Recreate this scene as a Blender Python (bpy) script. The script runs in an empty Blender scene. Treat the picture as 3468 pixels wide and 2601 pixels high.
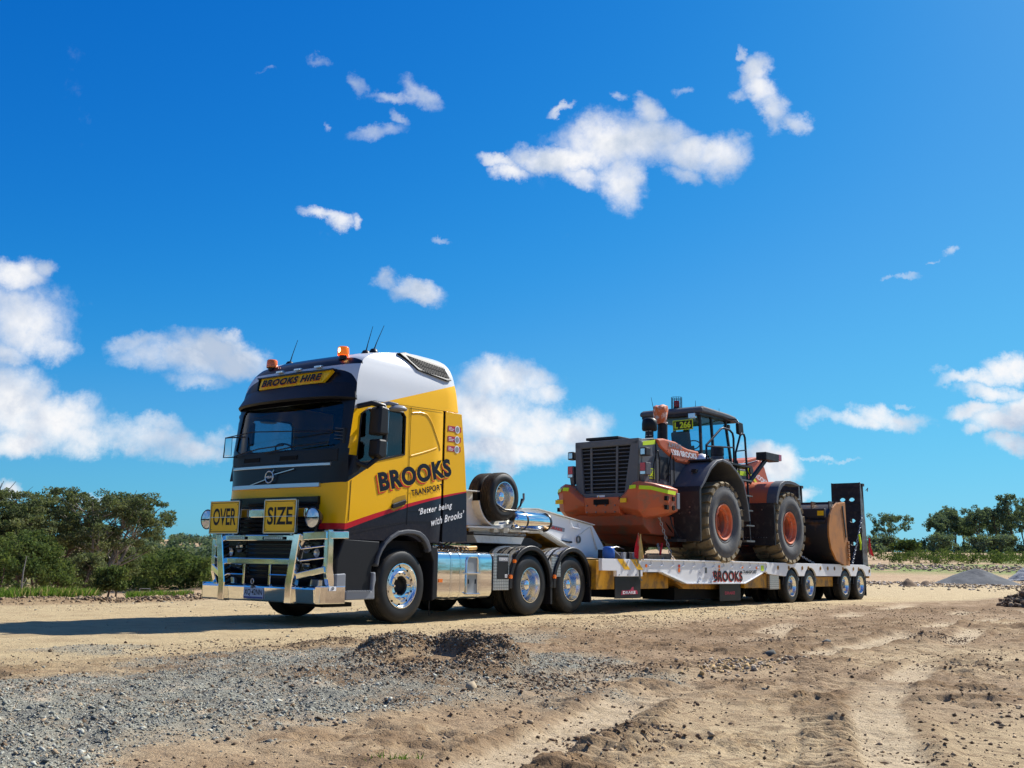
import bpy, bmesh, math, random
import numpy as np
from mathutils import Vector, Matrix
R = math.radians
S = bpy.context.scene
COL = S.collection

# ---------------------------------------------------------------- camera
CAM = (-11.3345, -11.3874, 0.9001)
YAW, PITCH, ROLL, FPX = 0.9444, 0.1755, 0.0175, 3405.9
def cam_axes():
    cy, sy = math.cos(YAW), math.sin(YAW); cp, sp = math.cos(PITCH), math.sin(PITCH)
    f = Vector((sy*cp, cy*cp, sp)); r = Vector((cy, -sy, 0)); u = r.cross(f)
    cr, sr = math.cos(ROLL), math.sin(ROLL)
    return r*cr + u*sr, -r*sr + u*cr, f
cr_, cu_, cf_ = cam_axes()
cam = bpy.data.cameras.new('camera')
cam.sensor_width = 36; cam.lens = FPX/3468*36; cam.clip_start = 0.1; cam.clip_end = 6000
camo = bpy.data.objects.new('camera', cam); COL.objects.link(camo)
camo.matrix_world = Matrix(((cr_.x, cu_.x, -cf_.x, CAM[0]), (cr_.y, cu_.y, -cf_.y, CAM[1]), (cr_.z, cu_.z, -cf_.z, CAM[2]), (0, 0, 0, 1)))
S.camera = camo

# ---------------------------------------------------------------- light
SUN_EL, SUN_AZ = R(43), R(-12)         # azimuth measured from +X towards +Y
sd = Vector((math.cos(SUN_EL)*math.cos(SUN_AZ), math.cos(SUN_EL)*math.sin(SUN_AZ), math.sin(SUN_EL)))
sl = bpy.data.lights.new('sun', 'SUN'); sl.energy = 5.0; sl.angle = R(0.5); sl.color = (1, .965, .9)
so = bpy.data.objects.new('sun', sl); COL.objects.link(so)
so.rotation_euler = (-sd).to_track_quat('-Z', 'Y').to_euler()
S.view_settings.view_transform = 'Standard'; S.view_settings.look = 'None'
S.view_settings.exposure = 0.8; S.view_settings.gamma = 1; S.view_settings.use_curve_mapping = False

# ---------------------------------------------------------------- world
W = bpy.data.worlds.new('World'); S.world = W; W.use_nodes = True
wt = W.node_tree; wt.nodes.clear()
def nd(nt, typ, **kw):
    n = nt.nodes.new(typ)
    for k, v in kw.items():
        if k.startswith('i_'): n.inputs[k[2:].replace('_', ' ')].default_value = v
        else: setattr(n, k, v)
    return n
def link(nt, a, b): nt.links.new(a, b)
def mth(nt, op, *a, clamp=False):
    n = nt.nodes.new('ShaderNodeMath'); n.operation = op; n.use_clamp = clamp
    for i, v in enumerate(a):
        if isinstance(v, (int, float)): n.inputs[i].default_value = v
        else: nt.links.new(v, n.inputs[i])
    return n.outputs[0]
def vmt(nt, op, *a):
    n = nt.nodes.new('ShaderNodeVectorMath'); n.operation = op
    for i, v in enumerate(a):
        if isinstance(v, (tuple, Vector)): n.inputs[i].default_value = v
        else: nt.links.new(v, n.inputs[i])
    return n
def mixc(nt, f, a, b):
    n = nt.nodes.new('ShaderNodeMix'); n.data_type = 'RGBA'
    for s, v in ((n.inputs[0], f), (n.inputs[6], a), (n.inputs[7], b)):
        if isinstance(v, (int, float)): s.default_value = v
        elif isinstance(v, tuple): s.default_value = (*v[:3], 1)
        else: nt.links.new(v, s)
    return n.outputs[2]
def rng(nt, v, a, b, c=0., d=1., smooth=True):
    n = nt.nodes.new('ShaderNodeMapRange'); n.interpolation_type = 'SMOOTHSTEP' if smooth else 'LINEAR'
    nt.links.new(v, n.inputs[0])
    for i, x in enumerate((a, b, c, d)): n.inputs[i+1].default_value = x
    return n.outputs[0]
def noise(nt, vec, scale, detail=6, rough=.55, dist=0):
    n = nt.nodes.new('ShaderNodeTexNoise'); n.inputs['Scale'].default_value = scale
    n.inputs['Detail'].default_value = detail; n.inputs['Roughness'].default_value = rough; n.inputs['Distortion'].default_value = dist
    if vec is not None: nt.links.new(vec, n.inputs['Vector'])
    return n

sky = nd(wt, 'ShaderNodeTexSky', sky_type='NISHITA', sun_disc=False, sun_elevation=SUN_EL, sun_rotation=R(90)-SUN_AZ,
         altitude=0, air_density=1.0, dust_density=0.35, ozone_density=2.2)
# one overall grade of the sky colour, as the phone camera's processing gives it
sc1 = nd(wt, 'ShaderNodeVectorMath', operation='SCALE'); link(wt, sky.outputs[0], sc1.inputs[0]); sc1.inputs['Scale'].default_value = .1
gr_ = nd(wt, 'ShaderNodeRGBCurve'); link(wt, sc1.outputs[0], gr_.inputs['Color'])
for ch, pts in ((0, ((0,0),(.15,.006),(.25,.03),(.34,.075),(.585,.15),(1,.26))), (1, ((0,0),(.233,.155),(.42,.32),(.664,.51),(1,.66))), (2, ((0,0),(.25,.40),(.5,.66),(.75,.83),(1,.93)))):
    c = gr_.mapping.curves[ch]
    c.points[0].location = pts[0]; c.points[1].location = pts[-1]
    for p in pts[1:-1]: c.points.new(*p)
gr_.mapping.update()
hsv = nd(wt, 'ShaderNodeVectorMath', operation='SCALE'); link(wt, gr_.outputs[0], hsv.inputs[0]); hsv.inputs['Scale'].default_value = 10/2**S.view_settings.exposure
tc = nd(wt, 'ShaderNodeTexCoord'); D = tc.outputs['Generated']
FH = (math.sin(YAW), math.cos(YAW), 0.); RH = (math.cos(YAW), -math.sin(YAW), 0.)
df = vmt(wt, 'DOT_PRODUCT', D, FH).outputs['Value']; dr = vmt(wt, 'DOT_PRODUCT', D, RH).outputs['Value']
sx = nd(wt, 'ShaderNodeSeparateXYZ'); link(wt, D, sx.inputs[0])
dfc = mth(wt, 'MAXIMUM', df, .05)
cx_ = nd(wt, 'ShaderNodeCombineXYZ'); link(wt, mth(wt, 'DIVIDE', dr, dfc), cx_.inputs[0]); link(wt, mth(wt, 'DIVIDE', sx.outputs[2], dfc), cx_.inputs[1])
P = cx_.outputs[0]
def chart(u, v):
    d = cf_ + cr_*((u-1734)/FPX) - cu_*((v-1300.5)/FPX)
    f = d.dot(Vector(FH)); return d.dot(Vector(RH))/f, d.z/f
# clouds: (column, row, half width, half height, turn, density), read off the sky of the photograph
CL = [(1345,305,125,52,0,1),(1480,322,85,42,-5,1),(1215,335,90,30,12,1),(1345,372,42,62,0,.9),(1400,240,30,34,0,.9),(1075,352,42,14,-10,.6),(1560,330,60,42,10,1),
 (1095,378,36,20,0,.8),(1290,290,55,36,0,.9),(1430,290,70,40,0,.9),(1250,370,60,25,-20,.6),(1480,375,40,22,0,.5),
 (1625,150,40,26,50,.9),(1635,190,48,30,-60,1),(1665,238,30,46,20,1),(1715,268,36,22,-10,.8),(1605,112,10,24,0,.6),(1600,205,22,18,0,.5),
 (1487,193,30,13,5,.45),(1208,237,30,9,15,.6),(1340,215,18,12,0,.5),(1385,212,14,14,0,.5),(1600,300,30,16,0,.35),
 (768,188,22,28,30,.30),(840,205,62,14,8,.26),(915,205,48,24,-35,.5),(810,278,70,20,10,.30),(862,245,30,14,-30,.22),(704,278,11,13,0,.45),(690,138,32,14,-20,.16),(575,147,26,7,5,.1),
 (700,462,48,14,-12,.55),(738,478,26,18,0,.6),(772,470,12,20,30,.4),(944,510,22,10,-25,.25),(838,598,26,20,-20,.5),(905,628,48,24,-5,.95),(868,620,30,10,-30,.5),
 (405,770,150,38,-4,1),(455,745,90,30,-10,1),(300,742,78,22,5,.8),(510,772,75,34,-5,1),(420,815,70,22,0,.8),(560,780,35,22,0,.6),(480,720,36,16,0,.7),
 (50,685,115,72,0,1),(25,590,60,32,0,1),(85,570,28,18,10,.6),(90,730,70,38,0,1),(10,760,60,30,0,.8),(120,640,24,40,30,.5),
 (30,860,80,66,0,1),(110,905,110,52,0,1),(40,950,70,28,0,.9),(190,950,60,30,0,.8),(170,880,40,40,-20,.8),
 (320,945,115,34,0,1),(405,965,80,30,0,1),(255,930,50,30,0,.8),(330,915,60,22,0,.8),(480,935,40,24,0,.5),
 (1085,825,90,40,0,1),(1165,850,45,24,0,.8),(1040,890,120,60,0,1),(1160,925,110,45,0,1),(1235,935,60,42,0,1),(1080,975,140,36,0,1),(1200,975,90,26,0,.9),(1275,950,26,22,0,.7),(1090,1020,50,14,0,.5),
 (1865,908,96,20,0,1),(1910,894,66,20,-3,1),(1800,915,40,10,0,.6),(1955,862,16,6,0,.45),
 (2185,790,50,26,0,1),(2100,805,70,15,5,.8),(2020,790,30,10,0,.3),(2150,838,60,17,-5,.85),(2110,880,60,17,5,.8),(2170,905,60,24,0,1),(2210,885,40,30,0,1),(2190,958,42,22,0,1),(2110,922,30,14,0,.5),
 (1955,602,36,8,8,.3),(1912,606,14,8,0,.3),(2055,556,16,10,20,.45),(2020,566,16,5,0,.3),(1785,998,34,7,0,.5),(1742,995,22,6,0,.4),(1835,1000,18,5,10,.3),
 (1672,1012,52,36,0,1),(1640,985,32,24,0,.9),(1735,1075,30,14,0,.8),(200,1072,38,10,0,.7),(15,1062,24,24,0,.7),(1290,1010,40,14,0,.5)]
warp = noise(wt, P, 11, 7, .68); wv = vmt(wt, 'SUBTRACT', warp.outputs['Color'], (.5, .5, .5)).outputs[0]
wvs = nd(wt, 'ShaderNodeVectorMath', operation='SCALE'); link(wt, wv, wvs.inputs[0]); wvs.inputs['Scale'].default_value = .062
PW = vmt(wt, 'ADD', P, wvs.outputs[0]).outputs[0]
U3 = nd(wt, 'ShaderNodeCombineXYZ'); V3 = nd(wt, 'ShaderNodeCombineXYZ'); spw = nd(wt, 'ShaderNodeSeparateXYZ'); link(wt, PW, spw.inputs[0])
for i in range(3): link(wt, spw.outputs[0], U3.inputs[i]); link(wt, spw.outputs[1], V3.inputs[i])
U3, V3 = U3.outputs[0], V3.outputs[0]; acc = None
while len(CL) % 3: CL.append(CL[-1])
for g in range(0, len(CL), 3):            # three blobs at a time, one per vector component
    A1, B1, C1, A2, B2, C2, S1 = [], [], [], [], [], [], []
    for c in CL[g:g+3]:
        u, v = chart(c[0]*1.5678, c[1]*1.5678); k = 1.5678/FPX*1.25; ct, st = math.cos(R(c[4])), math.sin(R(c[4])); w, h = c[2]*k, c[3]*k
        A1.append(ct/w); B1.append(st/w); C1.append(-(u*ct+v*st)/w); A2.append(-st/h); B2.append(ct/h); C2.append(-(-u*st+v*ct)/h); S1.append(c[5])
    UU = U3 if acc is None else vmt(wt, 'MULTIPLY_ADD', acc, (1e-7,)*3, U3).outputs[0]     # keeps the groups evaluated one after another
    MA = lambda a, b, c: vmt(wt, 'MULTIPLY_ADD', a, b, c).outputs[0]
    X = MA(UU, tuple(A1), MA(V3, tuple(B1), tuple(C1))); Y = MA(UU, tuple(A2), MA(V3, tuple(B2), tuple(C2)))
    val = MA(MA(X, X, vmt(wt, 'MULTIPLY', Y, Y).outputs[0]), tuple(-max(q, .9) for q in S1), tuple(S1))
    acc = val if acc is None else vmt(wt, 'MAXIMUM', acc, val).outputs[0]
sa = nd(wt, 'ShaderNodeSeparateXYZ'); link(wt, acc, sa.inputs[0]); acc = mth(wt, 'MAXIMUM', mth(wt, 'MAXIMUM', sa.outputs[0], sa.outputs[1]), sa.outputs[2])
# outside the pictured part of the sky the same kind of broken cumulus goes on
sc2 = nd(wt, 'ShaderNodeVectorMath', operation='DIVIDE'); zc = mth(wt, 'ADD', mth(wt, 'MAXIMUM', sx.outputs[2], 0), .18)
cz = nd(wt, 'ShaderNodeCombineXYZ'); [link(wt, zc, cz.inputs[i]) for i in range(3)]
link(wt, D, sc2.inputs[0]); link(wt, cz.outputs[0], sc2.inputs[1])
gen = rng(wt, noise(wt, sc2.outputs[0], 1.3, 3, .5).outputs[0], .5, .75, -.4, .9, False)
side = mth(wt, 'ABSOLUTE', mth(wt, 'DIVIDE', dr, dfc))
outm = mth(wt, 'MAXIMUM', rng(wt, side, .56, .72), rng(wt, mth(wt, 'DIVIDE', sx.outputs[2], dfc), .62, .75))
outm = mth(wt, 'MAXIMUM', outm, rng(wt, df, .3, .1))
fld = mth(wt, 'ADD', mth(wt, 'MULTIPLY', acc, mth(wt, 'SUBTRACT', 1, outm)), mth(wt, 'MULTIPLY', gen, outm))
fld = mth(wt, 'MAXIMUM', fld, -.95)
n3 = noise(wt, D, 8, 10, .66, .25); n3b = noise(wt, vmt(wt, 'ADD', D, (-.020, .012, -.030)).outputs[0], 8, 4, .6, .25); nbig = noise(wt, D, 34, 5, .65)
f2 = mth(wt, 'ADD', fld, mth(wt, 'MULTIPLY', mth(wt, 'SUBTRACT', n3.outputs[0], .5), 2.7))
f2 = mth(wt, 'ADD', f2, mth(wt, 'MULTIPLY', mth(wt, 'SUBTRACT', nbig.outputs[0], .5), 1.3))
alpha = rng(wt, f2, -.45, 1.25, 0, 1, True); alpha = mth(wt, 'MULTIPLY', alpha, rng(wt, sx.outputs[2], -.02, .03))
rel = mth(wt, 'SUBTRACT', n3b.outputs[0], n3.outputs[0])
bri = mth(wt, 'ADD', .80, mth(wt, 'MULTIPLY', rel, 2.6))
bri = mth(wt, 'SUBTRACT', bri, mth(wt, 'MULTIPLY', rng(wt, f2, 1.0, 2.2), .12))
cb = mixc(wt, rng(wt, bri, .42, .95, 0, 1, False), (.48, .58, .74), (.97, .97, .98))
bs = nd(wt, 'ShaderNodeBackground'); link(wt, hsv.outputs[0], bs.inputs[0]); bs.inputs[1].default_value = .1
bc = nd(wt, 'ShaderNodeBackground'); link(wt, cb, bc.inputs[0]); bc.inputs[1].default_value = 1.0/2**S.view_settings.exposure
ms = nd(wt, 'ShaderNodeMixShader'); link(wt, alpha, ms.inputs[0]); link(wt, bs.outputs[0], ms.inputs[1]); link(wt, bc.outputs[0], ms.inputs[2])
wo = nd(wt, 'ShaderNodeOutputWorld'); link(wt, ms.outputs[0], wo.inputs[0])
W.cycles.sampling_method = 'MANUAL'; W.cycles.sample_map_resolution = 1024

# ---------------------------------------------------------------- helpers
def mat(name, col, rough=.5, metal=0., bump=None, var=None, coat=0., spec=None, emit=None):
    if spec is None and not coat and not metal: spec = .22 if max(col) < .15 else .35
    m = bpy.data.materials.new(name); m.use_nodes = True; nt = m.node_tree; b = nt.nodes['Principled BSDF']
    b.inputs['Base Color'].default_value = (*col, 1); b.inputs['Roughness'].default_value = rough; b.inputs['Metallic'].default_value = metal
    if coat: b.inputs['Coat Weight'].default_value = coat; b.inputs['Coat Roughness'].default_value = .04
    if spec is not None: b.inputs['Specular IOR Level'].default_value = spec
    if emit: b.inputs['Emission Color'].default_value = (*emit[0], 1); b.inputs['Emission Strength'].default_value = emit[1]
    t = nt.nodes.new('ShaderNodeTexCoord')
    if var:      # (second colour, scale, lo, hi)
        n = noise(nt, t.outputs['Object'], var[1], 7, .62)
        link(nt, mixc(nt, rng(nt, n.outputs[0], var[2], var[3]), col, var[0]), b.inputs['Base Color'])
        if len(var) > 4: link(nt, rng(nt, n.outputs[0], var[2], var[3], rough, var[4]), b.inputs['Roughness'])
    if bump:     # (scale, distance)
        n = noise(nt, t.outputs['Object'], bump[0], 4, .6); bp = nt.nodes.new('ShaderNodeBump')
        bp.inputs['Distance'].default_value = bump[1]; bp.inputs['Strength'].default_value = 1
        link(nt, n.outputs[0], bp.inputs['Height']); link(nt, bp.outputs[0], b.inputs['Normal'])
    return m

class MB:
    def __init__(s): s.v = []; s.f = []; s.m = []
    def add(s, vs, fs, m=0):
        o = len(s.v); s.v += [tuple(p) for p in vs]; s.f += [tuple(i+o for i in f) for f in fs]; s.m += [m]*len(fs); return s
    def box(s, x0, x1, y0, y1, z0, z1, m=0):
        return s.add([(x0,y0,z0),(x1,y0,z0),(x1,y1,z0),(x0,y1,z0),(x0,y0,z1),(x1,y0,z1),(x1,y1,z1),(x0,y1,z1)],
                     [(0,3,2,1),(4,5,6,7),(0,1,5,4),(1,2,6,5),(2,3,7,6),(3,0,4,7)], m)
    def prism(s, poly, a0, a1, ax='y', m=0):
        if ax == 'y': P3 = lambda p, a: (p[0], a, p[1])
        elif ax == 'x': P3 = lambda p, a: (a, p[0], p[1])
        else: P3 = lambda p, a: (p[0], p[1], a)
        n = len(poly); ar = sum(poly[i][0]*poly[(i+1) % n][1]-poly[(i+1) % n][0]*poly[i][1] for i in range(n))
        if (ar > 0) != (ax != 'y'): poly = poly[::-1]
        if a0 > a1: a0, a1 = a1, a0
        vs = [P3(p, a0) for p in poly]+[P3(p, a1) for p in poly]
        fs = [tuple(range(n-1, -1, -1)), tuple(range(n, 2*n))]+[(i, (i+1) % n, (i+1) % n+n, i+n) for i in range(n)]
        return s.add(vs, fs, m)
    def cyl(s, p0, p1, r0, r1=None, n=16, caps=True, m=0):
        r1 = r0 if r1 is None else r1; p0 = Vector(p0); p1 = Vector(p1); d = (p1-p0).normalized()
        a = d.orthogonal().normalized(); b = d.cross(a); vs = []
        for p, r in ((p0, r0), (p1, r1)):
            vs += [p+a*(r*math.cos(2*math.pi*i/n))+b*(r*math.sin(2*math.pi*i/n)) for i in range(n)]
        fs = [(i, (i+1) % n, (i+1) % n+n, i+n) for i in range(n)]
        if caps: fs += [tuple(range(n-1, -1, -1)), tuple(range(n, 2*n))]
        return s.add(vs, fs, m)
    def tube(s, pts, r, n=8, m=0, close=False):
        pts = [Vector(p) for p in pts]; vs = []; N = len(pts); ref = None
        for i, p in enumerate(pts):
            q0 = pts[i-1] if (i or close) else p; q1 = pts[(i+1) % N] if (i < N-1 or close) else p
            d = (q1-q0).normalized()
            a = d.orthogonal().normalized() if ref is None else (ref-d*ref.dot(d)).normalized()
            ref = a; b = d.cross(a); rr = r[i] if isinstance(r, (list, tuple)) else r
            vs += [p+a*(rr*math.cos(2*math.pi*k/n))+b*(rr*math.sin(2*math.pi*k/n)) for k in range(n)]
        fs = [(i*n+k, i*n+(k+1) % n, (i+1) % N*n+(k+1) % n, (i+1) % N*n+k) for i in range(N if close else N-1) for k in range(n)]
        if not close: fs += [tuple(range(n-1, -1, -1)), tuple(range((N-1)*n, N*n))]
        return s.add(vs, fs, m)
    def lathe(s, prof, c, ax='y', n=48, m=0, a0=0, a1=2*math.pi):
        # prof: (radius, offset along the axis)
        full = abs(a1-a0-2*math.pi) < 1e-6; K = n if full else n+1; vs = []
        for i in range(K):
            t = a0+(a1-a0)*i/n; ct, st = math.cos(t), math.sin(t)
            for r, a in prof:
                if ax == 'y': vs.append((c[0]+r*ct, c[1]+a, c[2]+r*st))
                elif ax == 'x': vs.append((c[0]+a, c[1]+r*ct, c[2]+r*st))
                else: vs.append((c[0]+r*ct, c[1]+r*st, c[2]+a))
        L = len(prof); fs = []
        for i in range(n):
            j = (i+1) % K
            for k in range(L-1): fs.append((i*L+k, i*L+k+1, j*L+k+1, j*L+k))
        return s.add(vs, fs, m)
    def obox(s, c, X, Y, Z, m=0):   # centre and half-axis vectors
        c, X, Y, Z = map(Vector, (c, X, Y, Z))
        vs = [c+X*a+Y*b+Z*d for d in (-1, 1) for a, b in ((-1,-1),(1,-1),(1,1),(-1,1))]
        return s.add(vs, [(0,3,2,1),(4,5,6,7),(0,1,5,4),(1,2,6,5),(2,3,7,6),(3,0,4,7)], m)
    def bar(s, p0, p1, w, h, up=(0, 0, 1), m=0):  # square tube
        p0, p1 = Vector(p0), Vector(p1); d = p1-p0; L = d.length; d.normalize(); a = d.cross(Vector(up)).normalized(); b = a.cross(d)
        return s.obox((p0+p1)/2, d*(L/2), a*(w/2), b*(h/2), m)
    def mirror(s):                  # copy of this builder mirrored in y
        o = MB(); o.v = [(x, -y, z) for x, y, z in s.v]; o.f = [f[::-1] for f in s.f]; o.m = list(s.m); return o
    def build(s, name, mats, parent=None, smooth=35, bevel=0, seg=2):
        me = bpy.data.meshes.new(name); off = parent.get('_o', 0) if parent else 0
        vs = [(x-off, y, z) for x, y, z in s.v] if off else s.v
        me.from_pydata(vs, [], s.f); 
        mats = mats if isinstance(mats, (list, tuple)) else [mats]
        for m in mats: me.materials.append(m)
        if len(mats) > 1: me.polygons.foreach_set('material_index', s.m)
        if smooth: me.polygons.foreach_set('use_smooth', [True]*len(me.polygons)); me.set_sharp_from_angle(angle=R(smooth))
        me.update(); o = bpy.data.objects.new(name, me); COL.objects.link(o)
        if parent: o.parent = parent; o['_o'] = off
        if bevel:
            b = o.modifiers.new('bevel', 'BEVEL'); b.width = bevel; b.segments = seg; b.limit_method = 'ANGLE'; b.angle_limit = R(40)
        return o
def thing(name, label, cat, loc=(0, 0, 0), rz=0, group=None, off=0):
    o = bpy.data.objects.new(name, None); COL.objects.link(o); o.location = loc; o.rotation_euler = (0, 0, rz); o.empty_display_size = .3
    o['_o'] = off; return tag(o, label, cat, group)
def tag(o, label, cat=None, group=None, kind=None):
    if label: o['label'] = label
    if cat: o['category'] = cat
    if group: o['group'] = group
    if kind: o['kind'] = kind
    return o
def bake(o):                        # apply the object's modifiers to its mesh
    dg = bpy.context.evaluated_depsgraph_get(); me = bpy.data.meshes.new_from_object(o.evaluated_get(dg)); o.modifiers.clear(); o.data = me
def text(name, s, parent, m, p0, U, V, bold=0., depth=.002, sy=None, shear=0., space=1.):
    # s fills the box p0, p0+U, p0+V (V is the height of the letters)
    cu = bpy.data.curves.new(name, 'FONT'); cu.body = s; cu.size = 1; cu.offset = bold; cu.shear = shear; cu.space_character = space; cu.resolution_u = 4
    t = bpy.data.objects.new(name, cu); COL.objects.link(t)
    dg = bpy.context.evaluated_depsgraph_get(); me = bpy.data.meshes.new_from_object(t.evaluated_get(dg)); bpy.data.objects.remove(t); bpy.data.curves.remove(cu)
    n = len(me.vertices); co = np.empty(n*3); me.vertices.foreach_get('co', co); co = co.reshape(-1, 3)
    mn, mx = co.min(0), co.max(0); q = (co-mn)/np.maximum(mx-mn, 1e-6)
    U, V, p0 = np.array(U, float), np.array(V, float), np.array(p0, float); nn = np.cross(U, V); nn /= np.linalg.norm(nn)
    w = p0+q[:, :1]*U+q[:, 1:2]*V+nn*depth
    if parent and parent.get('_o', 0): w[:, 0] -= parent['_o']
    me.vertices.foreach_set('co', w.ravel()); me.materials.clear(); me.materials.append(m); me.update()
    o = bpy.data.objects.new(name, me); COL.objects.link(o)
    if parent: o.parent = parent; o['_o'] = parent.get('_o', 0)
    return o

# ---------------------------------------------------------------- materials
NAVY = (.008, .010, .022); YEL = (.86, .46, .002); RED = (.50, .006, .02); WHT = (.58, .60, .62)
M = {}
M['white'] = mat('white_paint', (.80, .80, .79), .3, coat=.3, var=((.62, .58, .50), 3.5, .62, .9))
M['whitepanel'] = mat('white_paint_plain', (.80, .80, .80), .25, coat=.5)
M['cream'] = mat('cream_paint', (.72, .70, .63), .35, coat=.2, var=((.50, .46, .38), 4, .5, .8))
M['yellow'] = mat('yellow_paint', YEL, .3, coat=.2)
M['chassisyellow'] = mat('chassis_yellow_paint', (.52, .25, .010), .5, var=((.13, .075, .03), 4, .40, .68))
M['signyellow'] = mat('sign_yellow', (.90, .52, .008), .4)
M['red'] = mat('red_paint', RED, .3, coat=.4)
M['navy'] = mat('navy_paint', NAVY, .22, spec=.4)
M['black'] = mat('black_plastic', (.014, .014, .016), .42, bump=(180, .0006))
M['blackgloss'] = mat('black_gloss', (.005, .006, .010), .15, spec=.4)
M['dark'] = mat('dark_recess', (.006, .006, .006), .8)
M['grey'] = mat('grey_plastic', (.085, .09, .10), .45, bump=(120, .0008))
M['stepgrey'] = mat('pale_grey_plastic', (.22, .235, .26), .45)
M['chrome'] = mat('polished_steel', (.86, .85, .82), .06, 1., bump=(1.2, .0012))
M['rimchrome'] = mat('polished_rim', (.78, .78, .76), .2, 1.)
M['galv'] = mat('galvanised_chain', (.42, .42, .40), .55, .4)
M['alloy'] = mat('polished_alloy', (.80, .80, .80), .10, 1.)
M['brushed'] = mat('brushed_alloy', (.55, .56, .58), .32, 1.)
M['steel'] = mat('dull_steel', (.20, .20, .20), .5, .8, var=((.10, .08, .06), 9, .45, .7))
M['rubber'] = mat('tyre_rubber', (.010, .010, .011), .5, bump=(60, .0012), spec=.3, var=((.026, .023, .019), 6, .5, .85))
M['tread'] = mat('dusty_tread', (.028, .025, .021), .9, bump=(50, .003), var=((.085, .068, .048), 6, .5, .8))
M['loadtread'] = mat('dusty_loader_tread', (.27, .215, .13), .95, bump=(30, .005), var=((.12, .10, .065), 4, .42, .75))
M['loadwall'] = mat('dusty_loader_sidewall', (.095, .098, .10), .8, bump=(25, .004), var=((.16, .145, .12), 5, .45, .8))
M['orange'] = mat('orange_paint', (.52, .12, .045), .45, spec=.35, var=((.30, .14, .075), 3.2, .52, .72), bump=(60, .0006))
M['orangedark'] = mat('orange_paint_dirty', (.34, .075, .03), .6, var=((.17, .09, .055), 3.5, .42, .7), bump=(40, .001))
M['rimorange'] = mat('orange_rim_paint', (.72, .20, .09), .5, var=((.46, .16, .08), 9, .45, .75))
M['loadgrey'] = mat('loader_grey_paint', (.10, .108, .118), .5, spec=.3, var=((.15, .14, .125), 5, .5, .85), bump=(60, .0008))
M['fender'] = mat('loader_fender_grey', (.085, .092, .105), .6, spec=.25, var=((.17, .155, .13), 3.5, .5, .85), bump=(18, .003))
M['loaddark'] = mat('loader_black', (.022, .023, .026), .5, var=((.08, .075, .065), 6, .5, .8))
M['hivis'] = mat('hivis_tape', (.62, .80, .01), .4)
M['bucket'] = mat('worn_bucket_steel', (.50, .20, .045), .62, .2, var=((.24, .11, .05), 1.6, .40, .75), bump=(22, .003))
M['bucketdark'] = mat('bucket_dark_paint', (.035, .033, .034), .5, .3, var=((.22, .10, .035), 2.6, .5, .7), bump=(22, .003))
M['ramp'] = mat('ramp_black_steel', (.028, .024, .026), .7, var=((.07, .055, .045), 8, .45, .8), bump=(30, .003))
M['wood'] = mat('timber', (.34, .22, .12), .85, bump=(30, .003), var=((.2, .12, .07), 8, .4, .7))
M['amber'] = mat('amber_lens', (.80, .16, .01), .12, coat=.5)
M['amberlit'] = mat('amber_lens_lit', (.75, .13, .008), .12, emit=((1, .22, .01), .25))
M['lampglow'] = mat('lamp_flash', (1, .7, .3), .3, emit=((1, .62, .22), 6))
M['redlens'] = mat('red_lens', (.45, .01, .01), .12, coat=.5)
M['lens'] = mat('lamp_glass', (.62, .64, .66), .08, .6, coat=1)
M['flagred'] = mat('red_cloth', (.55, .012, .018), .8)
M['flagyellow'] = mat('yellow_cloth', (.55, .42, .16), .8)
M['plate'] = mat('number_plate_face', (.55, .58, .66), .35)
M['reflect'] = mat('reflector_tape', (.7, .02, .02), .3)
M['blue'] = mat('blue_plastic', (.02, .11, .42), .4)
M['txtred'] = mat('print_red', (.62, .03, .012), .35)
M['txtnavy'] = mat('print_navy', (.010, .010, .018), .3)
M['txtblack'] = mat('print_black', (.012, .012, .012), .45)
M['txtwhite'] = mat('print_white', (.8, .8, .8), .4)
M['txtyellow'] = mat('print_yellow', YEL, .35)
M['txtgrey'] = mat('print_grey', (.25, .26, .28), .4)
M['mirror'] = mat('mirror_glass', (.75, .78, .8), .03, 1)
M['seat'] = mat('seat_cloth', (.02, .02, .025), .85)
M['maroon'] = mat('badge_maroon', (.38, .02, .06), .4)

def glass_mat(name, tint, gloss=.10, rough=.01):
    m = bpy.data.materials.new(name); m.use_nodes = True; nt = m.node_tree; nt.nodes.clear()
    tr = nd(nt, 'ShaderNodeBsdfTransparent'); tr.inputs[0].default_value = (*tint, 1)
    gl = nd(nt, 'ShaderNodeBsdfGlossy'); gl.inputs[0].default_value = (1, 1, 1, 1); gl.inputs['Roughness'].default_value = rough
    fr = nd(nt, 'ShaderNodeFresnel'); fr.inputs[0].default_value = 1.45
    mx = nd(nt, 'ShaderNodeMixShader'); link(nt, mth(nt, 'MAXIMUM', fr.outputs[0], gloss), mx.inputs[0])
    link(nt, tr.outputs[0], mx.inputs[1]); link(nt, gl.outputs[0], mx.inputs[2])
    o = nd(nt, 'ShaderNodeOutputMaterial'); link(nt, mx.outputs[0], o.inputs[0]); return m
M['glass'] = glass_mat('windscreen_glass', (.62, .70, .72), .05)
M['glasstint'] = glass_mat('side_glass', (.50, .58, .66), .07)
M['glassblue'] = glass_mat('loader_glass', (.50, .78, .88), .05)

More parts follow.
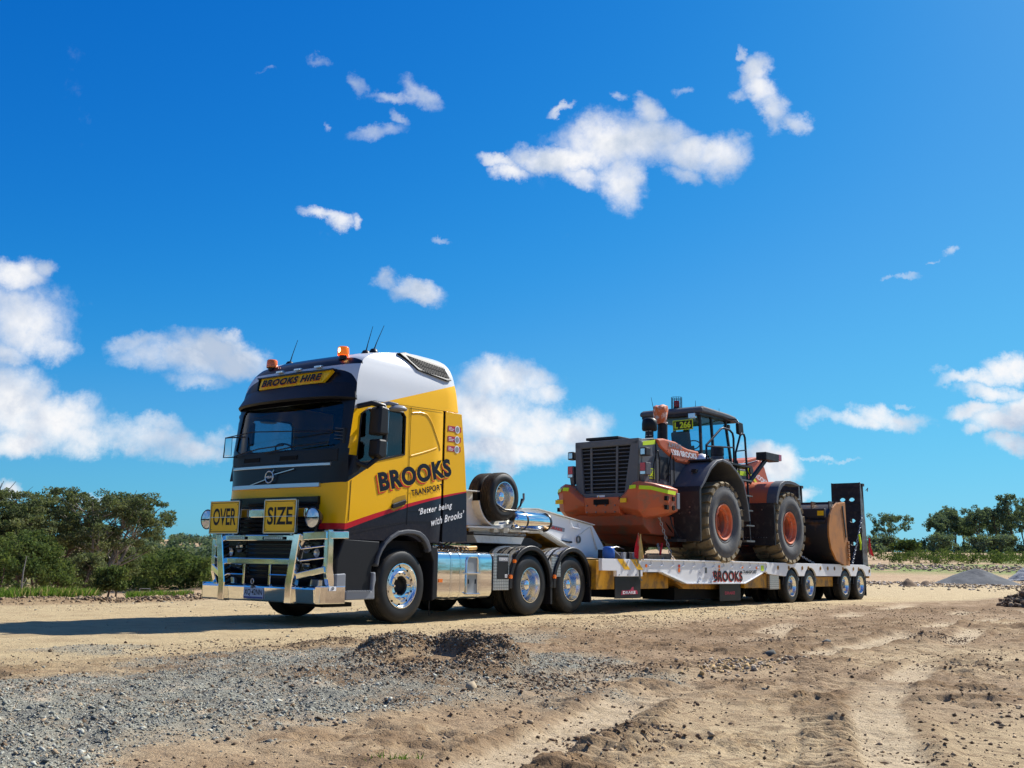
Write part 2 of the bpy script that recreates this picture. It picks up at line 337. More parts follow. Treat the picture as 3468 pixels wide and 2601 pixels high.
def diamond():
    m = mat('diamond_plate', (.50, .52, .54), .3, 1.); nt = m.node_tree; b = nt.nodes['Principled BSDF']; t = nt.nodes['Texture Coordinate'] if 'Texture Coordinate' in nt.nodes else nd(nt, 'ShaderNodeTexCoord')
    br = nd(nt, 'ShaderNodeTexChecker'); br.inputs['Scale'].default_value = 1; mp = nd(nt, 'ShaderNodeMapping')
    mp.inputs['Rotation'].default_value = (0, R(45), 0); mp.inputs['Scale'].default_value = (28, 1, 28)
    link(nt, t.outputs['Object'], mp.inputs[0]); link(nt, mp.outputs[0], br.inputs[0]); bp = nd(nt, 'ShaderNodeBump'); bp.inputs['Distance'].default_value = .004
    link(nt, br.outputs['Fac'], bp.inputs['Height']); link(nt, bp.outputs[0], b.inputs['Normal'])
    link(nt, mixc(nt, br.outputs['Fac'], (.34, .35, .37), (.62, .63, .65)), b.inputs['Base Color']); return m
M['diamond'] = diamond()
# ================================================================ terrain
rs = np.random.RandomState(7)
LAT = rs.rand(512, 512)
def vnoise(x, y):
    xi, yi = np.floor(x).astype(int), np.floor(y).astype(int); fx, fy = x-xi, y-yi
    fx = fx*fx*(3-2*fx); fy = fy*fy*(3-2*fy); a = LAT[xi % 512, yi % 512]; b = LAT[(xi+1) % 512, yi % 512]; c = LAT[xi % 512, (yi+1) % 512]; d = LAT[(xi+1) % 512, (yi+1) % 512]
    return a+(b-a)*fx+(c-a)*fy+(a-b-c+d)*fx*fy-.5
def fbm(x, y, s, o=5, g=.5):
    r = 0; amp = 1
    for k in range(o): r = r+amp*vnoise(x*s+17.3*k, y*s-9.1*k); s *= 2.03; amp *= g
    return r
def sst(a, b, v): t = np.clip((v-a)/(b-a), 0, 1); return t*t*(3-2*t)
def seg_d(x, y, ax, ay, bx, by):
    t = np.clip(((x-ax)*(bx-ax)+(y-ay)*(by-ay))/((bx-ax)**2+(by-ay)**2), 0, 1); return np.hypot(x-ax-t*(bx-ax), y-ay-t*(by-ay)), t
FHx, FHy, RHx, RHy = math.sin(YAW), math.cos(YAW), math.cos(YAW), -math.sin(YAW)
def cam_co(x, y): X, Y = x-CAM[0], y-CAM[1]; return X*FHx+Y*FHy, X*RHx+Y*RHy
def road_mask(x, y):   # compacted strip the truck stands on
    w = fbm(x, y, .15, 3)*2.2
    return sst(-4.6, -2.6, y+.04*x+w)*sst(8.0, 5.6, y+w*.4)
def gravel_mask(x, y): # the spilled blue-grey aggregate in front
    n = fbm(x, y, .9, 5, .62)*1.5
    d1, t1 = seg_d(x, y, -9.6, -5.8, -4.4, -5.5); m = sst(.6, -.25, d1-(1.25+.15*t1)+n*.62)
    d2, t2 = seg_d(x, y, -5., -5.0, .5, -3.7); m = np.maximum(m, sst(.4, -.25, d2-(.30)+n*.7)*.8*sst(1.5, -3.0, x))
    d3, t3 = seg_d(x, y, -6.3, -1.9, -4.6, -2.3); return np.maximum(m, sst(.3, -.2, d3-.12+n*.5)*.6)*(1-sst(.75, .35, np.hypot((x+4.5)*.8, y+5.8)))
MCREST = ((-4.95,-5.30,.05),(-4.45,-5.10,.13),(-4.0,-5.02,.17),(-3.72,-5.25,.18),(-3.85,-5.75,.18),(-4.3,-6.15,.165),(-4.9,-6.5,.09))
def mound(x, y):
    cl = fbm(x, y, 4.2, 5, .6); h = 0*x; wx, wy = x+.12*fbm(x, y, 3, 3), y+.12*fbm(x+5, y, 3, 3)
    for (ax, ay, ah), (bx, by, bh) in zip(MCREST[:-1], MCREST[1:]):
        d, t = seg_d(wx, wy, ax, ay, bx, by); h = np.maximum(h, (ah+(bh-ah)*t)*np.exp(-(d/.27)**4)*(1+.55*cl))
    dd = np.hypot((x+5.0)*.8, (y+6.0)); h = np.maximum(h, .04*np.exp(-(dd/.75)**2)*(1+1.9*cl))
    h2 = .05*np.exp(-(((x+3.6)*.75+(y+3.4)*.2)**2/.2+((y+3.4))**2/.06))*(1+1.2*cl); return h, h2
TRACKS = [[(-8.2,-8.75),(-3.6,-7.72),(3,-7.5),(12,-6.6),(26,-5.5)], [(-7.6,-10.6),(-4.2,-9.3),(1,-8.3),(9,-7.7),(24,-8.2)], [(-6.4,-11.6),(-2.6,-10.1),(3,-9.3),(12,-9.3),(28,-10.5)], [(-1,-6.9),(5,-5.6),(13,-4.6),(24,-3.4),(40,-2.8)], [(2,-11.5),(9,-8.8),(18,-6.2),(30,-4.4)], [(5,-12.5),(13,-10.5),(22,-9),(40,-9)]]
def tracks(x, y):
    """long wheel paths: pressed smooth in the middle, a little soil pushed up at the edge"""
    c = 0*x; e = 0*x
    for k, T in enumerate(TRACKS):
        d = 0*x+99
        for (ax, ay), (bx, by) in zip(T[:-1], T[1:]): d = np.minimum(d, seg_d(x+.25*np.sin(.31*y+k), y+.18*np.sin(.4*x+k), ax, ay, bx, by)[0])
        wd = (.24, .2, .22, .3, .24, .26)[k]; n = sst(-.25, .1, fbm(x+3*k, y, .5, 3)); c = np.maximum(c, sst(wd, wd*.6, d)*n); e = np.maximum(e, np.exp(-((d-wd-.05)/.07)**2)*n)
    return c, e
GROUSER = ((-7.6,-10.3,1.5,-6.9,.28,.19,.06),(-6.4,-11.4,3.5,-7.4,.28,.19,.065),(-5.2,-12.2,8,-7.2,.30,.20,.06),(-8.6,-9.3,-2.4,-7.0,.26,.18,.05),(-3.6,-12.6,12,-6.2,.32,.21,.06),(-1,-12.5,22,-6,.4,.25,.06),(-8.9,-10.4,-4.9,-9.4,.25,.18,.055),(2,-7.3,20,-4.4,.4,.25,.05),(-7.8,-8.2,-5.4,-7.7,.2,.17,.04))
def prints(x, y):
    """grouser bars of a tracked machine, streaks smeared across them, and crumbs: 0..1 each"""
    d, l = cam_co(x, y); tm = np.zeros_like(x)
    for (ax, ay, bx, by, w, per, amp) in GROUSER:
        dd, t = seg_d(x, y, ax, ay, bx, by); L = math.hypot(bx-ax, by-ay); b = sst(.15, .55, np.cos(2*math.pi*t*L/per+1.2*fbm(x, y, 1.1, 2)+.8*fbm(x, y, 6, 2)))
        tm = np.maximum(tm, sst(w, w*.85, dd)*b*sst(-.10, .10, fbm(x+3, y+ax, .9, 3)))
    st = sst(.07, .15, fbm(d*5.5, l*1.25, 1.0, 4, .55))*sst(-.06, .1, fbm(x, y+9, .6, 3)); return tm, st, sst(.03, .11, fbm(x, y, 7.5, 4, .6))*sst(-.05, .12, fbm(x-7, y, .9, 3))
def churn(x, y): return np.clip(fbm(x, y, .55, 4, .6)*3+.35, 0, 1)
def height(x, y):
    d, l = cam_co(x, y)
    h = -.045*np.clip(y-6.6, 0, 46); h = h-.9*sst(0, 1, (y-52)/200)*0
    rise = sst(25, 60, x-y*.15); D = np.hypot(x-CAM[0], y-CAM[1]); hr = .047*np.clip(D-86, 0, 70)+.012*np.clip(D-156, 0, 200); hr = hr+.10*fbm(x, y, .05, 3)*rise
    h = h*(1-rise)+hr*rise
    berm = .07*np.exp(-((y-7.1+.5*fbm(x, y, .12, 2))/.55)**2)*(.45+1.3*np.clip(fbm(x, y, .9, 4)+.5, 0, 2))*sst(16, 6, x); h = h+berm
    near = sst(60, 25, d); rm = road_mask(x, y)
    h = h+near*(fbm(x, y, .35, 3)*.05+fbm(x, y, 3.3, 4, .6)*.028*(1-.8*rm)+rm*fbm(x, y, 2., 4)*.006)
    m1, m2 = mound(x, y); h = h+m1+m2
    g = gravel_mask(x, y); h = h+g*(.03+.03*fbm(x, y, 6, 4, .7))*near
    sel = (near > 0) & (rm < .999) & (g < .999)
    if sel.any():
        X, Y = x[sel], y[sel]; bars, streak, crumb = prints(X, Y); tc_, te_ = tracks(X, Y); k = (near*(1-rm)*(1-g))[sel]
        ch = churn(X, Y); rg = 1-2.2*np.abs(fbm(X, Y, 2.6, 4, .62))
        fine = bars*.030+streak*.033+crumb*.018+fbm(X, Y, 9, 3, .6)*.02*ch+np.clip(fbm(X, Y, 1.3, 3)-.08, 0, 1)*.06
        h[sel] += k*(te_*.02*(1+1.5*fbm(X, Y, 6, 3))-.014*tc_+(1-.8*tc_)*fine)
    # smooth wheel track leading in from the lower middle
    dd, t = seg_d(x, y, -8.2, -8.75, -3.6, -7.72); h = h-.012*sst(.26, .14, dd)*near+.008*np.exp(-((dd-.3)/.08)**2)*near
    return h
# one sheet, finer close to where the photographer stood
def axis_steps(pts):
    out = [pts[0][0]]
    for (a, s0), (b, s1) in zip(pts[:-1], pts[1:]):
        v = a
        while v < b: v += s0+(s1-s0)*(v-a)/(b-a); out.append(v)
    return np.array(out)
ad = axis_steps([(-60, 8), (0, 1), (3.6, .02), (8, .024), (14, .06), (24, .16), (45, .7), (120, 2.5), (260, 8), (1500, 60), (3500, 200)])
half = axis_steps([(0, .02), (3.4, .025), (7, .055), (14, .2), (40, .8), (120, 3), (400, 15), (2200, 120)]); al = np.concatenate([-half[:0:-1], half])
DD, LL = np.meshgrid(ad, al, indexing='ij'); GX = CAM[0]+DD*FHx+LL*RHx; GY = CAM[1]+DD*FHy+LL*RHy
GZ = height(GX, GY)
def ground_z(x, y): return float(height(np.array([float(x)]), np.array([float(y)]))[0])
nA, nB = DD.shape
me = bpy.data.meshes.new('ground'); me.vertices.add(nA*nB); me.vertices.foreach_set('co', np.stack([GX, GY, GZ], -1).astype(np.float32).ravel())
idx = np.arange(nA*nB).reshape(nA, nB); q = np.stack([idx[:-1, :-1], idx[:-1, 1:], idx[1:, 1:], idx[1:, :-1]], -1).reshape(-1, 4)[:, ::-1]
me.loops.add(q.size); me.loops.foreach_set('vertex_index', q.ravel().astype(np.int32)); me.polygons.add(len(q)); me.polygons.foreach_set('loop_start', (np.arange(len(q))*4).astype(np.int32))
me.polygons.foreach_set('use_smooth', [True]*len(q)); me.update(calc_edges=True)
def attr(name, arr): a = me.attributes.new(name, 'FLOAT', 'POINT'); a.data.foreach_set('value', arr.astype(np.float32).ravel())
attr('gravel', gravel_mask(GX, GY)); attr('road', road_mask(GX, GY))
m1, m2 = mound(GX, GY); Dm = np.hypot(GX-CAM[0], GY-CAM[1])
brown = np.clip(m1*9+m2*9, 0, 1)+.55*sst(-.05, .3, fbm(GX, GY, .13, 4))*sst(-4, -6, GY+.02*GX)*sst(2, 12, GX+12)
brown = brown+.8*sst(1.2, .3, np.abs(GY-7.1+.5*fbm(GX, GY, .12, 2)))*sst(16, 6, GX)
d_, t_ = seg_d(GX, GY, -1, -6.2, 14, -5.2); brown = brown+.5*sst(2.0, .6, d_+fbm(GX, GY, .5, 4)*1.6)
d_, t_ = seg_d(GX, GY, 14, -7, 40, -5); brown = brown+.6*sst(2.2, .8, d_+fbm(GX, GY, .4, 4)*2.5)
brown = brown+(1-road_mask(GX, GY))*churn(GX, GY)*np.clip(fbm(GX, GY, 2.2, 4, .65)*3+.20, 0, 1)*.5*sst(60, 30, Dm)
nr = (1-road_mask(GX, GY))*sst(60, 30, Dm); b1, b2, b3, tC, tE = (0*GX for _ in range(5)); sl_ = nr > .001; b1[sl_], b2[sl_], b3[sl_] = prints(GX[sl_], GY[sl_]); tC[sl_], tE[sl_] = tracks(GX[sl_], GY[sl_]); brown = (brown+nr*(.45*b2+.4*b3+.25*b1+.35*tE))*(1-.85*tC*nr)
attr('track', tC*nr)
d_, t_ = seg_d(GX, GY, -2.5, -5.9, 16, -5.0); dm = .95*sst(2.4, .9, d_+fbm(GX, GY, .5, 4)*1.8); d_, t_ = seg_d(GX, GY, 12, -8, 45, -7); dm = np.maximum(dm, .9*sst(3.2, 1., d_+fbm(GX, GY, .3, 4)*3)); dm = np.maximum(dm, nr*.75*sst(-.1, .25, fbm(GX, GY, .28, 4))); attr('damp', dm*(1-.8*gravel_mask(GX, GY)))
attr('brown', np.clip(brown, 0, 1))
grass = sst(92, 104, Dm)*sst(30, 55, GX)*sst(-.12, .12, fbm(GX, GY, .05, 4)+.12-.3*sst(118, 132, Dm))+sst(7.5, 8.3, GY)*sst(11, 8.6, GY+fbm(GX, GY, .3, 3)*3)*sst(12, 4, GX)
grass = np.maximum(grass, sst(60, 90, GY)*sst(60, 20, GX)); attr('grass', np.clip(grass, 0, 1))
attr('redearth', sst(9.5, 13, GY)*sst(40, 10, GX-GY*.2)+.6*sst(60, 80, Dm)*sst(30, 50, GX))
ground = bpy.data.objects.new('ground', me); COL.objects.link(ground); tag(ground, None, kind='structure')
def ground_mat():
    m = bpy.data.materials.new('site_earth'); m.use_nodes = True; nt = m.node_tree; b = nt.nodes['Principled BSDF']; b.inputs['Roughness'].default_value = .95; b.inputs['Specular IOR Level'].default_value = .15
    t = nd(nt, 'ShaderNodeTexCoord').outputs['Object']; A = lambda n: nd(nt, 'ShaderNodeAttribute', attribute_name=n).outputs['Fac']
    n1 = noise(nt, t, .35, 6, .65); n2 = noise(nt, t, 2.2, 8, .7); n3 = noise(nt, t, 14, 6, .7); n4 = noise(nt, t, 70, 4, .7)
    tan = mixc(nt, rng(nt, n1.outputs[0], .35, .65), (.41, .30, .17), (.485, .37, .22)); tan = mixc(nt, rng(nt, n2.outputs[0], .50, .75), tan, (.27, .175, .09))
    tan = mixc(nt, mth(nt, 'MULTIPLY', rng(nt, n3.outputs[0], .50, .64), .6), tan, (.19, .125, .068))
    mp = nd(nt, 'ShaderNodeMapping'); mp.inputs['Rotation'].default_value = (0, 0, YAW-math.pi/2); mp.inputs['Scale'].default_value = (7.5, 1.5, 1); link(nt, t, mp.inputs[0]); n5 = noise(nt, mp.outputs[0], 1, 8, .68)
    tan = mixc(nt, mth(nt, 'MULTIPLY', rng(nt, n5.outputs[0], .50, .66), .62), tan, (.17, .11, .058))
    road = mixc(nt, rng(nt, n2.outputs[0], .38, .72), (.46, .355, .20), (.36, .265, .145)); road = mixc(nt, mth(nt, 'MULTIPLY', rng(nt, n4.outputs[0], .58, .72), .5), road, (.24, .2, .16))
    c = mixc(nt, A('road'), tan, road)
    c = mixc(nt, mth(nt, 'MULTIPLY', A('damp'), rng(nt, n2.outputs[0], .25, .6, .45, .95)), c, mixc(nt, rng(nt, n3.outputs[0], .38, .66), (.33, .225, .135), (.22, .145, .085)))
    c = mixc(nt, mth(nt, 'MULTIPLY', A('track'), .7), c, mixc(nt, rng(nt, n3.outputs[0], .4, .7), (.54, .43, .285), (.42, .325, .20)))
    c = mixc(nt, mth(nt, 'MULTIPLY', A('redearth'), .8), c, mixc(nt, rng(nt, n2.outputs[0], .35, .7), (.38, .25, .15), (.25, .155, .09)))
    gc = mixc(nt, rng(nt, n4.outputs[0], .35, .65), (.135, .13, .105), (.32, .31, .25)); gc = mixc(nt, rng(nt, n2.outputs[0], .5, .68), gc, (.44, .36, .26))
    c = mixc(nt, mth(nt, 'MULTIPLY', A('gravel'), rng(nt, n3.outputs[0], .25, .45, .6, 1)), c, gc)
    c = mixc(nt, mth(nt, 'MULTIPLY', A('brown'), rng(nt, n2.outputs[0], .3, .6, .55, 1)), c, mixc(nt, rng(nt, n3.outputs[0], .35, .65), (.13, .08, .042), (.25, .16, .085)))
    gg = mixc(nt, rng(nt, n2.outputs[0], .4, .65), (.10, .16, .03), (.20, .22, .06)); c = mixc(nt, mth(nt, 'MULTIPLY', A('grass'), rng(nt, n1.outputs[0], .35, .5)), c, gg)
    link(nt, c, b.inputs['Base Color'])
    bp = nt.nodes.new('ShaderNodeBump'); bp.inputs['Distance'].default_value = .045; hh = mth(nt, 'ADD', mth(nt, 'MULTIPLY', n3.outputs[0], .8), mth(nt, 'MULTIPLY', n4.outputs[0], .35))
    link(nt, hh, bp.inputs['Height']); link(nt, bp.outputs[0], b.inputs['Normal']); return m
me.materials.append(ground_mat())

# ---------------------------------------------------------------- loose stones and clods
def scatter(name, P, sz, mats, flat=.6, seed=1, mi=None, label=None, cat=None, kind='stuff', parent=None):
    """every point gets an irregular eight-cornered lump of its own size"""
    r = np.random.RandomState(seed); n = len(P)
    if n > 12000:
        base = np.array([(1,0,0),(0,1,0),(-1,0,0),(0,-1,0),(0,0,1),(0,0,-1)], float); F = np.array([(0,1,4),(1,2,4),(2,3,4),(3,0,4),(1,0,5),(2,1,5),(3,2,5),(0,3,5)]); jit = .28
    else:
        g_ = 1.618; base = np.array([(-1,g_,0),(1,g_,0),(-1,-g_,0),(1,-g_,0),(0,-1,g_),(0,1,g_),(0,-1,-g_),(0,1,-g_),(g_,0,-1),(g_,0,1),(-g_,0,-1),(-g_,0,1)], float)/1.9; jit = .2
        F = np.array([(0,11,5),(0,5,1),(0,1,7),(0,7,10),(0,10,11),(1,5,9),(5,11,4),(11,10,2),(10,7,6),(7,1,8),(3,9,4),(3,4,2),(3,2,6),(3,6,8),(3,8,9),(4,9,5),(2,4,11),(6,2,10),(8,6,7),(9,8,1)])
    nv, nf = len(base), len(F)
    V = base[None]*r.uniform(.6, 1.2, (n, nv, 1))+r.uniform(-jit, jit, (n, nv, 3)); V = V*r.uniform(.65, 1.3, (n, 1, 3)); V[:, :, 2] *= flat
    a = r.uniform(0, 6.28, n); ca, sa = np.cos(a), np.sin(a); X = V[:, :, 0]*ca[:, None]-V[:, :, 1]*sa[:, None]; Y = V[:, :, 0]*sa[:, None]+V[:, :, 1]*ca[:, None]
    tl = r.uniform(-.5, .5, (n, 1)); Z = V[:, :, 2]+X*tl
    V = np.stack([X, Y, Z], -1)*np.asarray(sz)[:, None, None]+P[:, None]
    F = (F[None]+np.arange(n)[:, None, None]*nv).reshape(-1, 3)
    me = bpy.data.meshes.new(name); me.vertices.add(n*nv); me.vertices.foreach_set('co', V.astype(np.float32).ravel()); me.loops.add(F.size); me.loops.foreach_set('vertex_index', F.ravel().astype(np.int32))
    me.polygons.add(len(F)); me.polygons.foreach_set('loop_start', (np.arange(len(F))*3).astype(np.int32)); 
    for m in mats: me.materials.append(m)
    if len(mats) > 1: me.polygons.foreach_set('material_index', np.repeat(r.randint(0, len(mats), n) if mi is None else mi, nf).astype(np.int32))
    me.update(calc_edges=True); o = bpy.data.objects.new(name, me); COL.objects.link(o)
    if parent: o.parent = parent
    return tag(o, label, cat, kind=kind)
STN = [mat('stone_blue_grey', (.20, .20, .16), .8), mat('stone_dark', (.085, .088, .08), .8), mat('stone_pale', (.38, .375, .31), .8), mat('stone_tan', (.32, .25, .16), .85)]
CLD = [mat('clod_tan', (.33, .24, .145), .95, bump=(60, .004)), mat('clod_brown', (.165, .105, .06), .95, bump=(60, .004)), mat('clod_dark', (.09, .06, .035), .95, bump=(60, .004))]
ROCK = [mat('rock_ochre', (.42, .28, .12), .9, bump=(30, .006)), mat('rock_tan', (.34, .27, .19), .9, bump=(30, .006))]
def pts_in(n, x0, x1, y0, y1, f, seed):
    r = np.random.RandomState(seed); x, y = r.uniform(x0, x1, n), r.uniform(y0, y1, n); k = r.rand(n) < f(x, y); return x[k], y[k]
def lay(x, y, s, sink=.25): return np.stack([x, y, height(x, y)+s*(.3-sink)], -1)
r = np.random.RandomState(3)
x, y = pts_in(260000, -10.5, 1, -9, -1.5, lambda x, y: np.where(gravel_mask(x, y) > .15, gravel_mask(x, y), .004)*np.clip(1.2-np.hypot(x-CAM[0], y-CAM[1])*.05, .35, 1), 5)
s = .0042*(1+r.pareto(3.4, len(x))).clip(1, 4.2)*np.where(np.hypot(x-CAM[0], y-CAM[1]) < 6.6, 1.35, 1.1)
scatter('gravel_stones', lay(x, y, s), s, STN, .7, 2, np.random.RandomState(4).choice(4, len(x), p=[.42, .2, .22, .16]), label='blue grey crushed stone spilled over the foreground dirt')
x, y = pts_in(150000, -11, 14, -12.5, -2, lambda x, y: .08+.75*np.clip(fbm(x, y, .8, 4), 0, 1)+.3*(fbm(x, y, 3, 3) > .25), 6)
s = .0055*(1+r.pareto(2.3, len(x))).clip(1, 3.6)
scatter('dirt_clods', lay(x, y, s, .1), s, CLD, .7, 3, np.random.RandomState(5).choice(3, len(x), p=[.42, .38, .2]), label='small clods and crumbs of dirt lying all over the ground')
x, y = pts_in(26000, -12, 14, -4, 7.0, lambda x, y: .10+.6*(fbm(x, y, .6, 3) > .22), 16)
s = .0055*(1+r.pareto(2.8, len(x))).clip(1, 4.5)
scatter('road_pebbles', lay(x, y, s, .1), s, STN+CLD[:2], .6, 13, np.random.RandomState(15).choice(6, len(x), p=[.2, .08, .1, .22, .25, .15]), label='pebbles strewn over the compacted road surface')
# lumps heaped on the two mounds and along the far edge of the road
def clump(name, label, cx, cy, n, sx_, sy_, s0, s1, mats, seed, probs=None, hmin=None, group=None):
    r = np.random.RandomState(seed); x, y = r.normal(cx, sx_, n), r.normal(cy, sy_, n)
    n, s0, s1 = (n, s0, s1) if 'rock' in name else (n*3, s0*.4, s1*.42); x, y = r.normal(cx, sx_, n), r.normal(cy, sy_, n); s = r.uniform(s0, s1, n)*r.uniform(.4, 1, n); P = np.stack([x, y, height(x, y)+s*.15], -1)
    return scatter(name, P, s, mats, .8, seed, r.choice(len(mats), n, p=probs), label, None, 'stuff')
r_ = np.random.RandomState(21)
kk = r_.randint(0, len(MCREST)-1, 4600); tt = r_.rand(4600); ca = np.array(MCREST)[:, :2]; pc = ca[kk]*(1-tt[:, None])+ca[kk+1]*tt[:, None]+r_.normal(0, .12, (4600, 2))
xs_ = np.concatenate([pc[:, 0], r_.normal(-5.1, .4, 2000)]); ys_ = np.concatenate([pc[:, 1], r_.normal(-6.1, .38, 2000)])
s_ = r_.uniform(.005, .021, len(xs_))*r_.uniform(.4, 1, len(xs_))
scatter('mound_clods', lay(xs_, ys_, s_, .1), s_, [CLD[1], CLD[2], CLD[0], STN[0]], .85, 22, r_.choice(4, len(xs_), p=[.4, .3, .18, .12]), label='dark broken clods heaped on the churned mound beside the gravel')
clump('small_mound_clods', 'brown crumbs on the low mound between road and gravel', -3.6, -3.4, 420, .35, .12, .01, .035, CLD, 23, [.3, .5, .2])
clump('ochre_rocks', 'flat ochre and tan rocks pressed into the middle foreground', -2.5, -7.55, 420, .38, .20, .012, .035, ROCK+[CLD[1]], 24, [.45, .4, .15])
clump('dark_rocks', 'little cluster of dark rocks right of the ochre rocks', -1.55, -7.75, 70, .12, .10, .02, .045, [CLD[1], STN[3]], 25, [.6, .4])
for k, (cx, cy, n) in enumerate(((-3.6, -7.0, 200), (-4.9, -7.1, 220), (-6.5, -8.6, 160), (.8, -6.6, 160), (-1.0, -9.2, 150), (2.6, -8.2, 160))):
    clump('clod_patch', ('churned clods behind the wheel track', 'crumbled brown earth right of the mound', 'clods on the near edge of the wheel track', 'brown crumbs where the site road turns', 'clods pushed up between the grouser marks', 'clods at the far end of the grouser marks')[k], cx, cy, n, .3, .22, .012, .05, CLD, 30+k, [.35, .45, .2])
x, y = pts_in(26000, -14, 18, 6.2, 8.2, lambda x, y: np.exp(-((y-7.1+.5*fbm(x, y, .12, 2))/.5)**2), 8); s = r.uniform(.008, .035, len(x))*r.uniform(.4, 1, len(x))*(1+.8*(fbm(x, y, .7, 3) > .1))
scatter('berm_clods', lay(x, y, s, .1), s, CLD, .8, 9, np.random.RandomState(5).choice(3, len(x), p=[.45, .35, .2]), label='low windrow of clods along the far edge of the road')
# odd single stones
for k, (u, v, sz, mi_, lb) in enumerate(((-5.72, -7.02, .055, 3, 'squarish brown rock at the front edge of the gravel patch'), (-5.05, -7.55, .035, 3, 'small upright brown stone on the dirt below the gravel'), (-1.2, -7.35, .07, 1, 'larger dark stone lying just behind the ochre rocks'), (1.0, -7.2, .06, 1, 'small dark stone farther back on the tracked ground, right of the ochre rocks'))):
    o = scatter('loose_rock', np.array([[u, v, ground_z(u, v)+sz*.3]]), [sz], [STN[mi_]], .8, 50+k, kind=None); tag(o, lb, 'rock')
# ================================================================ wheels
def tyre_mb(c, R_, rim, w, s, grooves=4, n=64):
    # c = centre of the outer face, s = -1: outer face looks to -y ; tyre extends to +y*(-s)
    q = -s; pr = [(rim, .03), (rim+.012, .008), (rim+.05, .002), ((R_+rim)/2, -.004 if False else 0.0), (R_-.07, .006), (R_-.03, .016), (R_-.010, .034)]
    g = []; a0, a1 = .04, w-.04
    for k in range(grooves+1):
        x0 = a0+(a1-a0)*k/(grooves+1); x1 = a0+(a1-a0)*(k+1)/(grooves+1)
        g += [(R_, x0+.006), (R_, x1-.006)]
        if k < grooves: g += [(R_-.014, x1-.004), (R_-.014, x1+.004)]
    back = [(r, w-a) for r, a in pr[::-1]]
    prof = [(r, a*q) for r, a in pr+g+back]
    m = MB().lathe(prof, c, 'y', n)
    k0 = len(pr); k1 = k0+len(g)-1; L = len(prof)
    m.m = [1 if (k0-2 <= (i % (L-1)) < k1+1) else 0 for i in range(len(m.f))]
    if s > 0: m.f = [f[::-1] for f in m.f]
    return m
def wheel(parent, x, y, z, R_, w, rim, style, s=-1, name='wheel'):
    """hub carries tyre, rim and nuts; style front: convex disc, rear: deep dish, trailer: deep plain dish"""
    q = -s; c = (x, y, z); hubm = MB(); L = lambda pr, n=40: [(r, a*q) for r, a in pr]
    fix = (lambda m: m) if s < 0 else (lambda m: (setattr(m, 'f', [f[::-1] for f in m.f]), m)[1])
    if style == 'front':
        hubm.lathe(L([(.0, .15), (.125, .14), (.13, .05), (.15, .045)]), c, 'y', 32)
        hub = fix(hubm).build('hub', M['loaddark'], parent, 40); hub.name = name
        rm = MB().lathe(L([(rim+.004, .03), (rim, .006), (rim-.012, .004), (rim-.022, .02), (rim-.035, .05), (rim-.05, .055), (rim-.095, .045), (rim-.125, .022), (rim-.155, .03), (.145, .035), (.14, .12)]), c, 'y', 64)
        fix(rm).build('rim', M['rimchrome'], hub, 50)
        for i in range(10):
            t = 2*math.pi*(i+.5)/10; r = rim-.062
            MB().cyl((x+r*math.cos(t), y+.0535*q, z+r*math.sin(t)), (x+r*math.cos(t), y+.047*q, z+r*math.sin(t)), .0165, n=14).build('hand_hole', M['dark'], hub, 30)
            t = 2*math.pi*i/10; r = .185
            MB().cyl((x+r*math.cos(t), y+.032*q, z+r*math.sin(t)), (x+r*math.cos(t), y-.018*q, z+r*math.sin(t)), .02, .016, n=10).build('wheel_nut', M['chrome'], hub, 30)
    else:
        d = w*.78 if style == 'rear' else w*.7
        hubm.lathe(L([(.0, .06), (.06, .06), (.085, .08), (.09, d-.02), (.13, d-.01)]), c, 'y', 28)
        hub = fix(hubm).build('hub', M['alloy'] if style == 'rear' else M['steel'], parent, 40); hub.name = name
        rm = MB().lathe(L([(rim+.004, .03), (rim, .006), (rim-.012, .005), (rim-.02, .03), (rim-.03, .06), (rim-.045, .09), (rim-.048, d-.05), (rim-.065, d-.02)]), c, 'y', 56)
        fix(rm).build('rim', M['rimchrome'], hub, 50)
        fix(MB().lathe(L([(rim-.063, d-.02), (rim-.085, d-.012), (rim-.10, d), (.06, d)]), c, 'y', 48)).build('wheel_disc', M['brushed'] if style == 'rear' else M['steel'], hub, 50)
        nn = 8
        for i in range(nn):
            t = 2*math.pi*(i+.5)/nn; r = rim-.085
            MB().cyl((x+r*math.cos(t), y+(d-.002)*q, z+r*math.sin(t)), (x+r*math.cos(t), y+(d-.012)*q, z+r*math.sin(t)), .026, n=12).build('hand_hole', M['dark'], hub, 30)
        nb = MB()
        for i in range(10):
            t = 2*math.pi*i/10; r = .13
            nb.cyl((x+r*math.cos(t), y+d*q, z+r*math.sin(t)), (x+r*math.cos(t), y+(d-.035)*q, z+r*math.sin(t)), .014, n=8)
        nb.build('wheel_nuts', M['alloy'], hub, 30)
    tyre_mb(c, R_, rim, w, s).build('tyre', [M['rubber'], M['tread']], hub, 40)
    return hub

# ================================================================ prime mover
truck = thing('prime_mover', 'yellow, white and dark blue sleeper cab prime mover with bull bar and OVER SIZE signs', 'truck')

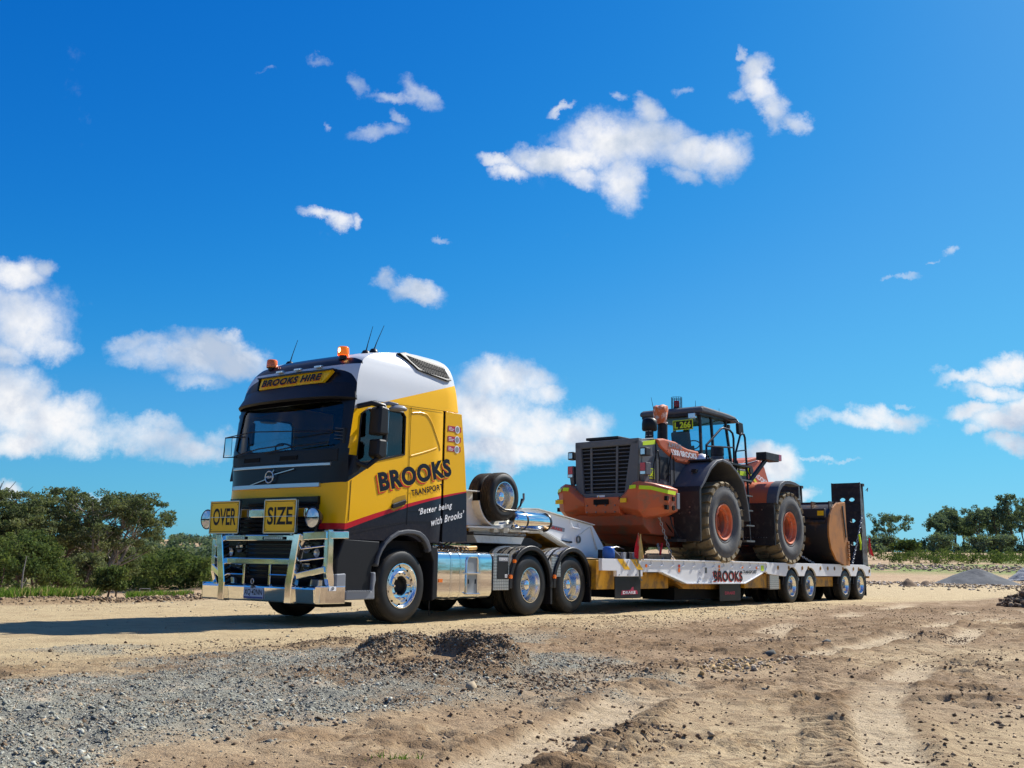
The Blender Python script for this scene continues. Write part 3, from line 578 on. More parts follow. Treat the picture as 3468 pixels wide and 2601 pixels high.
# cab paint: the sign writer's lines in the cab's own coordinates
def cab_paint():
    m = bpy.data.materials.new('cab_paint'); m.use_nodes = True; nt = m.node_tree; b = nt.nodes['Principled BSDF']
    t = nd(nt, 'ShaderNodeTexCoord'); s = nd(nt, 'ShaderNodeSeparateXYZ'); link(nt, t.outputs['Object'], s.inputs[0]); x, y, z = s.outputs
    ay = mth(nt, 'ABSOLUTE', y)
    gt = lambda a, b_: mth(nt, 'GREATER_THAN', a, b_); lt = lambda a, b_: mth(nt, 'LESS_THAN', a, b_)
    AND = lambda *k: k[0] if len(k) == 1 else mth(nt, 'MULTIPLY', k[0], AND(*k[1:])); OR = lambda a, b_: mth(nt, 'MAXIMUM', a, b_)
    lin = lambda v, k, c: mth(nt, 'MULTIPLY_ADD', v, k, c)
    xs = mth(nt, 'MAXIMUM', x, -1.2)
    top = mth(nt, 'ADD', lin(xs, .24, 1.725), mth(nt, 'MULTIPLY', mth(nt, 'MULTIPLY', xs, xs), -.027))
    bot = mth(nt, 'SUBTRACT', top, lin(xs, -.024, .056))
    col = mixc(nt, gt(z, lin(x, .295, 3.362)), YEL, WHT)
    col = mixc(nt, lt(z, top), col, RED); col = mixc(nt, lt(z, bot), col, NAVY)
    # black front: everything forward of the corner line and above the yellow nose
    xb = mth(nt, 'MINIMUM', mth(nt, 'MULTIPLY_ADD', mth(nt, 'SUBTRACT', z, 3.16), .15, -1.125), -1.09)
    xb = mth(nt, 'ADD', xb, mth(nt, 'MULTIPLY', lt(z, 2.45), .03))
    front = AND(lt(x, mth(nt, 'MAXIMUM', xb, mth(nt, 'MULTIPLY_ADD', gt(z, 3.72), 1.0, -1.93))), gt(z, mth(nt, 'MULTIPLY_ADD', ay, .06, 1.90)))
    tri = AND(gt(z, lin(x, .57, 2.67)), lt(x, -.62), lt(z, 2.36), gt(z, 1.97))
    roof = AND(lt(ay, lin(x, .0, .72)), lt(x, -.25), gt(z, 3.8))
    col = mixc(nt, OR(OR(front, tri), roof), col, (.0065, .007, .012))
    n = noise(nt, t.outputs['Object'], 2.5, 6, .6)
    n2 = noise(nt, t.outputs['Object'], 22, 5, .7); low = mth(nt, 'MULTIPLY', rng(nt, z, 1.9, 1.15), rng(nt, n2.outputs[0], .42, .72)); col = mixc(nt, mth(nt, 'MULTIPLY', low, .05), col, (.34, .26, .16))
    link(nt, mixc(nt, mth(nt, 'MULTIPLY', rng(nt, n.outputs[0], .5, .85), .03), col, (.35, .28, .18)), b.inputs['Base Color'])
    b.inputs['Roughness'].default_value = .28; b.inputs['Specular IOR Level'].default_value = .3
    return m
M['cab'] = cab_paint()
def interp(tab, z): return np.interp(z, [t[0] for t in tab], [t[1] for t in tab])
XF = [(1.18,-1.385),(1.9,-1.40),(2.35,-1.38),(2.5,-1.36),(3.15,-1.24),(3.42,-1.185),(3.6,-1.13),(3.75,-1.06),(3.85,-.97),(3.93,-.80),(4.0,-.55),(4.06,-.28),(4.11,-.02),(4.16,.3),(4.20,.62),(4.235,.95),(4.25,1.1)]
XK = [(1.18,-1.23),(1.4,-1.23),(2.0,-1.20),(2.42,-1.235),(3.16,-1.135),(3.42,-1.09),(3.6,-1.04),(3.75,-.95),(3.85,-.84),(3.93,-.62),(4.0,-.35),(4.06,-.05),(4.11,.2),(4.16,.5),(4.20,.8),(4.235,1.05),(4.25,1.15)]
WW = [(1.18,1.235),(1.5,1.25),(3.2,1.245),(3.3,1.235),(3.6,1.20),(3.85,1.13),(3.95,1.08),(4.03,1.02),(4.09,.95),(4.14,.86),(4.2,.70),(4.235,.5),(4.25,.3)]
XR = [(1.18,.885),(3.255,.885),(3.27,1.26),(3.7,1.235),(4.1,1.22),(4.2,1.20),(4.25,1.19)]
def cab_ring(z, ins=0.):
    xf, xk, w, xr = interp(XF, z)+ins, interp(XK, z)+ins, interp(WW, z)-ins, interp(XR, z)-ins
    half = []
    for k in range(15):                       # front, from the middle out to the corner
        t = k/14; y = w*math.sin(t*math.pi/2)**.9; f = y/w
        x = xf+(xk-xf)*(.38*f**2+.62*f**9); half.append((x, -y))
    rx = max(min(.06, (xr-xk)*.3), .005)
    for k in range(1, 8): half.append((xk+(xr-rx-xk)*(k/8)**.9, -w))
    for a in (0, .5, 1): half.append((xr-rx+rx*math.sin(a*math.pi/2), -w+rx*(1-math.cos(a*math.pi/2))))
    half.append((xr, -w*.5)); half.append((xr, 0))
    return half+[(x, -y) for x, y in half[-2:0:-1]]
def loft(zs, ins=0., capr=True):
    m = MB(); rings = [cab_ring(z, ins) for z in zs]; n = len(rings[0])
    m.v = [(x, y, z) for r, z in zip(rings, zs) for x, y in r]
    m.f = [(i*n+k, i*n+n+k, i*n+n+(k+1) % n, i*n+(k+1) % n) for i in range(len(zs)-1) for k in range(n)]
    m.f += [tuple(range(n)), tuple(range((len(zs)-1)*n, len(zs)*n))[::-1]]; m.m = [0]*len(m.f); return m
zs = [1.18, 1.3, 1.45, 1.6, 1.75, 1.9, 2.05, 2.2, 2.35, 2.5, 2.7, 2.9, 3.05, 3.15, 3.2, 3.255, 3.27, 3.35, 3.45, 3.55, 3.65, 3.72, 3.78, 3.83, 3.87, 3.9, 3.93, 3.96, 3.99, 4.02, 4.045, 4.07, 4.09, 4.11, 4.13, 4.15, 4.17, 4.19, 4.205, 4.22, 4.235, 4.25]
cab = loft(zs).build('cab_body', M['cab'], truck, 0)
inner = loft([z for z in np.linspace(1.35, 3.6, 24)], .05)
inner.v = [(min(x, .83), y, z) for x, y, z in inner.v]
winpoly = [(-1.06,2.26),(-.72,2.31),(-.05,2.47),(-.055,3.04),(-.11,3.10),(-.55,3.10),(-.86,3.06),(-1.0,2.97)]
cut = [inner,
       MB().prism([(-.99, 2.46), (.99, 2.46), (1.12, 2.52), (1.09, 3.08), (1.02, 3.15), (-1.02, 3.15), (-1.09, 3.08), (-1.12, 2.52)], -1.9, -1.0, 'x'),
       MB().prism(winpoly, -1.6, 1.6, 'y'),
       MB().cyl((.02, -1.6, .53), (.02, -.75, .53), .74, n=48), MB().cyl((.02, .75, .53), (.02, 1.6, .53), .74, n=48)]
tmp = []
for k, c in enumerate(cut):
    bm = bmesh.new(); me = bpy.data.meshes.new('c'); me.from_pydata(c.v, [], c.f); bm.from_mesh(me); bmesh.ops.recalc_face_normals(bm, faces=bm.faces); bm.to_mesh(me); bm.free()
    o = bpy.data.objects.new('cutter', me); COL.objects.link(o); tmp.append(o)
    b = cab.modifiers.new('b', 'BOOLEAN'); b.operation = 'DIFFERENCE'; b.solver = 'EXACT'; b.object = o
bm = bmesh.new(); bm.from_mesh(cab.data); bmesh.ops.recalc_face_normals(bm, faces=bm.faces); bm.to_mesh(cab.data); bm.free()
bake(cab)
for o in tmp: bpy.data.objects.remove(o)
cab.data.materials.clear(); cab.data.materials.append(M['cab'])
cab.data.polygons.foreach_set('use_smooth', [True]*len(cab.data.polygons)); cab.data.set_sharp_from_angle(angle=R(32))

# glazing
def front_sheet(z0, z1, w, ins, nz=8, ny=20):
    m = MB(); 
    for i in range(nz+1):
        z = z0+(z1-z0)*i/nz; xf, xk, ww = interp(XF, z), interp(XK, z), interp(WW, z)
        for k in range(ny+1):
            y = -w+2*w*k/ny; f = abs(y)/ww; m.v.append((xf+(xk-xf)*(.38*f**2+.62*f**9)+ins, y, z))
    m.f = [(i*(ny+1)+k, (i+1)*(ny+1)+k, (i+1)*(ny+1)+k+1, i*(ny+1)+k+1) for i in range(nz) for k in range(ny)]; m.m = [0]*len(m.f); return m
front_sheet(2.44, 3.17, 1.135, .02).build('windscreen', M['glass'], truck, 60)
for s in (-1, 1):
    MB().prism([(x, z) for x, z in [(-1.08,2.24),(-.72,2.29),(-.03,2.45),(-.03,3.12),(-.55,3.12),(-.9,3.08),(-1.03,2.98)]], s*1.225, s*1.22).build('side_window', M['glasstint'], truck, 0)
    o = MB().tube([(x, s*1.242, z) for x, z in winpoly], .017, 6, close=True).build('window_seal', M['black'], truck, 50)
# cabin interior
it = MB(); it.box(-1.22, -.8, -1.15, 1.15, 2.0, 2.44); it.box(-1.12,-.75,.25,.95,2.3,2.5); it.build('dashboard', M['seat'], truck, 0, .02)
it = MB().box(.80, .83, -1.18, 1.18, 1.4, 3.55); it.build('cabin_rear_wall', M['seat'], truck, 0)
MB().box(-.9, .8, -1.17, 1.17, 1.36, 1.42).build('cabin_floor', M['seat'], truck, 0)
MB().box(-.75, .2, -1.12, -.15, 3.12, 3.5).box(-1.1, .8, -1.15, 1.15, 3.35, 3.4).build('overhead_locker', M['seat'], truck, 0)
for y in (-.62, .62):
    st = MB().box(-.35, .15, y-.25, y+.25, 1.9, 2.05).prism([(.1, 2.0), (.25, 2.0), (.38, 2.72), (.28, 2.74)], y-.25, y+.25); st.build('seat', M['seat'], truck, 0, .03)
    MB().prism([(.27, 2.74), (.37, 2.74), (.4, 2.95), (.31, 2.95)], y-.13, y+.13).build('headrest', M['seat'], truck, 0, .03)
sw = MB().tube([(-.72+.10*math.cos(t)*1, .62+.22*math.sin(t), 2.55-.20*math.cos(t)*.5+.0) for t in np.linspace(0, 2*math.pi, 25)[:-1]], .014, 8, close=True)
sw.cyl((-.72, .62, 2.55), (-.9, .62, 2.3), .03); sw.tube([(-.72, .42, 2.55), (-.72, .82, 2.55)], .012, 6); sw.build('steering_wheel', M['black'], truck, 50)

# side fairings behind the doors, roof to chassis
for s in (-1, 1):
    m = MB(); prof = [(.893, 3.25), (1.30, 3.25), (1.40, 2.6), (1.475, 1.95), (1.50, 1.40), (1.515, 1.215), (.893, 1.19)]
    m.prism(prof, s*1.25, s*1.215); m.build('side_fairing', M['cab'], truck, 30, .003)
    MB().prism([(.886, 1.2), (.894, 1.2), (.894, 3.25), (.886, 3.25)], s*1.24, s*1.2).build('panel_gap', M['dark'], truck, 0)
for s in (-1, 1):
    g = MB()
    def strip(x0, z0, x1, z1, w=.006, yy=1.2535, gg=g, s=s):
        d = Vector((x1-x0, 0, z1-z0)).normalized(); n = Vector((-d.z, 0, d.x))*w/2
        pts = [Vector((x0, 0, z0))-n, Vector((x1, 0, z1))-n, Vector((x1, 0, z1))+n, Vector((x0, 0, z0))+n]
        gg.prism([(p.x, p.z) for p in pts], s*(yy-.003), s*yy)
    strip(.055, 1.42, .065, 3.2); strip(-1.17, 1.43, -1.15, 2.0, .01); strip(-.76, 3.19, .06, 3.215); strip(-1.02, 3.12, -.76, 3.19)
    strip(.06, 3.215, .89, 3.25); strip(.06, 3.05, .06, 3.2); strip(-1.1, 1.30, .05, 1.47, .004); strip(.05, 1.47, .89, 1.50, .004); strip(.05, 1.62, 1.49, 1.72, .003)
    g.build('door_gap', M['dark'], truck, 0)
    MB().tube([(x, s*1.238, z) for x, z in [(.10,3.12),(.30,3.15),(.44,3.14),(.52,3.08),(.60,2.98),(.76,2.70),(.785,2.62)]], [.016]*7, 8).build('pressed_rib', M['yellow'], truck, 60)
    MB().tube([(x, s*1.236, z) for x, z in [(.10,2.46),(.35,2.53),(.55,2.59),(.69,2.64)]], .02, 8).build('pressed_rib', M['yellow'], truck, 60)
    # door handle; shade of its recess painted as a flat darker-yellow patch
    MB().prism([(-.31,1.63),(-.27,1.78),(-.2,1.82),(0,1.87),(.02,1.79),(-.02,1.70),(-.24,1.62)], s*1.252, s*1.2525).build('handle_recess_shade', mat('recess_shade_yellow', (.42, .23, .004), .4), truck, 0)
    MB().prism([(-.31,1.66),(-.30,1.715),(-.02,1.80),(.005,1.76),(-.03,1.72),(-.27,1.65)], s*1.25, s*1.285).build('door_handle', M['black'], truck, 0, .012)
    # air intake grille high on the cab flank
    fr = [(-.06,4.05),(.10,4.09),(.35,4.07),(1.0,4.01),(1.10,3.78),(.98,3.76),(.30,3.83),(.12,3.95)]
    inn = [(.10,4.04),(.98,3.965),(1.045,3.82),(.98,3.81),(.32,3.88),(.17,3.97)]
    yo = lambda z: 1.145-(z-3.78)*.42
    def slab(poly, o0, o1, nm, mt, bv=0, s=s):
        mm = MB(); n = len(poly); mm.v = [(x, s*(yo(z)+o), z) for o in (o0, o1) for x, z in poly]
        mm.f = [tuple(range(n)), tuple(range(2*n-1, n-1, -1))]+[(i, i+n, (i+1) % n+n, (i+1) % n) for i in range(n)]; mm.m = [0]*len(mm.f)
        return mm.build(nm, mt, truck, 0, bv)
    slab(fr, -.03, .045, 'roof_vent', M['black'], .012); slab(inn, .04, .05, 'vent_mesh', M['dark'])
    gm = MB()
    for k in range(22):
        x = .14+k*.04; zt = 4.035-.072*(x-.1); zb = max(3.815, 3.965-.6*(x-.17)) if x < .42 else 3.83-.03*(x-.42)
        if x < .32: zb = 3.97-.6*(x-.17)
        gm.bar((x, s*(yo(zt)+.052), zt), (x+.02, s*(yo(zb)+.052), zb), .006, .006, (0, 1, 0))
        gm.bar((min(x-.0+.0, 1.0), s*(yo(zt)+.054), zt), (min(x+.09, 1.03), s*(yo(zb)+.054), zb), .005, .005, (0, 1, 0))
    gm.build('vent_bars', M['loaddark'], truck, 0)
    # wheel arch lip
    arc = [(-.59,.84),(-.56,.95),(-.50,1.06),(-.42,1.15),(-.31,1.24),(-.14,1.325),(.05,1.355),(.22,1.355),(.36,1.335),(.47,1.28),(.55,1.21),(.605,1.12),(.62,1.05)]
    iarc = [(-.55,.80),(-.52,.93),(-.46,1.03),(-.38,1.12),(-.28,1.19),(-.12,1.265),(.05,1.29),(.20,1.29),(.32,1.27),(.42,1.22),(.49,1.15),(.54,1.08),(.55,1.02)]
    MB().prism(arc+iarc[::-1], s*1.16, s*1.275).build('wheel_arch', M['grey'], truck, 0, .015)
    ih = MB()
    for k in range(len(iarc)-1):
        (xa, za), (xb, zb) = iarc[k], iarc[k+1]; ih.add([(xa, s*1.2, za), (xb, s*1.2, zb), (xb, s*.72, zb), (xa, s*.72, za)], [(0, 1, 2, 3)])
    ih.build('arch_liner', M['dark'], truck, 0)
    # steps in front of the wheel
    lo = MB().prism([(-1.36,.40),(-.66,.40),(-.64,.80),(-.53,.95),(-.49,1.17),(-1.22,1.19),(-1.34,.9)], s*1.235, s*.7); lo.build('lower_cab_corner', M['black'], truck, 0, .02)
    MB().prism([(-1.36,.70),(-1.18,.71),(-1.17,.34),(-1.36,.34)], s*1.262, s*1.1).build('corner_step_panel', M['stepgrey'], truck, 0, .015)
    MB().prism([(-1.17,.47),(-.66,.465),(-.65,.72),(-.60,.73),(-.585,.62),(-.61,.52),(-.60,.35),(-1.17,.345)], s*1.275, s*1.05).build('cab_step', M['stepgrey'], truck, 0, .015)
    for k in range(10): MB().box(-1.15+k*.049, -1.12+k*.049, s*1.27-.04, s*1.27+.012, .47, .478).build('step_tread', M['stepgrey'], truck, 0)

# front of the cab
MB().prism([(-1.16,1.20),(-1.385,1.20),(-1.40,.95),(-1.38,.62),(-1.30,.45),(-1.1,.42)], -1.1, 1.1).build('lower_front_panel', M['black'], truck, 0, .03)
vis = MB()
for i, (dx, z) in enumerate(((-.235, 3.20), (-.02, 3.44), (.0, 3.40), (-.19, 3.17))):
    for k in range(25):
        y = -1.27+2.54*k/24; f = abs(y)/1.27; xf, xk = -1.205, -1.13
        xx = xf+dx+(.30 if dx < -.1 else .16)*(.5*f**2+.5*f**8)-.02; vis.v.append((xx, y*(.93 if i in (1, 2) else 1), z-(.02*f**4)))
for i in range(4):
    for k in range(24): vis.f.append((i*25+k, i*25+k+1, ((i+1) % 4)*25+k+1, ((i+1) % 4)*25+k))
vis.f += [(0, 25, 50, 75), (24, 99, 74, 49)]; vis.m = [0]*len(vis.f)
vis.build('sun_visor', M['black'], truck, 40, .006)
# header sign: leans with the roof, reads BROOKS HIRE
hp0, hp1 = Vector((-1.262, 0, 3.445)), Vector((-1.215, 0, 3.62))
hs = MB(); hu = (hp1-hp0)
ha = [(.73,0),(-.66,0),(-.80,1),(.74,1)]
P4 = [hp0+hu*t+Vector((.035*(abs(y)/.8)**2, y, 0)) for y, t in ha]
hs.add([p for p in P4]+[p+Vector((.05, 0, -.012)) for p in P4], [(0, 1, 2, 3), (7, 6, 5, 4), (0, 4, 5, 1), (1, 5, 6, 2), (2, 6, 7, 3), (3, 7, 4, 0)])
head = hs.build('header_sign', M['signyellow'], truck, 0)
MB().bar((-1.17, -.84, 3.63), (-1.17, .80, 3.63), .1, .02).bar((-1.2, .78, 3.44), (-1.18, .78, 3.62), .02, .05).build('header_sign_edge', M['blackgloss'], truck, 0)
b0 = hp0+hu*.18+Vector((.012, .66, 0))
for off, mt, dd in (((.0, .005, -.006), 'txtred', .012), ((0, 0, 0), 'txtblack', .016)):
    text('lettering', 'BROOKS HIRE', head, M[mt], b0+Vector(off), (0, -1.30, 0), hu*.62, bold=.03 if mt == 'txtred' else .042, space=1.12, shear=.18, depth=dd)
for y in (.42, .02, -.42):
    mk = MB().box(-1.13, -1.03, y-.07, y+.07, 3.70, 3.735).build('marker_lamp', M['chrome'], truck, 0, .008)
    MB().box(-1.14, -1.10, y-.045, y+.045, 3.703, 3.728).build('lens', M['lens'], mk, 0)
for y in (-.98,.98): MB().box(-1.10, -1.05, y-.04, y+.04, 3.52, 3.55).build('marker_lamp', M['lens'], truck, 0, .006)
MB().cyl((-1.02,-.86,3.705),(-1.05,-.87,3.70),.014).build('corner_lamp', M['amber'], truck)
MB().cyl((-1.07,.9,3.62),(-1.10,.9,3.62),.014).build('corner_lamp', M['amber'], truck)
# nose: chrome strips, badge, grille
def nose(z, y, out=0.0):
    f = abs(y)/1.25; xf, xk = interp(XF, z), interp(XK, z); return xf+(xk-xf)*(.38*f**2+.62*f**9)-out
def nose_strip(name, mt, zb, zt, y0, y1, out, taper=0, n=18, par=truck):
    m = MB()
    for z in (zb, zt):
        for o in (0., out):
            for k in range(n+1):
                y = y0+(y1-y0)*k/n; zz = z+(taper*(1-abs(2*k/n-1)**6) if z == zb else 0); m.v.append((nose(zz, y, o), y, zz))
    N = n+1; q = lambda a, b: [(a*N+k, a*N+k+1, b*N+k+1, b*N+k) for k in range(n)]
    m.f = q(0, 1)+q(1, 3)+q(3, 2)+q(2, 0)+[(0, 2*N, 3*N, N), (n, N+n, 3*N+n, 2*N+n)]; m.m = [0]*len(m.f); return m.build(name, mt, par, 40, .004)
nose_strip('chrome_strip', M['brushed'], 2.205, 2.245, -1.02, 1.1, .02); nose_strip('chrome_strip', M['brushed'], 1.905, 1.965, -.86, 1.07, .03)
nose_strip('windscreen_base_panel', M['black'], 2.27, 2.44, -1.12, 1.12, .012)
for y in (.62, -.2): nose_strip('wiper_recess', M['dark'], 2.31, 2.37, y-.18, y+.18, .016)
for y0, y1, r in ((1.0, -.1, 0), (.3, -1.0, 0)):
    MB().tube([(nose(2.42, y0, .05), y0, 2.43), (nose(2.47, (y0+y1)/2, .06), (y0+y1)/2, 2.50), (nose(2.5, y1, .05), y1, 2.53)], .009, 6).build('wiper', M['black'], truck)
em = MB().tube([(nose(2.07, .14, .045), .14+.085*math.cos(t), 2.07+.085*math.sin(t)) for t in np.linspace(0, 2*math.pi, 29)[:-1]], .011, 8, close=True)
em.bar((nose(2.07, .06, .05), .075, 2.13), (nose(2.07, .06, .05), .035, 2.17), .012, .012, (1, 0, 0))
emb = em.build('badge', M['brushed'], truck, 60)
text('lettering', 'VOLVO', emb, M['txtwhite'], (nose(2.07, .14, .048), .205, 2.053), (0, -.13, 0), (0, 0, .034), bold=.03)
MB().bar((nose(1.96, .60, .022), .60, 1.96), (nose(2.04, .22, .03), .22, 2.04), .012, .016, (1, 0, 0)).bar((nose(2.1, .06, .03), .06, 2.105), (nose(2.17, -.35, .022), -.35, 2.175), .012, .016, (1, 0, 0)).build('badge_bar', M['brushed'], truck, 0)
gr = MB()
for z in np.arange(.66, 1.66, .062):
    for k in range(12):
        y0, y1 = -.82+.1367*k, -.82+.1367*(k+1)
        if z < 1.2: gr.bar((-1.41, y0, z), (-1.41, y1, z), .03, .022)
        else: gr.bar((nose(z, y0, .02), y0, z), (nose(z, y1, .02), y1, z), .03, .022)
grp = nose_strip('grille_panel', M['black'], 1.20, 1.76, -.86, 1.06, .03)
gr.build('grille_bars', M['blackgloss'], truck, 0)
nose_strip('grille_top_edge', M['blackgloss'], 1.66, 1.77, -.87, 1.07, .045)
fh = text('lettering', 'FH', truck, M['txtwhite'], (nose(1.71, -.72, .05)+.03, -.655, 1.685), (.012, -.11, 0), (0, 0, .055), bold=.02, shear=.2)
for s in (-1, 1):
    hl = MB().prism([(s*.50,.66),(s*.60,1.17),(s*1.02,1.17),(s*1.08,.9),(s*.95,.62)], -1.40, -1.30, 'x').build('headlight', M['blackgloss'], truck, 0, .02)
    for y, z, r in ((.72, 1.05, .075), (.72, .82, .075), (.92, .98, .06)):
        MB().lathe([(0, .012), (r*.8, .006), (r, -.012)], (-1.412, s*y, z), 'x', 20).build('lens', M['lens'], hl, 60)
    MB().prism([(s*.99,.72),(s*1.0,1.12),(s*1.09,1.13),(s*1.09,.75)], -1.40, -1.26, 'x').build('indicator', M['lens'], hl, 0, .01)
    MB().prism([(s*.80,.50),(s*.82,.62),(s*1.05,.62),(s*1.05,.52)], -1.42, -1.3, 'x').build('fog_lamp', M['lens'], truck, 0, .01)

# roof: beacons, aerials
def beacon(x, y, z, lit):
    b = MB().cyl((x, y, z), (x, y, z+.05), .055, .06, 20).cyl((x, y, z-.10), (x, y, z), .012).box(x-.05, x+.07, y-.05, y+.05, z-.015, z).build('beacon', M['black'], truck, 40)
    MB().lathe([(.085, .05), (.088, .07), (.083, .165), (.07, .18), (0, .183)], (x, y, z), 'z', 24).build('beacon_lens', M['amberlit'] if lit else M['amber'], b, 50)
    MB().tube([(x, y-.05, z-.01), (x+.1, y-.02, z-.05), (x+.2, y+.02, z-.09)], .014, 8).build('beacon_bracket', M['brushed'], b)
    if lit: MB().lathe([(0, .05), (.03, .035), (.036, 0), (.03, -.035), (0, -.05)], (x-.087+.03, y+.0, z+.115), 'z', 14).build('beacon_flash', M['lampglow'], b, 60)
beacon(-.95, -.77, 3.83, True); beacon(-.93, .82, 3.80, False)
for (x, y, z, xt, zt) in ((-.56,-.85,3.93,-.43,4.42), (-.34,-.80,4.0,-.13,4.50), (-.56,.83,3.93,-.42,4.40)):
    b = MB().lathe([(.075, -.03), (.07, .04), (.045, .085), (0, .10)], (x, y, z), 'z', 18).build('aerial_base', M['black'], truck, 50)
    MB().tube([(x, y, z+.06), (x+(xt-x)*.3, y, z+(zt-z)*.42), (xt, y, zt)], [.012, .007, .004], 6).build('aerial', M['black'], b)
# mirrors: two glass shells on one arm (near side), mesh-backed pair far side
for s in (-1, 1):
    arm = MB().tube([(-1.16, s*1.26, 2.28), (-1.0, s*1.40, 2.20), (-.82, s*1.47, 2.36), (-.76, s*1.49, 2.5), (-.74, s*1.50, 2.98), (-.80, s*1.49, 3.09), (-.98, s*1.42, 3.11), (-1.10, s*1.26, 3.06)], .038, 8).build('mirror_arm', M['black'], truck, 60)
    mm = MB().prism([(-.95,2.66),(-.93,3.04),(-.88,3.08),(-.76,3.06),(-.74,2.66)], s*1.34, s*1.56).build('mirror_housing', M['black'], arm, 0, .03)
    MB().box(-.742, -.738, s*1.36 if s < 0 else 1.36, s*1.54 if s < 0 else 1.54, 2.69, 3.03).build('mirror_glass', M['mirror'], arm, 0)
    MB().prism([(-.95,2.36),(-.93,2.60),(-.76,2.60),(-.75,2.36),(-.85,2.31)], s*1.35, s*1.55).build('mirror_housing', M['black'], arm, 0, .03)
    MB().box(-.742, -.738, s*1.37 if s < 0 else 1.37, s*1.53 if s < 0 else 1.53, 2.39, 2.57).build('mirror_glass', M['mirror'], arm, 0)
    MB().prism([(-1.22,2.05),(-1.17,2.36),(-.98,2.24),(-1.08,2.12)], s*1.22, s*1.32).build('mirror_foot', M['black'], arm, 0, .02)
    kb = MB().tube([(-.64, s*1.25, 3.13), (-.58, s*1.38, 3.17), (-.45, s*1.44, 3.15)], .03, 8).lathe([(0, .05), (.10, .03), (.14, -.01), (.13, -.03), (0, -.03)], (-.42, s*1.42, 3.11), 'z', 18)
    kb.build('kerb_mirror', M['stepgrey'], truck, 60)
    # front bumper mirror rack / cross-view mirror standing off the front corner
    if s > 0:
        fmr = MB().tube([(-1.30,.9,2.72),(-1.48,1.14,2.70),(-1.48,1.16,2.40),(-1.30,1.02,2.42)], .012, 6).tube([(-1.48,1.14,2.7),(-1.50,.5,2.75),(-1.44,-.3,2.72),(-1.32,-.9,2.70),(-1.22,-1.18,2.72)], .008, 6)
        fmr = fmr.build('stone_guard_frame', M['black'], truck)
        MB().box(-1.49, -1.475, .98, 1.13, 2.42, 2.69).build('corner_mirror', M['mirror'], fmr, 0, .004)
for z in (2.74,2.69,2.64,2.59): MB().tube([(-1.30,-1.03,z),(-1.27,-1.17,z-.015)],.005,5).build('guard_mesh', M['grey'], truck)
MB().box(-1.27,-1.2,-1.2,-1.155,2.52,2.74).build('guard_hinge', M['black'], truck, 0, .01)
# lettering on the flank
def side_text(s_, m_, p, q, top, **k):   # p, q: baseline ends (x, z), top: height vector (dx, dz)
    return text('lettering', s_, truck, M[m_], (p[0], -1.2545, p[1]), (q[0]-p[0], 0, q[1]-p[1]), (top[0], 0, top[1]), **k)
side_text('BROOKS', 'txtred', (-.588, 1.84), (1.052, 2.20), (-.075, .275), bold=.035, depth=.001, space=1.12)
side_text('BROOKS', 'txtyellow', (-.57, 1.862), (1.07, 2.22), (-.075, .275), bold=.045, depth=.002, space=1.12)
side_text('BROOKS', 'txtnavy', (-.555, 1.875), (1.085, 2.235), (-.075, .275), bold=.045, depth=.003, space=1.12)
side_text('TRANSPORT', 'txtnavy', (.13, 1.855), (.872, 2.01), (-.015, .09), bold=.025, depth=.004, space=1.1)
side_text('‘Better being', 'txtwhite', (.315, 1.555), (1.11, 1.705), (-.01, .125), bold=.02, depth=.003, shear=.25, space=1.15)
side_text('with Brooks’', 'txtwhite', (.61, 1.425), (1.42, 1.60), (-.01, .115), bold=.02, depth=.003, shear=.25, space=1.15)
for z in (2.985, 2.82, 2.665):
    bd = MB().prism([(.95, z-.045), (.955, z+.045), (1.285, z+.05), (1.29, z-.03)], -1.254, -1.2525).build('badge_plate', M['maroon'], truck, 0)
    MB().lathe([(0, -.0), (.062, -.0)], (1.19, -1.2565, z+.003), 'y', 24).build('badge_disc', M['txtwhite'], bd, 0)
    MB().lathe([(0, 0), (.045, 0)], (1.19, -1.258, z+.003), 'y', 24).build('badge_disc', M['txtgrey'], bd, 0)
    for k, w in enumerate((.07, .13, .11)): MB().box(.975, .975+w, -1.2555, -1.2545, z+.018-k*.022, z+.026-k*.022).build('badge_print', M['txtwhite'], bd, 0)

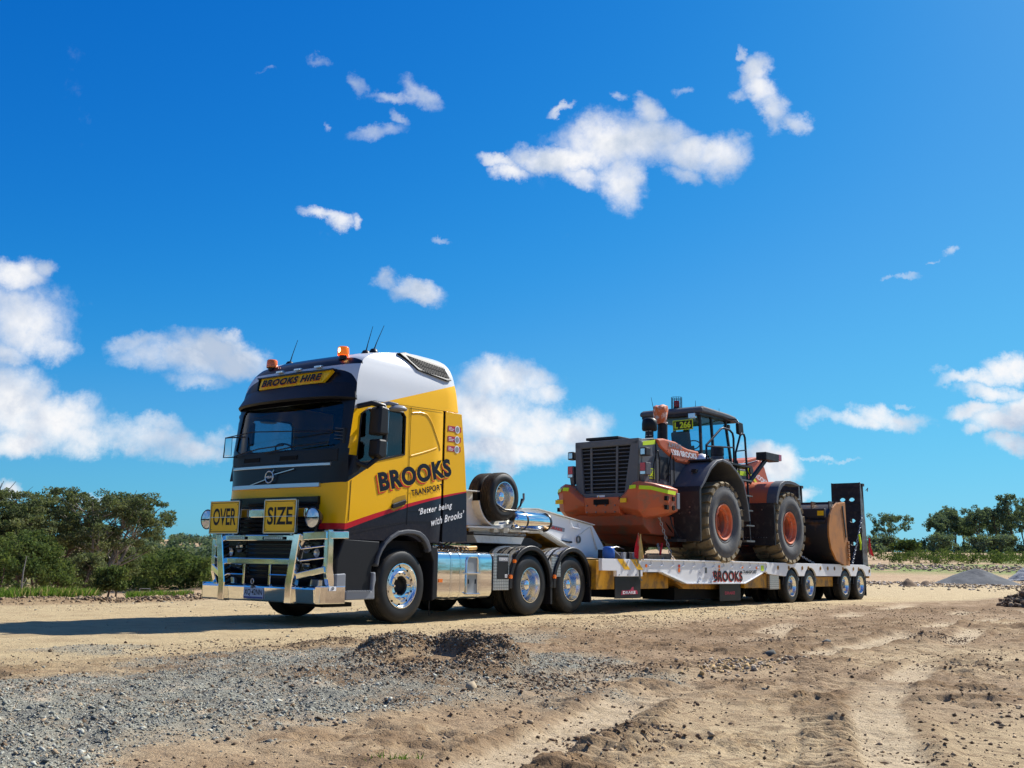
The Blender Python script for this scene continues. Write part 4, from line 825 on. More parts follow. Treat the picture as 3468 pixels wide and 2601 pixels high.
# bull bar -------------------------------------------------------------
CH = M['chrome']
bb = MB().prism([(-1.672,.30),(-1.69,.51),(-1.62,.535),(-1.42,.53),(-1.42,.32),(-1.6,.30)], -1.19, 1.19).build('bull_bar', CH, truck, 0, .02)
for s in (-1, 1):
    MB().prism([(-1.68,s*1.19),(-1.64,s*1.25),(-1.55,s*1.265),(-1.18,s*1.27),(-1.18,s*1.19)], .30, .537, 'z').build('bumper_corner', CH, bb, 0, .012)
    # centre uprights, splayed towards the top
    MB().prism([(s*.64,.29),(s*.64,.55),(s*.76,1.24),(s*.90,1.24),(s*.775,.53),(s*.775,.29)], -1.73, -1.60, 'x').build('bar_upright', CH, bb, 0, .012)
    MB().bar((-1.66, s*.90, 1.205), (-1.50, s*1.20, 1.225), .09, .11).bar((-1.50, s*1.19, 1.225), (-1.19, s*1.27, 1.235), .08, .10).build('bar_wing_top', CH, bb, 0, .01)
    MB().bar((-1.66, s*.80, .66), (-1.50, s*1.19, .76), .07, .09).build('bar_wing_low', CH, bb, 0, .01)
    MB().prism([(-1.52,1.30),(-1.42,1.30),(-1.40,.78),(-1.34,.52),(-1.46,.52),(-1.52,.70)], s*1.235, s*1.155).build('bar_outer_post', CH, bb, 0, .012)
    for z in (.87, 1.03): MB().tube([(-1.66, s*.85, z), (-1.50, s*1.19, z+.05)], .013, 8).build('wing_rod', M['alloy'], bb)
    tb = MB().prism([(-1.6,1.13),(-1.6,1.17),(-1.45,1.17),(-1.45,1.13)], s*1.0, s*1.1)
    # spot lamps
    sy = -1.06 if s < 0 else 1.20
    sp = MB().lathe([(0, .14), (.08, .12), (.13, .04), (.145, 0), (.15, -.01), (.14, -.02), (.13, -.012)], (-1.66, sy, 1.455), 'x', 32).cyl((-1.60, sy, 1.25), (-1.60, sy, 1.34), .02).build('spot_lamp', M['blackgloss'], bb, 50)
    lp = MB().lathe([(0, -.03), (.07, -.026), (.13, -.012)], (-1.662, sy, 1.455), 'x', 32).build('lens', M['lens'], sp, 60)
    MB().box(-1.696, -1.69, sy-.12, sy+.12, 1.445, 1.462).build('lens_bar', M['txtblack'], sp, 0)
    MB().box(-1.712, -1.70, s*.45-.2 if s > 0 else -.45-.12, s*.45+.2 if s > 0 else -.45+.38-.04, 1.155, 1.20).build('light_bar', M['blackgloss'], bb, 0, .004)
    for k in range(9):
        y = (.27+k*.043) if s > 0 else (-.53+k*.043)
        MB().box(-1.716, -1.71, y, y+.034, 1.162, 1.193).build('lamp_cell', M['lens'], bb, 0)
    MB().obox((-1.60, s*1.06, 1.235), (.075*.42, s*.075*.9, 0), (.009*.9, -s*.009*.42, 0), (0, 0, .022)).build('wing_lamp', M['blackgloss'], bb, 0)
MB().prism([(-1.69,1.14),(-1.69,1.225),(-1.60,1.235),(-1.58,1.14)], -.93, .93).build('top_rail', CH, bb, 0, .012)
MB().prism([(-1.69,.81),(-1.69,.90),(-1.62,.905),(-1.61,.81)], -.72, .72).build('mid_rail', CH, bb, 0, .012)
MB().prism([(-1.66,1.47),(-1.66,1.59),(-1.60,1.595),(-1.60,1.47)], -.9, .9).build('sign_rail', CH, bb, 0, .012)
for s in (-1, 1): MB().box(-1.64, -1.60, s*.62-.02, s*.62+.02, 1.23, 1.48).build('sign_post', CH, bb, 0)
for y in (.30, -.25): MB().box(-1.67, -1.63, y-.022, y+.022, .53, .815).build('bar_post', CH, bb, 0, .005)
MB().tube([(-1.66,.78,.61),(-1.66,.70,.665),(-1.66,.30,.665)], .014, 8).tube([(-1.66,-.25,.67),(-1.66,-.66,.67)], .014, 8).build('lower_rod', M['alloy'], bb)
pl = MB().box(-1.697, -1.688, -.175, .24, .335, .49).build('number_plate', M['plate'], truck, 0, .004)
MB().box(-1.699, -1.697, -.17, .235, .34, .362).build('plate_band', mat('plate_blue', (.03,.05,.25), .4), pl, 0)
text('lettering', 'XQ·42NN', pl, M['txtnavy'], (-1.698, .22, .372), (0, -.375, 0), (0, 0, .095), bold=.012)
def sign(y0, y1, z0, z1, word, seed):
    x = -1.745; m = MB().box(x, x+.025, y1, y0, z0, z1).build('sign_board', M['signyellow'], truck, 0, .003)
    e = MB(); w = .012
    for a in ((y1, y0, z0, z0+w), (y1, y0, z1-w, z1), (y1, y1+w, z0, z1), (y0-w, y0, z0, z1)): e.box(x-.006, x+.028, *a)
    e.build('sign_frame', M['brushed'], m, 0)
    MB().box(x-.004, x, y1+.012, y0-.012, (z0+z1)/2-.004, (z0+z1)/2+.004).build('sign_hinge', M['brushed'], m, 0)
    bd = MB(); 
    for a in ((y1+.026, y0-.026, z0+.026, z0+.034), (y1+.026, y0-.026, z1-.034, z1-.026), (y1+.026, y1+.034, z0+.034, z1-.034), (y0-.034, y0-.026, z0+.034, z1-.034)): bd.box(x-.0015, x, *a)
    bd.build('sign_border', M['txtblack'], m, 0)
    text('lettering', word, m, M['txtblack'], (x, y0-.075, z0+.12), (0, -(y0-y1-.15), 0), (0, 0, .25), bold=.02)
    for yy in (y0-.05, y1+.05):
        for zz in (z0+.06, z1-.06): MB().cyl((x, yy, zz), (x-.006, yy, zz), .007, n=8).build('screw', M['steel'], m, 0)
sign(1.04, .375, 1.24, 1.715, 'OVER', 0); sign(-.155, -.82, 1.24, 1.715, 'SIZE', 1)
MB().cyl((-1.4,.05,.5),(-1.72,.05,.5),.02).build('tow_pin', M['steel'], truck)
MB().tube([(-1.71,.05+.028*math.cos(t),.575+.035*math.sin(t)) for t in np.linspace(0,6.28,17)[:-1]],.007,6,close=True).build('shackle', M['brushed'], bb)
pb = MB().box(-1.50,-1.37,-1.278,-1.272,.475,.535).build('round_badge_plate', M['txtwhite'], bb, 0)
MB().tube([(-1.435+.018*math.cos(t),-1.281,.508+.018*math.sin(t)) for t in np.linspace(0,6.28,15)[:-1]],.004,5,close=True).build('badge_print', M['txtblack'], pb)

# chassis ---------------------------------------------------------------
for s in (-1, 1):
    MB().prism([(-1.3,.55),(-1.3,.85),(5.6,.85),(5.6,.60),(.8,.58)], s*.36, s*.44).build('chassis_rail', M['loaddark'], truck, 0)
MB().box(-1.4, .6, -.7, .7, .36, .46).box(-.2,.3,-1.0,1.0,.46,.6).box(.6, 2.3, -.35, .35, .45, 1.15).box(3.2, 3.5, -1., 1., .42, .66).box(4.55, 4.85, -1., 1., .42, .66).build('axle_housing', M['dark'], truck, 0)
MB().box(-1.2,.85,-1.1,1.1,.95,1.19).build('engine_tunnel', M['dark'], truck, 0)
MB().box(-1.45,-.9,-1.12,-.35,.25,.31).build('underride_bar', M['dark'], truck, 0)
# fuel tanks: rounded section, polished, three straps and a step recess
def tank_poly(x0, x1):
    z0, z1, o, i = .315, 1.06, 1.245, .62; r = .13; p = []
    for cx2, cz2, a0 in ((o-r, z1-r, 0), (i+r, z1-r, 90), (i+r, z0+r, 180), (o-r, z0+r, 270)):
        for k in range(7): a = R(a0+90*k/6); p.append((cx2+r*math.cos(a), cz2+r*math.sin(a)))
    return p
for s in (-1, 1):
    poly = [(s*a, b) for a, b in tank_poly(0, 0)]
    tk = MB().prism(poly, .80, 2.22, 'x').build('fuel_tank', CH, truck, 40, .02)
    big = [(s*((abs(a)-.93)*1.018+.93), (b-.69)*1.018+.69) for a, b in poly]
    for x in (1.12, 1.36, 1.86): MB().prism(big, x, x+.05, 'x').build('tank_strap', M['alloy'], tk, 40)
    MB().prism([(.60,1.04),(.66,1.12),(.74,1.12),(.80,1.02),(.80,.34),(.68,.30),(.68,.9)], s*1.262, s*.8).build('tank_end_panel', M['black'], truck, 0, .015)
    if s < 0:
        rec = [(1.52,.38),(1.52,.92),(1.55,.97),(1.60,.98),(1.74,.98),(1.79,.97),(1.81,.92),(1.81,.38)]
        MB().prism(rec, -1.249, -1.2475).build('step_recess', mat('recess_grey', (.32, .33, .34), .35, .5), tk, 0)
        MB().tube([(x, -1.255, z) for x, z in rec], .014, 8, close=True).build('recess_rim', M['alloy'], tk)
        MB().box(1.50, 1.83, -1.30, -1.235, .70, .725).box(1.50, 1.83, -1.30, -1.235, .375, .40).build('tank_step', M['alloy'], tk, 0, .006)
        for x in (1.56, 1.745): MB().box(x, x+.03, -1.253, -1.249, .55, .62).build('recess_slot', M['txtblack'], tk, 0)
        MB().box(.82, .92, -1.262, -1.249, .575, .63).build('side_marker', M['amber'], tk, 0, .004)
    # battery box in diamond plate
    bx = MB().box(2.25, 2.69, s*1.25 if s < 0 else .7, -.7 if s < 0 else 1.25, .44, 1.04).build('equipment_box', M['diamond'], truck, 0, .006)
    if s < 0:
        MB().box(2.35, 2.655, -1.258, -1.2515, .62, 1.015).build('unit_panel', M['black'], bx, 0, .003)
        MB().box(2.37, 2.64, -1.2605, -1.2585, .915, .985).build('unit_label', M['txtgrey'], bx, 0)
        text('lettering', 'ICEPACK', bx, M['txtwhite'], (2.385, -1.2615, .93), (.24, 0, 0), (0, 0, .04), bold=.02)
        MB().box(2.555, 2.62, -1.2605, -1.2585, .645, .70).build('unit_label', M['txtwhite'], bx, 0)
        text('lettering', '15', bx, M['txtblack'], (2.568, -1.2615, .655), (.038, 0, 0), (0, 0, .032), bold=.02)
        MB().box(4.12-.10, 4.33-.02, -1.235, -1.22, .66, 1.01).build('fender_bridge', M['diamond'], truck, 0)
# mudguards over the drive axles
for s in (-1, 1):
    for x in (3.354, 4.702):
        arc = [(x+.665*math.cos(t), .535+.655*math.sin(t)) for t in np.linspace(-.12, math.pi+.12, 25)]; arc2 = [(x+.64*math.cos(t), .535+.63*math.sin(t)) for t in np.linspace(-.12, math.pi+.12, 25)]
        fd = MB().prism(arc+arc2[::-1], s*1.20, s*.60).build('mudguard', M['alloy'], truck, 45)
        big = [(x+.668*math.cos(t), .535+.658*math.sin(t)) for t in np.linspace(-.12, math.pi+.12, 25)]; sm = [(x+.58*math.cos(t), .535+.575*math.sin(t)) for t in np.linspace(-.12, math.pi+.12, 25)]
        MB().prism(big+sm[::-1], s*1.262, s*1.19).build('mudguard_lip', M['black'], fd, 45, .012)
        MB().prism([(x+.60,.52),(x+.66,.50),(x+.66,.18),(x+.61,.18)], s*1.25, s*.65).build('mudflap', M['black'], fd, 0)
        for k in (.32, .36, .78):
            b3 = [(x+.668*math.cos(t), .535+.658*math.sin(t)) for t in np.linspace(.1, math.pi-.1, 21)]
            MB().prism(b3+[(a, b-.01) for a, b in arc[1:-1]][::-1], s*(1.15-k*.3), s*(1.12-k*.3)).build('mudguard_band', M['black'], fd, 45)
        MB().cyl((x-.66, s*1.262, .88-.22), (x-.66, s*1.30, .88-.22), .035, n=14).build('side_marker', M['amber'], fd)
MB().cyl((2.80,-1.26,.92),(2.80,-1.30,.92),.03,n=14).build('side_marker', M['amber'], truck)
MB().box(5.35,5.40,-1.25,-1.0,.80,.93).box(5.35,5.40,1.0,1.25,.80,.93).build('tail_lamp', M['redlens'], truck, 0, .01)
# deck plates, airlines, fifth wheel
MB().box(.95, 2.3, -.6, .6, 1.06, 1.10).build('deck_plate', M['diamond'], truck, 0)
for j, (yy, mt) in enumerate(((-.95, 'black'), (-.80, 'chassisyellow'), (-.88, 'black'))):
    pts = [(.95+1.0*t+.0, yy+.035*math.cos(t*70), 1.10+.035*math.sin(t*70)) for t in np.linspace(0, 1, 150)]
    MB().tube(pts, .009, 5).build('air_line', M[mt], truck)
for yy in (-.55, -.45, .2):
    MB().tube([(1.25, yy, 1.5), (1.5, yy-.03, 1.22), (1.85, yy, 1.15), (2.3, yy+.1, 1.3), (2.6, yy+.15, 1.42)], .014, 6).build('air_line', M['black'], truck)
MB().cyl((1.8,-.9,1.11),(2.2,-.9,1.13),.035).build('grease_gun', M['chassisyellow'], truck)
fw = MB().prism([(3.2,1.30),(3.5,1.36),(4.5,1.36),(4.9,1.24),(4.9,1.18),(3.3,1.22)], -.42, .42).box(3.7,4.4,-.45,.45,.86,1.2).build('fifth_wheel', M['loaddark'], truck, 0, .01)
MB().box(2.7,4.9,-.55,.55,.86,.93).build('fifth_wheel_plate', M['loaddark'], truck, 0)
for s in (-1, 1):
    wheel(truck, .02, s*1.235, .53, .53, .34, .33, 'front', s)
    for x in (3.354, 4.702):
        wheel(truck, x, s*1.235, .515, .515, .27, .30, 'rear', s)
        m = tyre_mb((x, s*.935, .515), .515, .30, .27, s); m.build('inner_tyre', [M['rubber'], M['tread']], truck, 40)
MB().tube([(.66,-1.22,.30),(.665,-1.22,.08)],.008,6).build('hanging_strap', M['black'], truck)
# ================================================================ low loader trailer
TR = R(-3.0); KX = 4.03
trailer = thing('low_loader_trailer', 'white and yellow low loader trailer with a gooseneck, four axle rows and raised black ramps', 'trailer', (KX, 0, 0), TR, off=KX)
def tw(x, y, z):                # trailer coordinates to world
    c, s = math.cos(TR), math.sin(TR); X = x-KX; return (KX+c*X-s*y, s*X+c*y, z)
CR = M['cream']
for s in (-1, 1):               # gooseneck side plates
    gp = MB().prism([(2.62,1.56),(3.3,1.62),(4.02,1.885),(4.5,1.895),(6.38,1.665),(6.82,1.22),(6.78,1.0),(6.10,1.03),(4.75,1.49),(4.1,1.45),(2.62,1.40)], s*.55, s*.50).build('gooseneck_plate', M['white'], trailer, 0, .008)
    MB().prism([(3.98,1.88),(4.5,1.90),(6.40,1.67),(6.40,1.685),(4.5,1.915),(3.98,1.895)], s*.60, s*.40).build('gooseneck_flange', CR, trailer, 0)
    MB().prism([(4.7,1.48),(6.08,1.02),(6.1,1.045),(4.72,1.505)], s*.60, s*.40).build('gooseneck_flange', CR, trailer, 0)
    for a, b in (((5.95,1.56),(5.95,1.70)),): pass
    MB().tube([(5.60,s*.56,1.74),(5.60,s*.60,1.60),(5.86,s*.60,1.58),(5.86,s*.56,1.70)], .014, 6).build('lashing_loop', M['white'], trailer)
    MB().bar((6.30,s*.565,1.62),(6.52,s*.565,1.18),.03,.02).bar((6.25,s*.56,1.62),(5.85,s*.56,1.44),.012,.012).build('plate_stiffener', CR, trailer, 0)
    MB().lathe([(.045,0),(.075,0),(.075,-.02),(.045,-.02)], (5.86, s*.56 if s < 0 else s*.575, 1.37), 'y', 20).build('eye_ring', M['steel'], trailer)
    MB().bar((5.3,s*.57,1.33),(5.55,s*.58,1.31),.03,.02).cyl((5.56,s*.56,1.31),(5.56,s*.62,1.31),.02).build('release_handle', M['loaddark'], trailer, 0)
nm = MB().prism([(4.84,1.55),(4.87,1.63),(5.42,1.575),(5.40,1.50)], -.553, -.5515).build('name_plate', M['txtgrey'], trailer, 0)
text('lettering', 'DRAKE', nm, M['txtred'], (4.93, -.5535, 1.552), (.40, 0, -.045), (0, 0, .055), bold=.03)
neck = MB().prism([(4.0,1.5),(4.05,1.87),(4.5,1.88),(6.36,1.65),(6.76,1.2),(6.75,1.02),(6.1,1.05),(4.75,1.5)], -.48, .48).box(2.62,4.1,-.5,.5,1.42,1.56).build('gooseneck_core', M['chassisyellow'], trailer, 0)
MB().box(6.35, 6.82, -1.2, 1.2, .6, 1.0).build('neck_crossbeam', M['chassisyellow'], trailer, 0, .01)
for s in (-1, 1): MB().cyl((4.35,s*.3,1.05),(6.2,s*.3,1.15),.09).cyl((4.2,s*.3,1.03),(4.6,s*.3,1.06),.05).build('neck_ram', M['loaddark'], trailer)
# turntable, king pin plate and the curved cradle that carries the spare wheels
MB().box(2.62,4.1,-.62,.62,1.375,1.42).build('skid_plate', M['steel'], trailer, 0, .006)
MB().prism([(2.64,1.36),(2.75,1.23),(3.98,1.23),(4.08,1.36)], -.60, .60).build('kingpin_plate', CR, trailer, 0, .006)
cr = [(2.2,2.10),(2.98,2.12),(3.0,2.06),(3.02,1.98)]
outer = [(3.02+(.50)*math.cos(t), 2.03+.50*math.sin(t)) for t in np.linspace(R(190), R(300), 14)]
poly = [(2.15,2.11),(2.52,2.115)]+outer+[(3.32,1.56),(2.15,1.50)]
for y0, y1 in ((-.66,-.62),(.2,.24)): MB().prism(poly, y0, y1).build('cradle_plate', CR, trailer, 0, .006)
MB().prism([(2.15,2.105),(2.55,2.11),(2.55,2.09),(2.15,2.085)], -.80, .3).build('cradle_shelf', CR, trailer, 0, .004)
o1 = outer; o2 = [(3.02+.53*math.cos(t), 2.03+.53*math.sin(t)) for t in np.linspace(R(190), R(300), 14)]
MB().prism(o1+o2[::-1], -.82, .35).build('cradle_sheet', CR, trailer, 50)
MB().prism([(2.2,1.50),(3.35,1.52),(3.45,1.62),(3.45,1.57),(3.1,1.48),(2.2,1.47)], -.85, .5).build('cradle_shelf', CR, trailer, 0, .004)
for x in (3.15, 3.42): MB().prism([(x,1.42),(x,1.60),(x+.12,1.66),(x+.12,1.42)], -.64, -.52).build('cradle_bracket', CR, trailer, 0, .006)
tk = MB().lathe([(0,-.02),(.08,-.015),(.14,.01),(.165,.05),(.168,.06),(.168,1.05),(.165,1.06),(.14,1.1),(0,1.13)], (3.42, -.78, 1.645), 'x', 40).build('air_tank', M['chrome'], trailer, 50)
for x in (3.72, 4.42): MB().lathe([(.168,0),(.175,0),(.175,.035),(.168,.035)], (x, -.78, 1.645), 'x', 40).build('tank_band', M['black'], tk, 40)
MB().box(3.7,3.78,-.8,-.5,1.44,1.5).box(4.3,4.38,-.8,-.5,1.44,1.5).build('tank_bracket', CR, trailer, 0)
# deck
DK = .95
MB().box(5.3, 19.55, -.62, .62, .62, .93).build('deck_spine', M['chassisyellow'], trailer, 0)
for k in range(26):
    x = 6.9+k*.49
    MB().box(x, x+.40, -1.44, 1.44, DK-.04, DK).build('deck_plank' , M['wood'] if x < 12.2 else M['steel'], trailer, 0)
for k in range(13): MB().box(6.95+k*1.0, 7.05+k*1.0, -1.42, 1.42, .70, DK-.045).build('outrigger', M['chassisyellow'], trailer, 0)
for s in (-1, 1):
    q = lambda a: s*a
    sb = MB().prism([(5.30,1.0),(5.31,.78),(5.81,.775),(5.81,.67),(6.75,.67),(6.75,1.0)], q(1.50), q(1.42)).build('front_side_panel', M['whitepanel'], trailer, 0, .006)
    for x in (5.82, 6.30): MB().prism([(x,1.0),(x+.22,1.0),(x+.48,.80),(x+.26,.80)], q(1.5035), q(1.5005)).build('warning_stripe', M['yellow'], sb, 0)
    for x in (5.9,6.2,6.5): MB().cyl((x,q(1.5),.70),(x,q(1.506),.70),.012,n=8).build('bolt', M['steel'], sb, 0)
    be = MB().prism([(6.75,1.01),(6.76,.755),(7.56,.755),(8.50,.53),(11.24,.52),(12.25,.76),(12.42,.77),(12.42,1.0)], q(1.50), q(1.45)).build('side_beam', M['white'], trailer, 0, .006)
    MB().box(6.75, 12.42, q(1.53) if s < 0 else 1.40, q(1.40) if s < 0 else 1.53, .985, 1.012).build('beam_flange', M['whitepanel'], be, 0, .004)
    MB().prism([(7.5,.755),(8.50,.53),(11.24,.52),(12.2,.76),(12.2,.745),(11.24,.505),(8.49,.515),(7.5,.74)], q(1.53), q(1.42)).build('beam_flange', M['whitepanel'], be, 0)
    for k in range(12):
        x = 7.05+k*.45
        MB().tube([(x,q(1.515),.985),(x+.02,q(1.52),.90),(x-.08,q(1.512),.87)], .012, 6).build('tie_rib', M['whitepanel'], be)
    # rear part over the wheels, arched openings
    xs_ax = [13.94, 15.07, 17.57, 18.76]
    top = [(12.38,1.005),(19.05,1.005),(19.55,.93),(19.58,.68)]
    bot = []
    for x in xs_ax[::-1]:
        ra = .47
        pts = [(x+ra*math.cos(t), .43+ra*math.sin(t)) for t in np.linspace(R(32), R(148), 13)]
        bot += [p for p in pts]
    bp = [(12.44,.88),(12.36,.80),(12.50,.73),(13.42,.675)]
    MB().prism(top+bot+[(13.45,.675)]+bp[::-1][1:]+[(12.44,.95)], q(1.52), q(1.47)).build('wheel_beam', M['white'], trailer, 0, .006)
    wb = trailer.children[-1]
    for x in (13.07,13.71,14.55,14.94,15.75,16.26,16.74,17.36,18.16,18.58,19.45):
        MB().lathe([(.028,0),(.052,0),(.052,-.008),(.028,-.008)], (x, q(1.52) if s < 0 else 1.528, .885 if x < 19 else .83), 'y', 18).build('lashing_ring', M['chassisyellow'], wb, 40)
        MB().lathe([(0,0),(.03,0)], (x, q(1.523), .885 if x < 19 else .83), 'y', 14).build('lashing_hole', M['dark'], wb, 40)
    for x, z in ((6.88,.88),(8.2,.885),(10.0,.89),(11.15,.885),(11.9,.87)):
        MB().cyl((x,q(1.5),z),(x,q(1.515),z),.035,n=12).build('side_marker', M['amber' if x not in (8.2,) else 'redlens'], be, 0)
    for x in (8.2, 10.0): MB().lathe([(0,0),(.05,0)], (x, q(1.506), .80), 'y', 16).build('reflector', M['amber'], be, 0)
    MB().box(12.15,12.3,q(1.506) if s < 0 else 1.50,q(1.50) if s < 0 else 1.506,.80,.93).build('reflector', M['hivis'], be, 0)
    MB().prism([(9.02,.62),(9.05,.84),(9.75,.86),(9.78,.64)], q(1.504), q(1.5)).build('access_plate', M['whitepanel'], be, 0, .003)
    MB().box(9.33,9.42,q(1.508) if s < 0 else 1.504,q(1.504) if s < 0 else 1.508,.74,.86).build('latch', M['steel'], be, 0)
    for x in (9.1,9.68):
        MB().tube([(x,q(1.51),.66),(x,q(1.53),.60),(x-.08,q(1.52),.56)], .018, 6).build('tie_hook', M['white'], be)
        MB().cyl((x,q(1.504),.75),(x,q(1.508),.75),.012,n=8).build('bolt', M['txtblack'], be, 0)
    # flap and mudguards
    fl = MB().box(5.81,6.74,q(1.46) if s < 0 else 1.44,q(1.44) if s < 0 else 1.46,.25,.67).build('front_mudflap', M['black'], trailer, 0, .004)
    MB().prism([(6.02,.315),(6.05,.40),(6.36,.41),(6.42,.47),(6.47,.47),(6.47,.41),(6.60,.40),(6.63,.33)], q(1.463), q(1.46)).build('flap_print', M['maroon'], fl, 0)
    if s < 0: text('lettering', 'DRAKE', fl, M['txtwhite'], (6.08, -1.464, .335), (.46, 0, 0), (0, 0, .055), bold=.04)
    MB().tube([(6.60,q(1.52),.80),(6.60,q(1.53),.64),(6.68,q(1.52),.60)], .02, 6).build('flap_hook', M['steel'], trailer)
    MB().box(11.3,11.35,q(1.35) if s < 0 else .6,q(.6) if s < 0 else 1.35,.12,.52).build('mudflap', M['black'], trailer, 0)
    MB().box(19.28,19.32,q(1.46) if s < 0 else .75,q(.75) if s < 0 else 1.46,.12,.66).build('mudflap', M['black'], trailer, 0)
    # underframe boxes
    MB().box(5.4,6.3,q(1.3) if s < 0 else .4,q(.4) if s < 0 else 1.3,.42,.97).box(6.9,8.1,q(1.3) if s < 0 else .5,q(.5) if s < 0 else 1.3,.42,.74).build('underframe', M['chassisyellow'], trailer, 0, .01)
    MB().prism([(8.1,.74),(8.9,.40),(11.6,.36),(12.3,.74)], q(1.2), q(.9)).build('underframe_web', M['chassisyellow'], trailer, 0, .01)
    MB().box(11.45,12.68,q(1.40) if s < 0 else .7,q(.7) if s < 0 else 1.40,.40,.745).build('underframe', M['chassisyellow'], trailer, 0, .01)
    MB().box(12.70,13.22,q(1.47) if s < 0 else 1.0,q(-1.0) if s < 0 else 1.47,.36,.71).build('tool_box', M['diamond'], trailer, 0, .008) if s > 0 else MB().box(12.70,13.22,-1.47,-1.0,.36,.71).build('tool_box', M['diamond'], trailer, 0, .008)
    MB().box(13.22,13.36,q(1.44) if s < 0 else 1.1,q(-1.1) if False else (q(1.1) if s < 0 else 1.44),.36,.60).build('underframe', M['chassisyellow'], trailer, 0, .006)
    MB().box(8.7,11.2,q(1.1) if s < 0 else .3,q(.3) if s < 0 else 1.1,.16,.42).build('pump_tray', M['dark'], trailer, 0)
    MB().box(15.6,17.0,q(1.36) if s < 0 else .4,q(.4) if s < 0 else 1.36,.40,.66).build('underframe', M['chassisyellow'], trailer, 0, .01)
    for x in xs_ax:
        arc = [(x+.50*math.cos(t), .43+.48*math.sin(t)) for t in np.linspace(R(5), R(175), 17)]; a2 = [(x+.47*math.cos(t), .43+.455*math.sin(t)) for t in np.linspace(R(5), R(175), 17)]
        MB().prism(arc+a2[::-1], q(1.465), q(.85)).build('mudguard', M['black'], trailer, 45)
        wheel(trailer, x, q(1.50), .43, .43, .25, .255, 'trailer', s)
        tyre_mb((x, q(1.22), .43), .43, .255, .25, s).build('inner_tyre', [M['rubber'], M['tread']], trailer, 40)
        tyre_mb((x, q(.75), .43), .43, .255, .25, s).build('inner_tyre', [M['rubber'], M['tread']], trailer, 40)
        MB().cyl((x+.42,q(1.49),.60),(x+.42,q(1.40),.60),.045,n=12).box(x+.39,x+.45,q(1.47) if s < 0 else 1.41,q(1.41) if s < 0 else 1.47,.52,.70).build('suspension_pin', M['steel'], trailer, 0)
for x in (13.94, 15.07, 17.57, 18.76): MB().cyl((x,-1.2,.43),(x,1.2,.43),.07,n=14).build('axle', M['loaddark'], trailer)
b = MB
tb = text('lettering', 'BROOKS', trailer, M['txtred'], (9.70, -1.504, .545), (1.42, 0, -.003), (0, 0, .235), bold=.03, depth=.001, space=1.12)
text('lettering', 'BROOKS', trailer, M['txtnavy'], (9.73, -1.504, .565), (1.42, 0, -.003), (0, 0, .235), bold=.03, depth=.004, space=1.12)
text('lettering', 'TRANSPORT', trailer, M['txtnavy'], (11.16, -1.502, .735), (.74, 0, .003), (0, 0, .075), bold=.03, depth=.004)
text('lettering', 'DRAKE', trailer, M['maroon'], (10.55, -1.352, .26), (.5, 0, 0), (0, 0, .07), bold=.04)
MB().box(10.3, 11.3, -1.35, -1.33, .12, .50).build('mudflap', M['black'], trailer, 0)
# ramps, folded upright at the tail
def ramp(y0, y1, nm_lab):
    pass
for s in (-1, 1):
    y0, y1 = (-1.40, -.52) if s < 0 else (.52, 1.40)
    x0 = 19.30
    rf = MB(); n_h = ((1.62,(.60,.82)),(2.30,(.60,.82)),(2.93,(.60,.82)))
    # slotted plate: built from strips around three rows of oval holes
    zc = [1.0]; rows = [1.62, 2.30, 2.93]
    w = y1-y0; cs = [y0+w*.30, y0+w*.62] if s < 0 else [y0+w*.38, y0+w*.70]; hw, hh = .085, .055
    prev = 1.0
    for zr_ in rows+[None]:
        zt = 3.43 if zr_ is None else zr_-hh
        rf.box(x0, x0+.05, y0, y1, prev, zt)
        if zr_ is None: break
        ys_e = [y0, cs[0]-hw, cs[0]+hw, cs[1]-hw, cs[1]+hw, y1]
        for a in (0, 2, 4): rf.box(x0, x0+.05, ys_e[a], ys_e[a+1], zr_-hh, zr_+hh)
        for c0 in cs:
            for sx in (-1, 1):
                for sz in (-1, 1):
                    rf.prism([(c0+sx*hw, zr_+sz*hh), (c0+sx*(hw-.05), zr_+sz*hh), (c0+sx*hw, zr_+sz*(hh-.04))], x0, x0+.05, 'x')
        prev = zr_+hh
    rp = rf.build('loading_ramp', M['ramp'], trailer, 0)
    for z in np.arange(1.15, 3.4, .235):
        if min(abs(z-r) for r in rows) > .09: MB().box(x0-.018, x0, y0+.03, y1-.03, z, z+.02).build('ramp_cleat', M['ramp'], rp, 0)
    for yy in (y0, y1-.03):
        MB().prism([(x0,1.0),(x0,3.44),(x0+.06,3.44),(x0+.34,2.3),(x0+.42,1.0)], yy-.003, yy+.033).build('ramp_side', M['steel'], rp, 0, .004)
    MB().bar((x0+.30,y0+.05,3.40),(x0+.42,y0+.05,.95),.05,.05).bar((x0+.30,y1-.05,3.40),(x0+.42,y1-.05,.95),.05,.05).box(x0+.22,x0+.38,y0,y1,3.34,3.42).build('ramp_second_leaf', M['ramp'], rp, 0)
    MB().cyl((x0+.38,(y0+y1)/2,1.0),(x0+.34,(y0+y1)/2,2.6),.045).build('ramp_ram', M['steel'], trailer)
MB().tube([(19.74,-1.42,3.22),(19.80,-1.46,3.30),(19.86,-1.42,3.20)],.012,6).build('ramp_latch', M['steel'], trailer)
MB().box(19.58,19.64,-1.45,1.45,.62,.93).build('tail_bar', M['chassisyellow'], trailer, 0, .006)

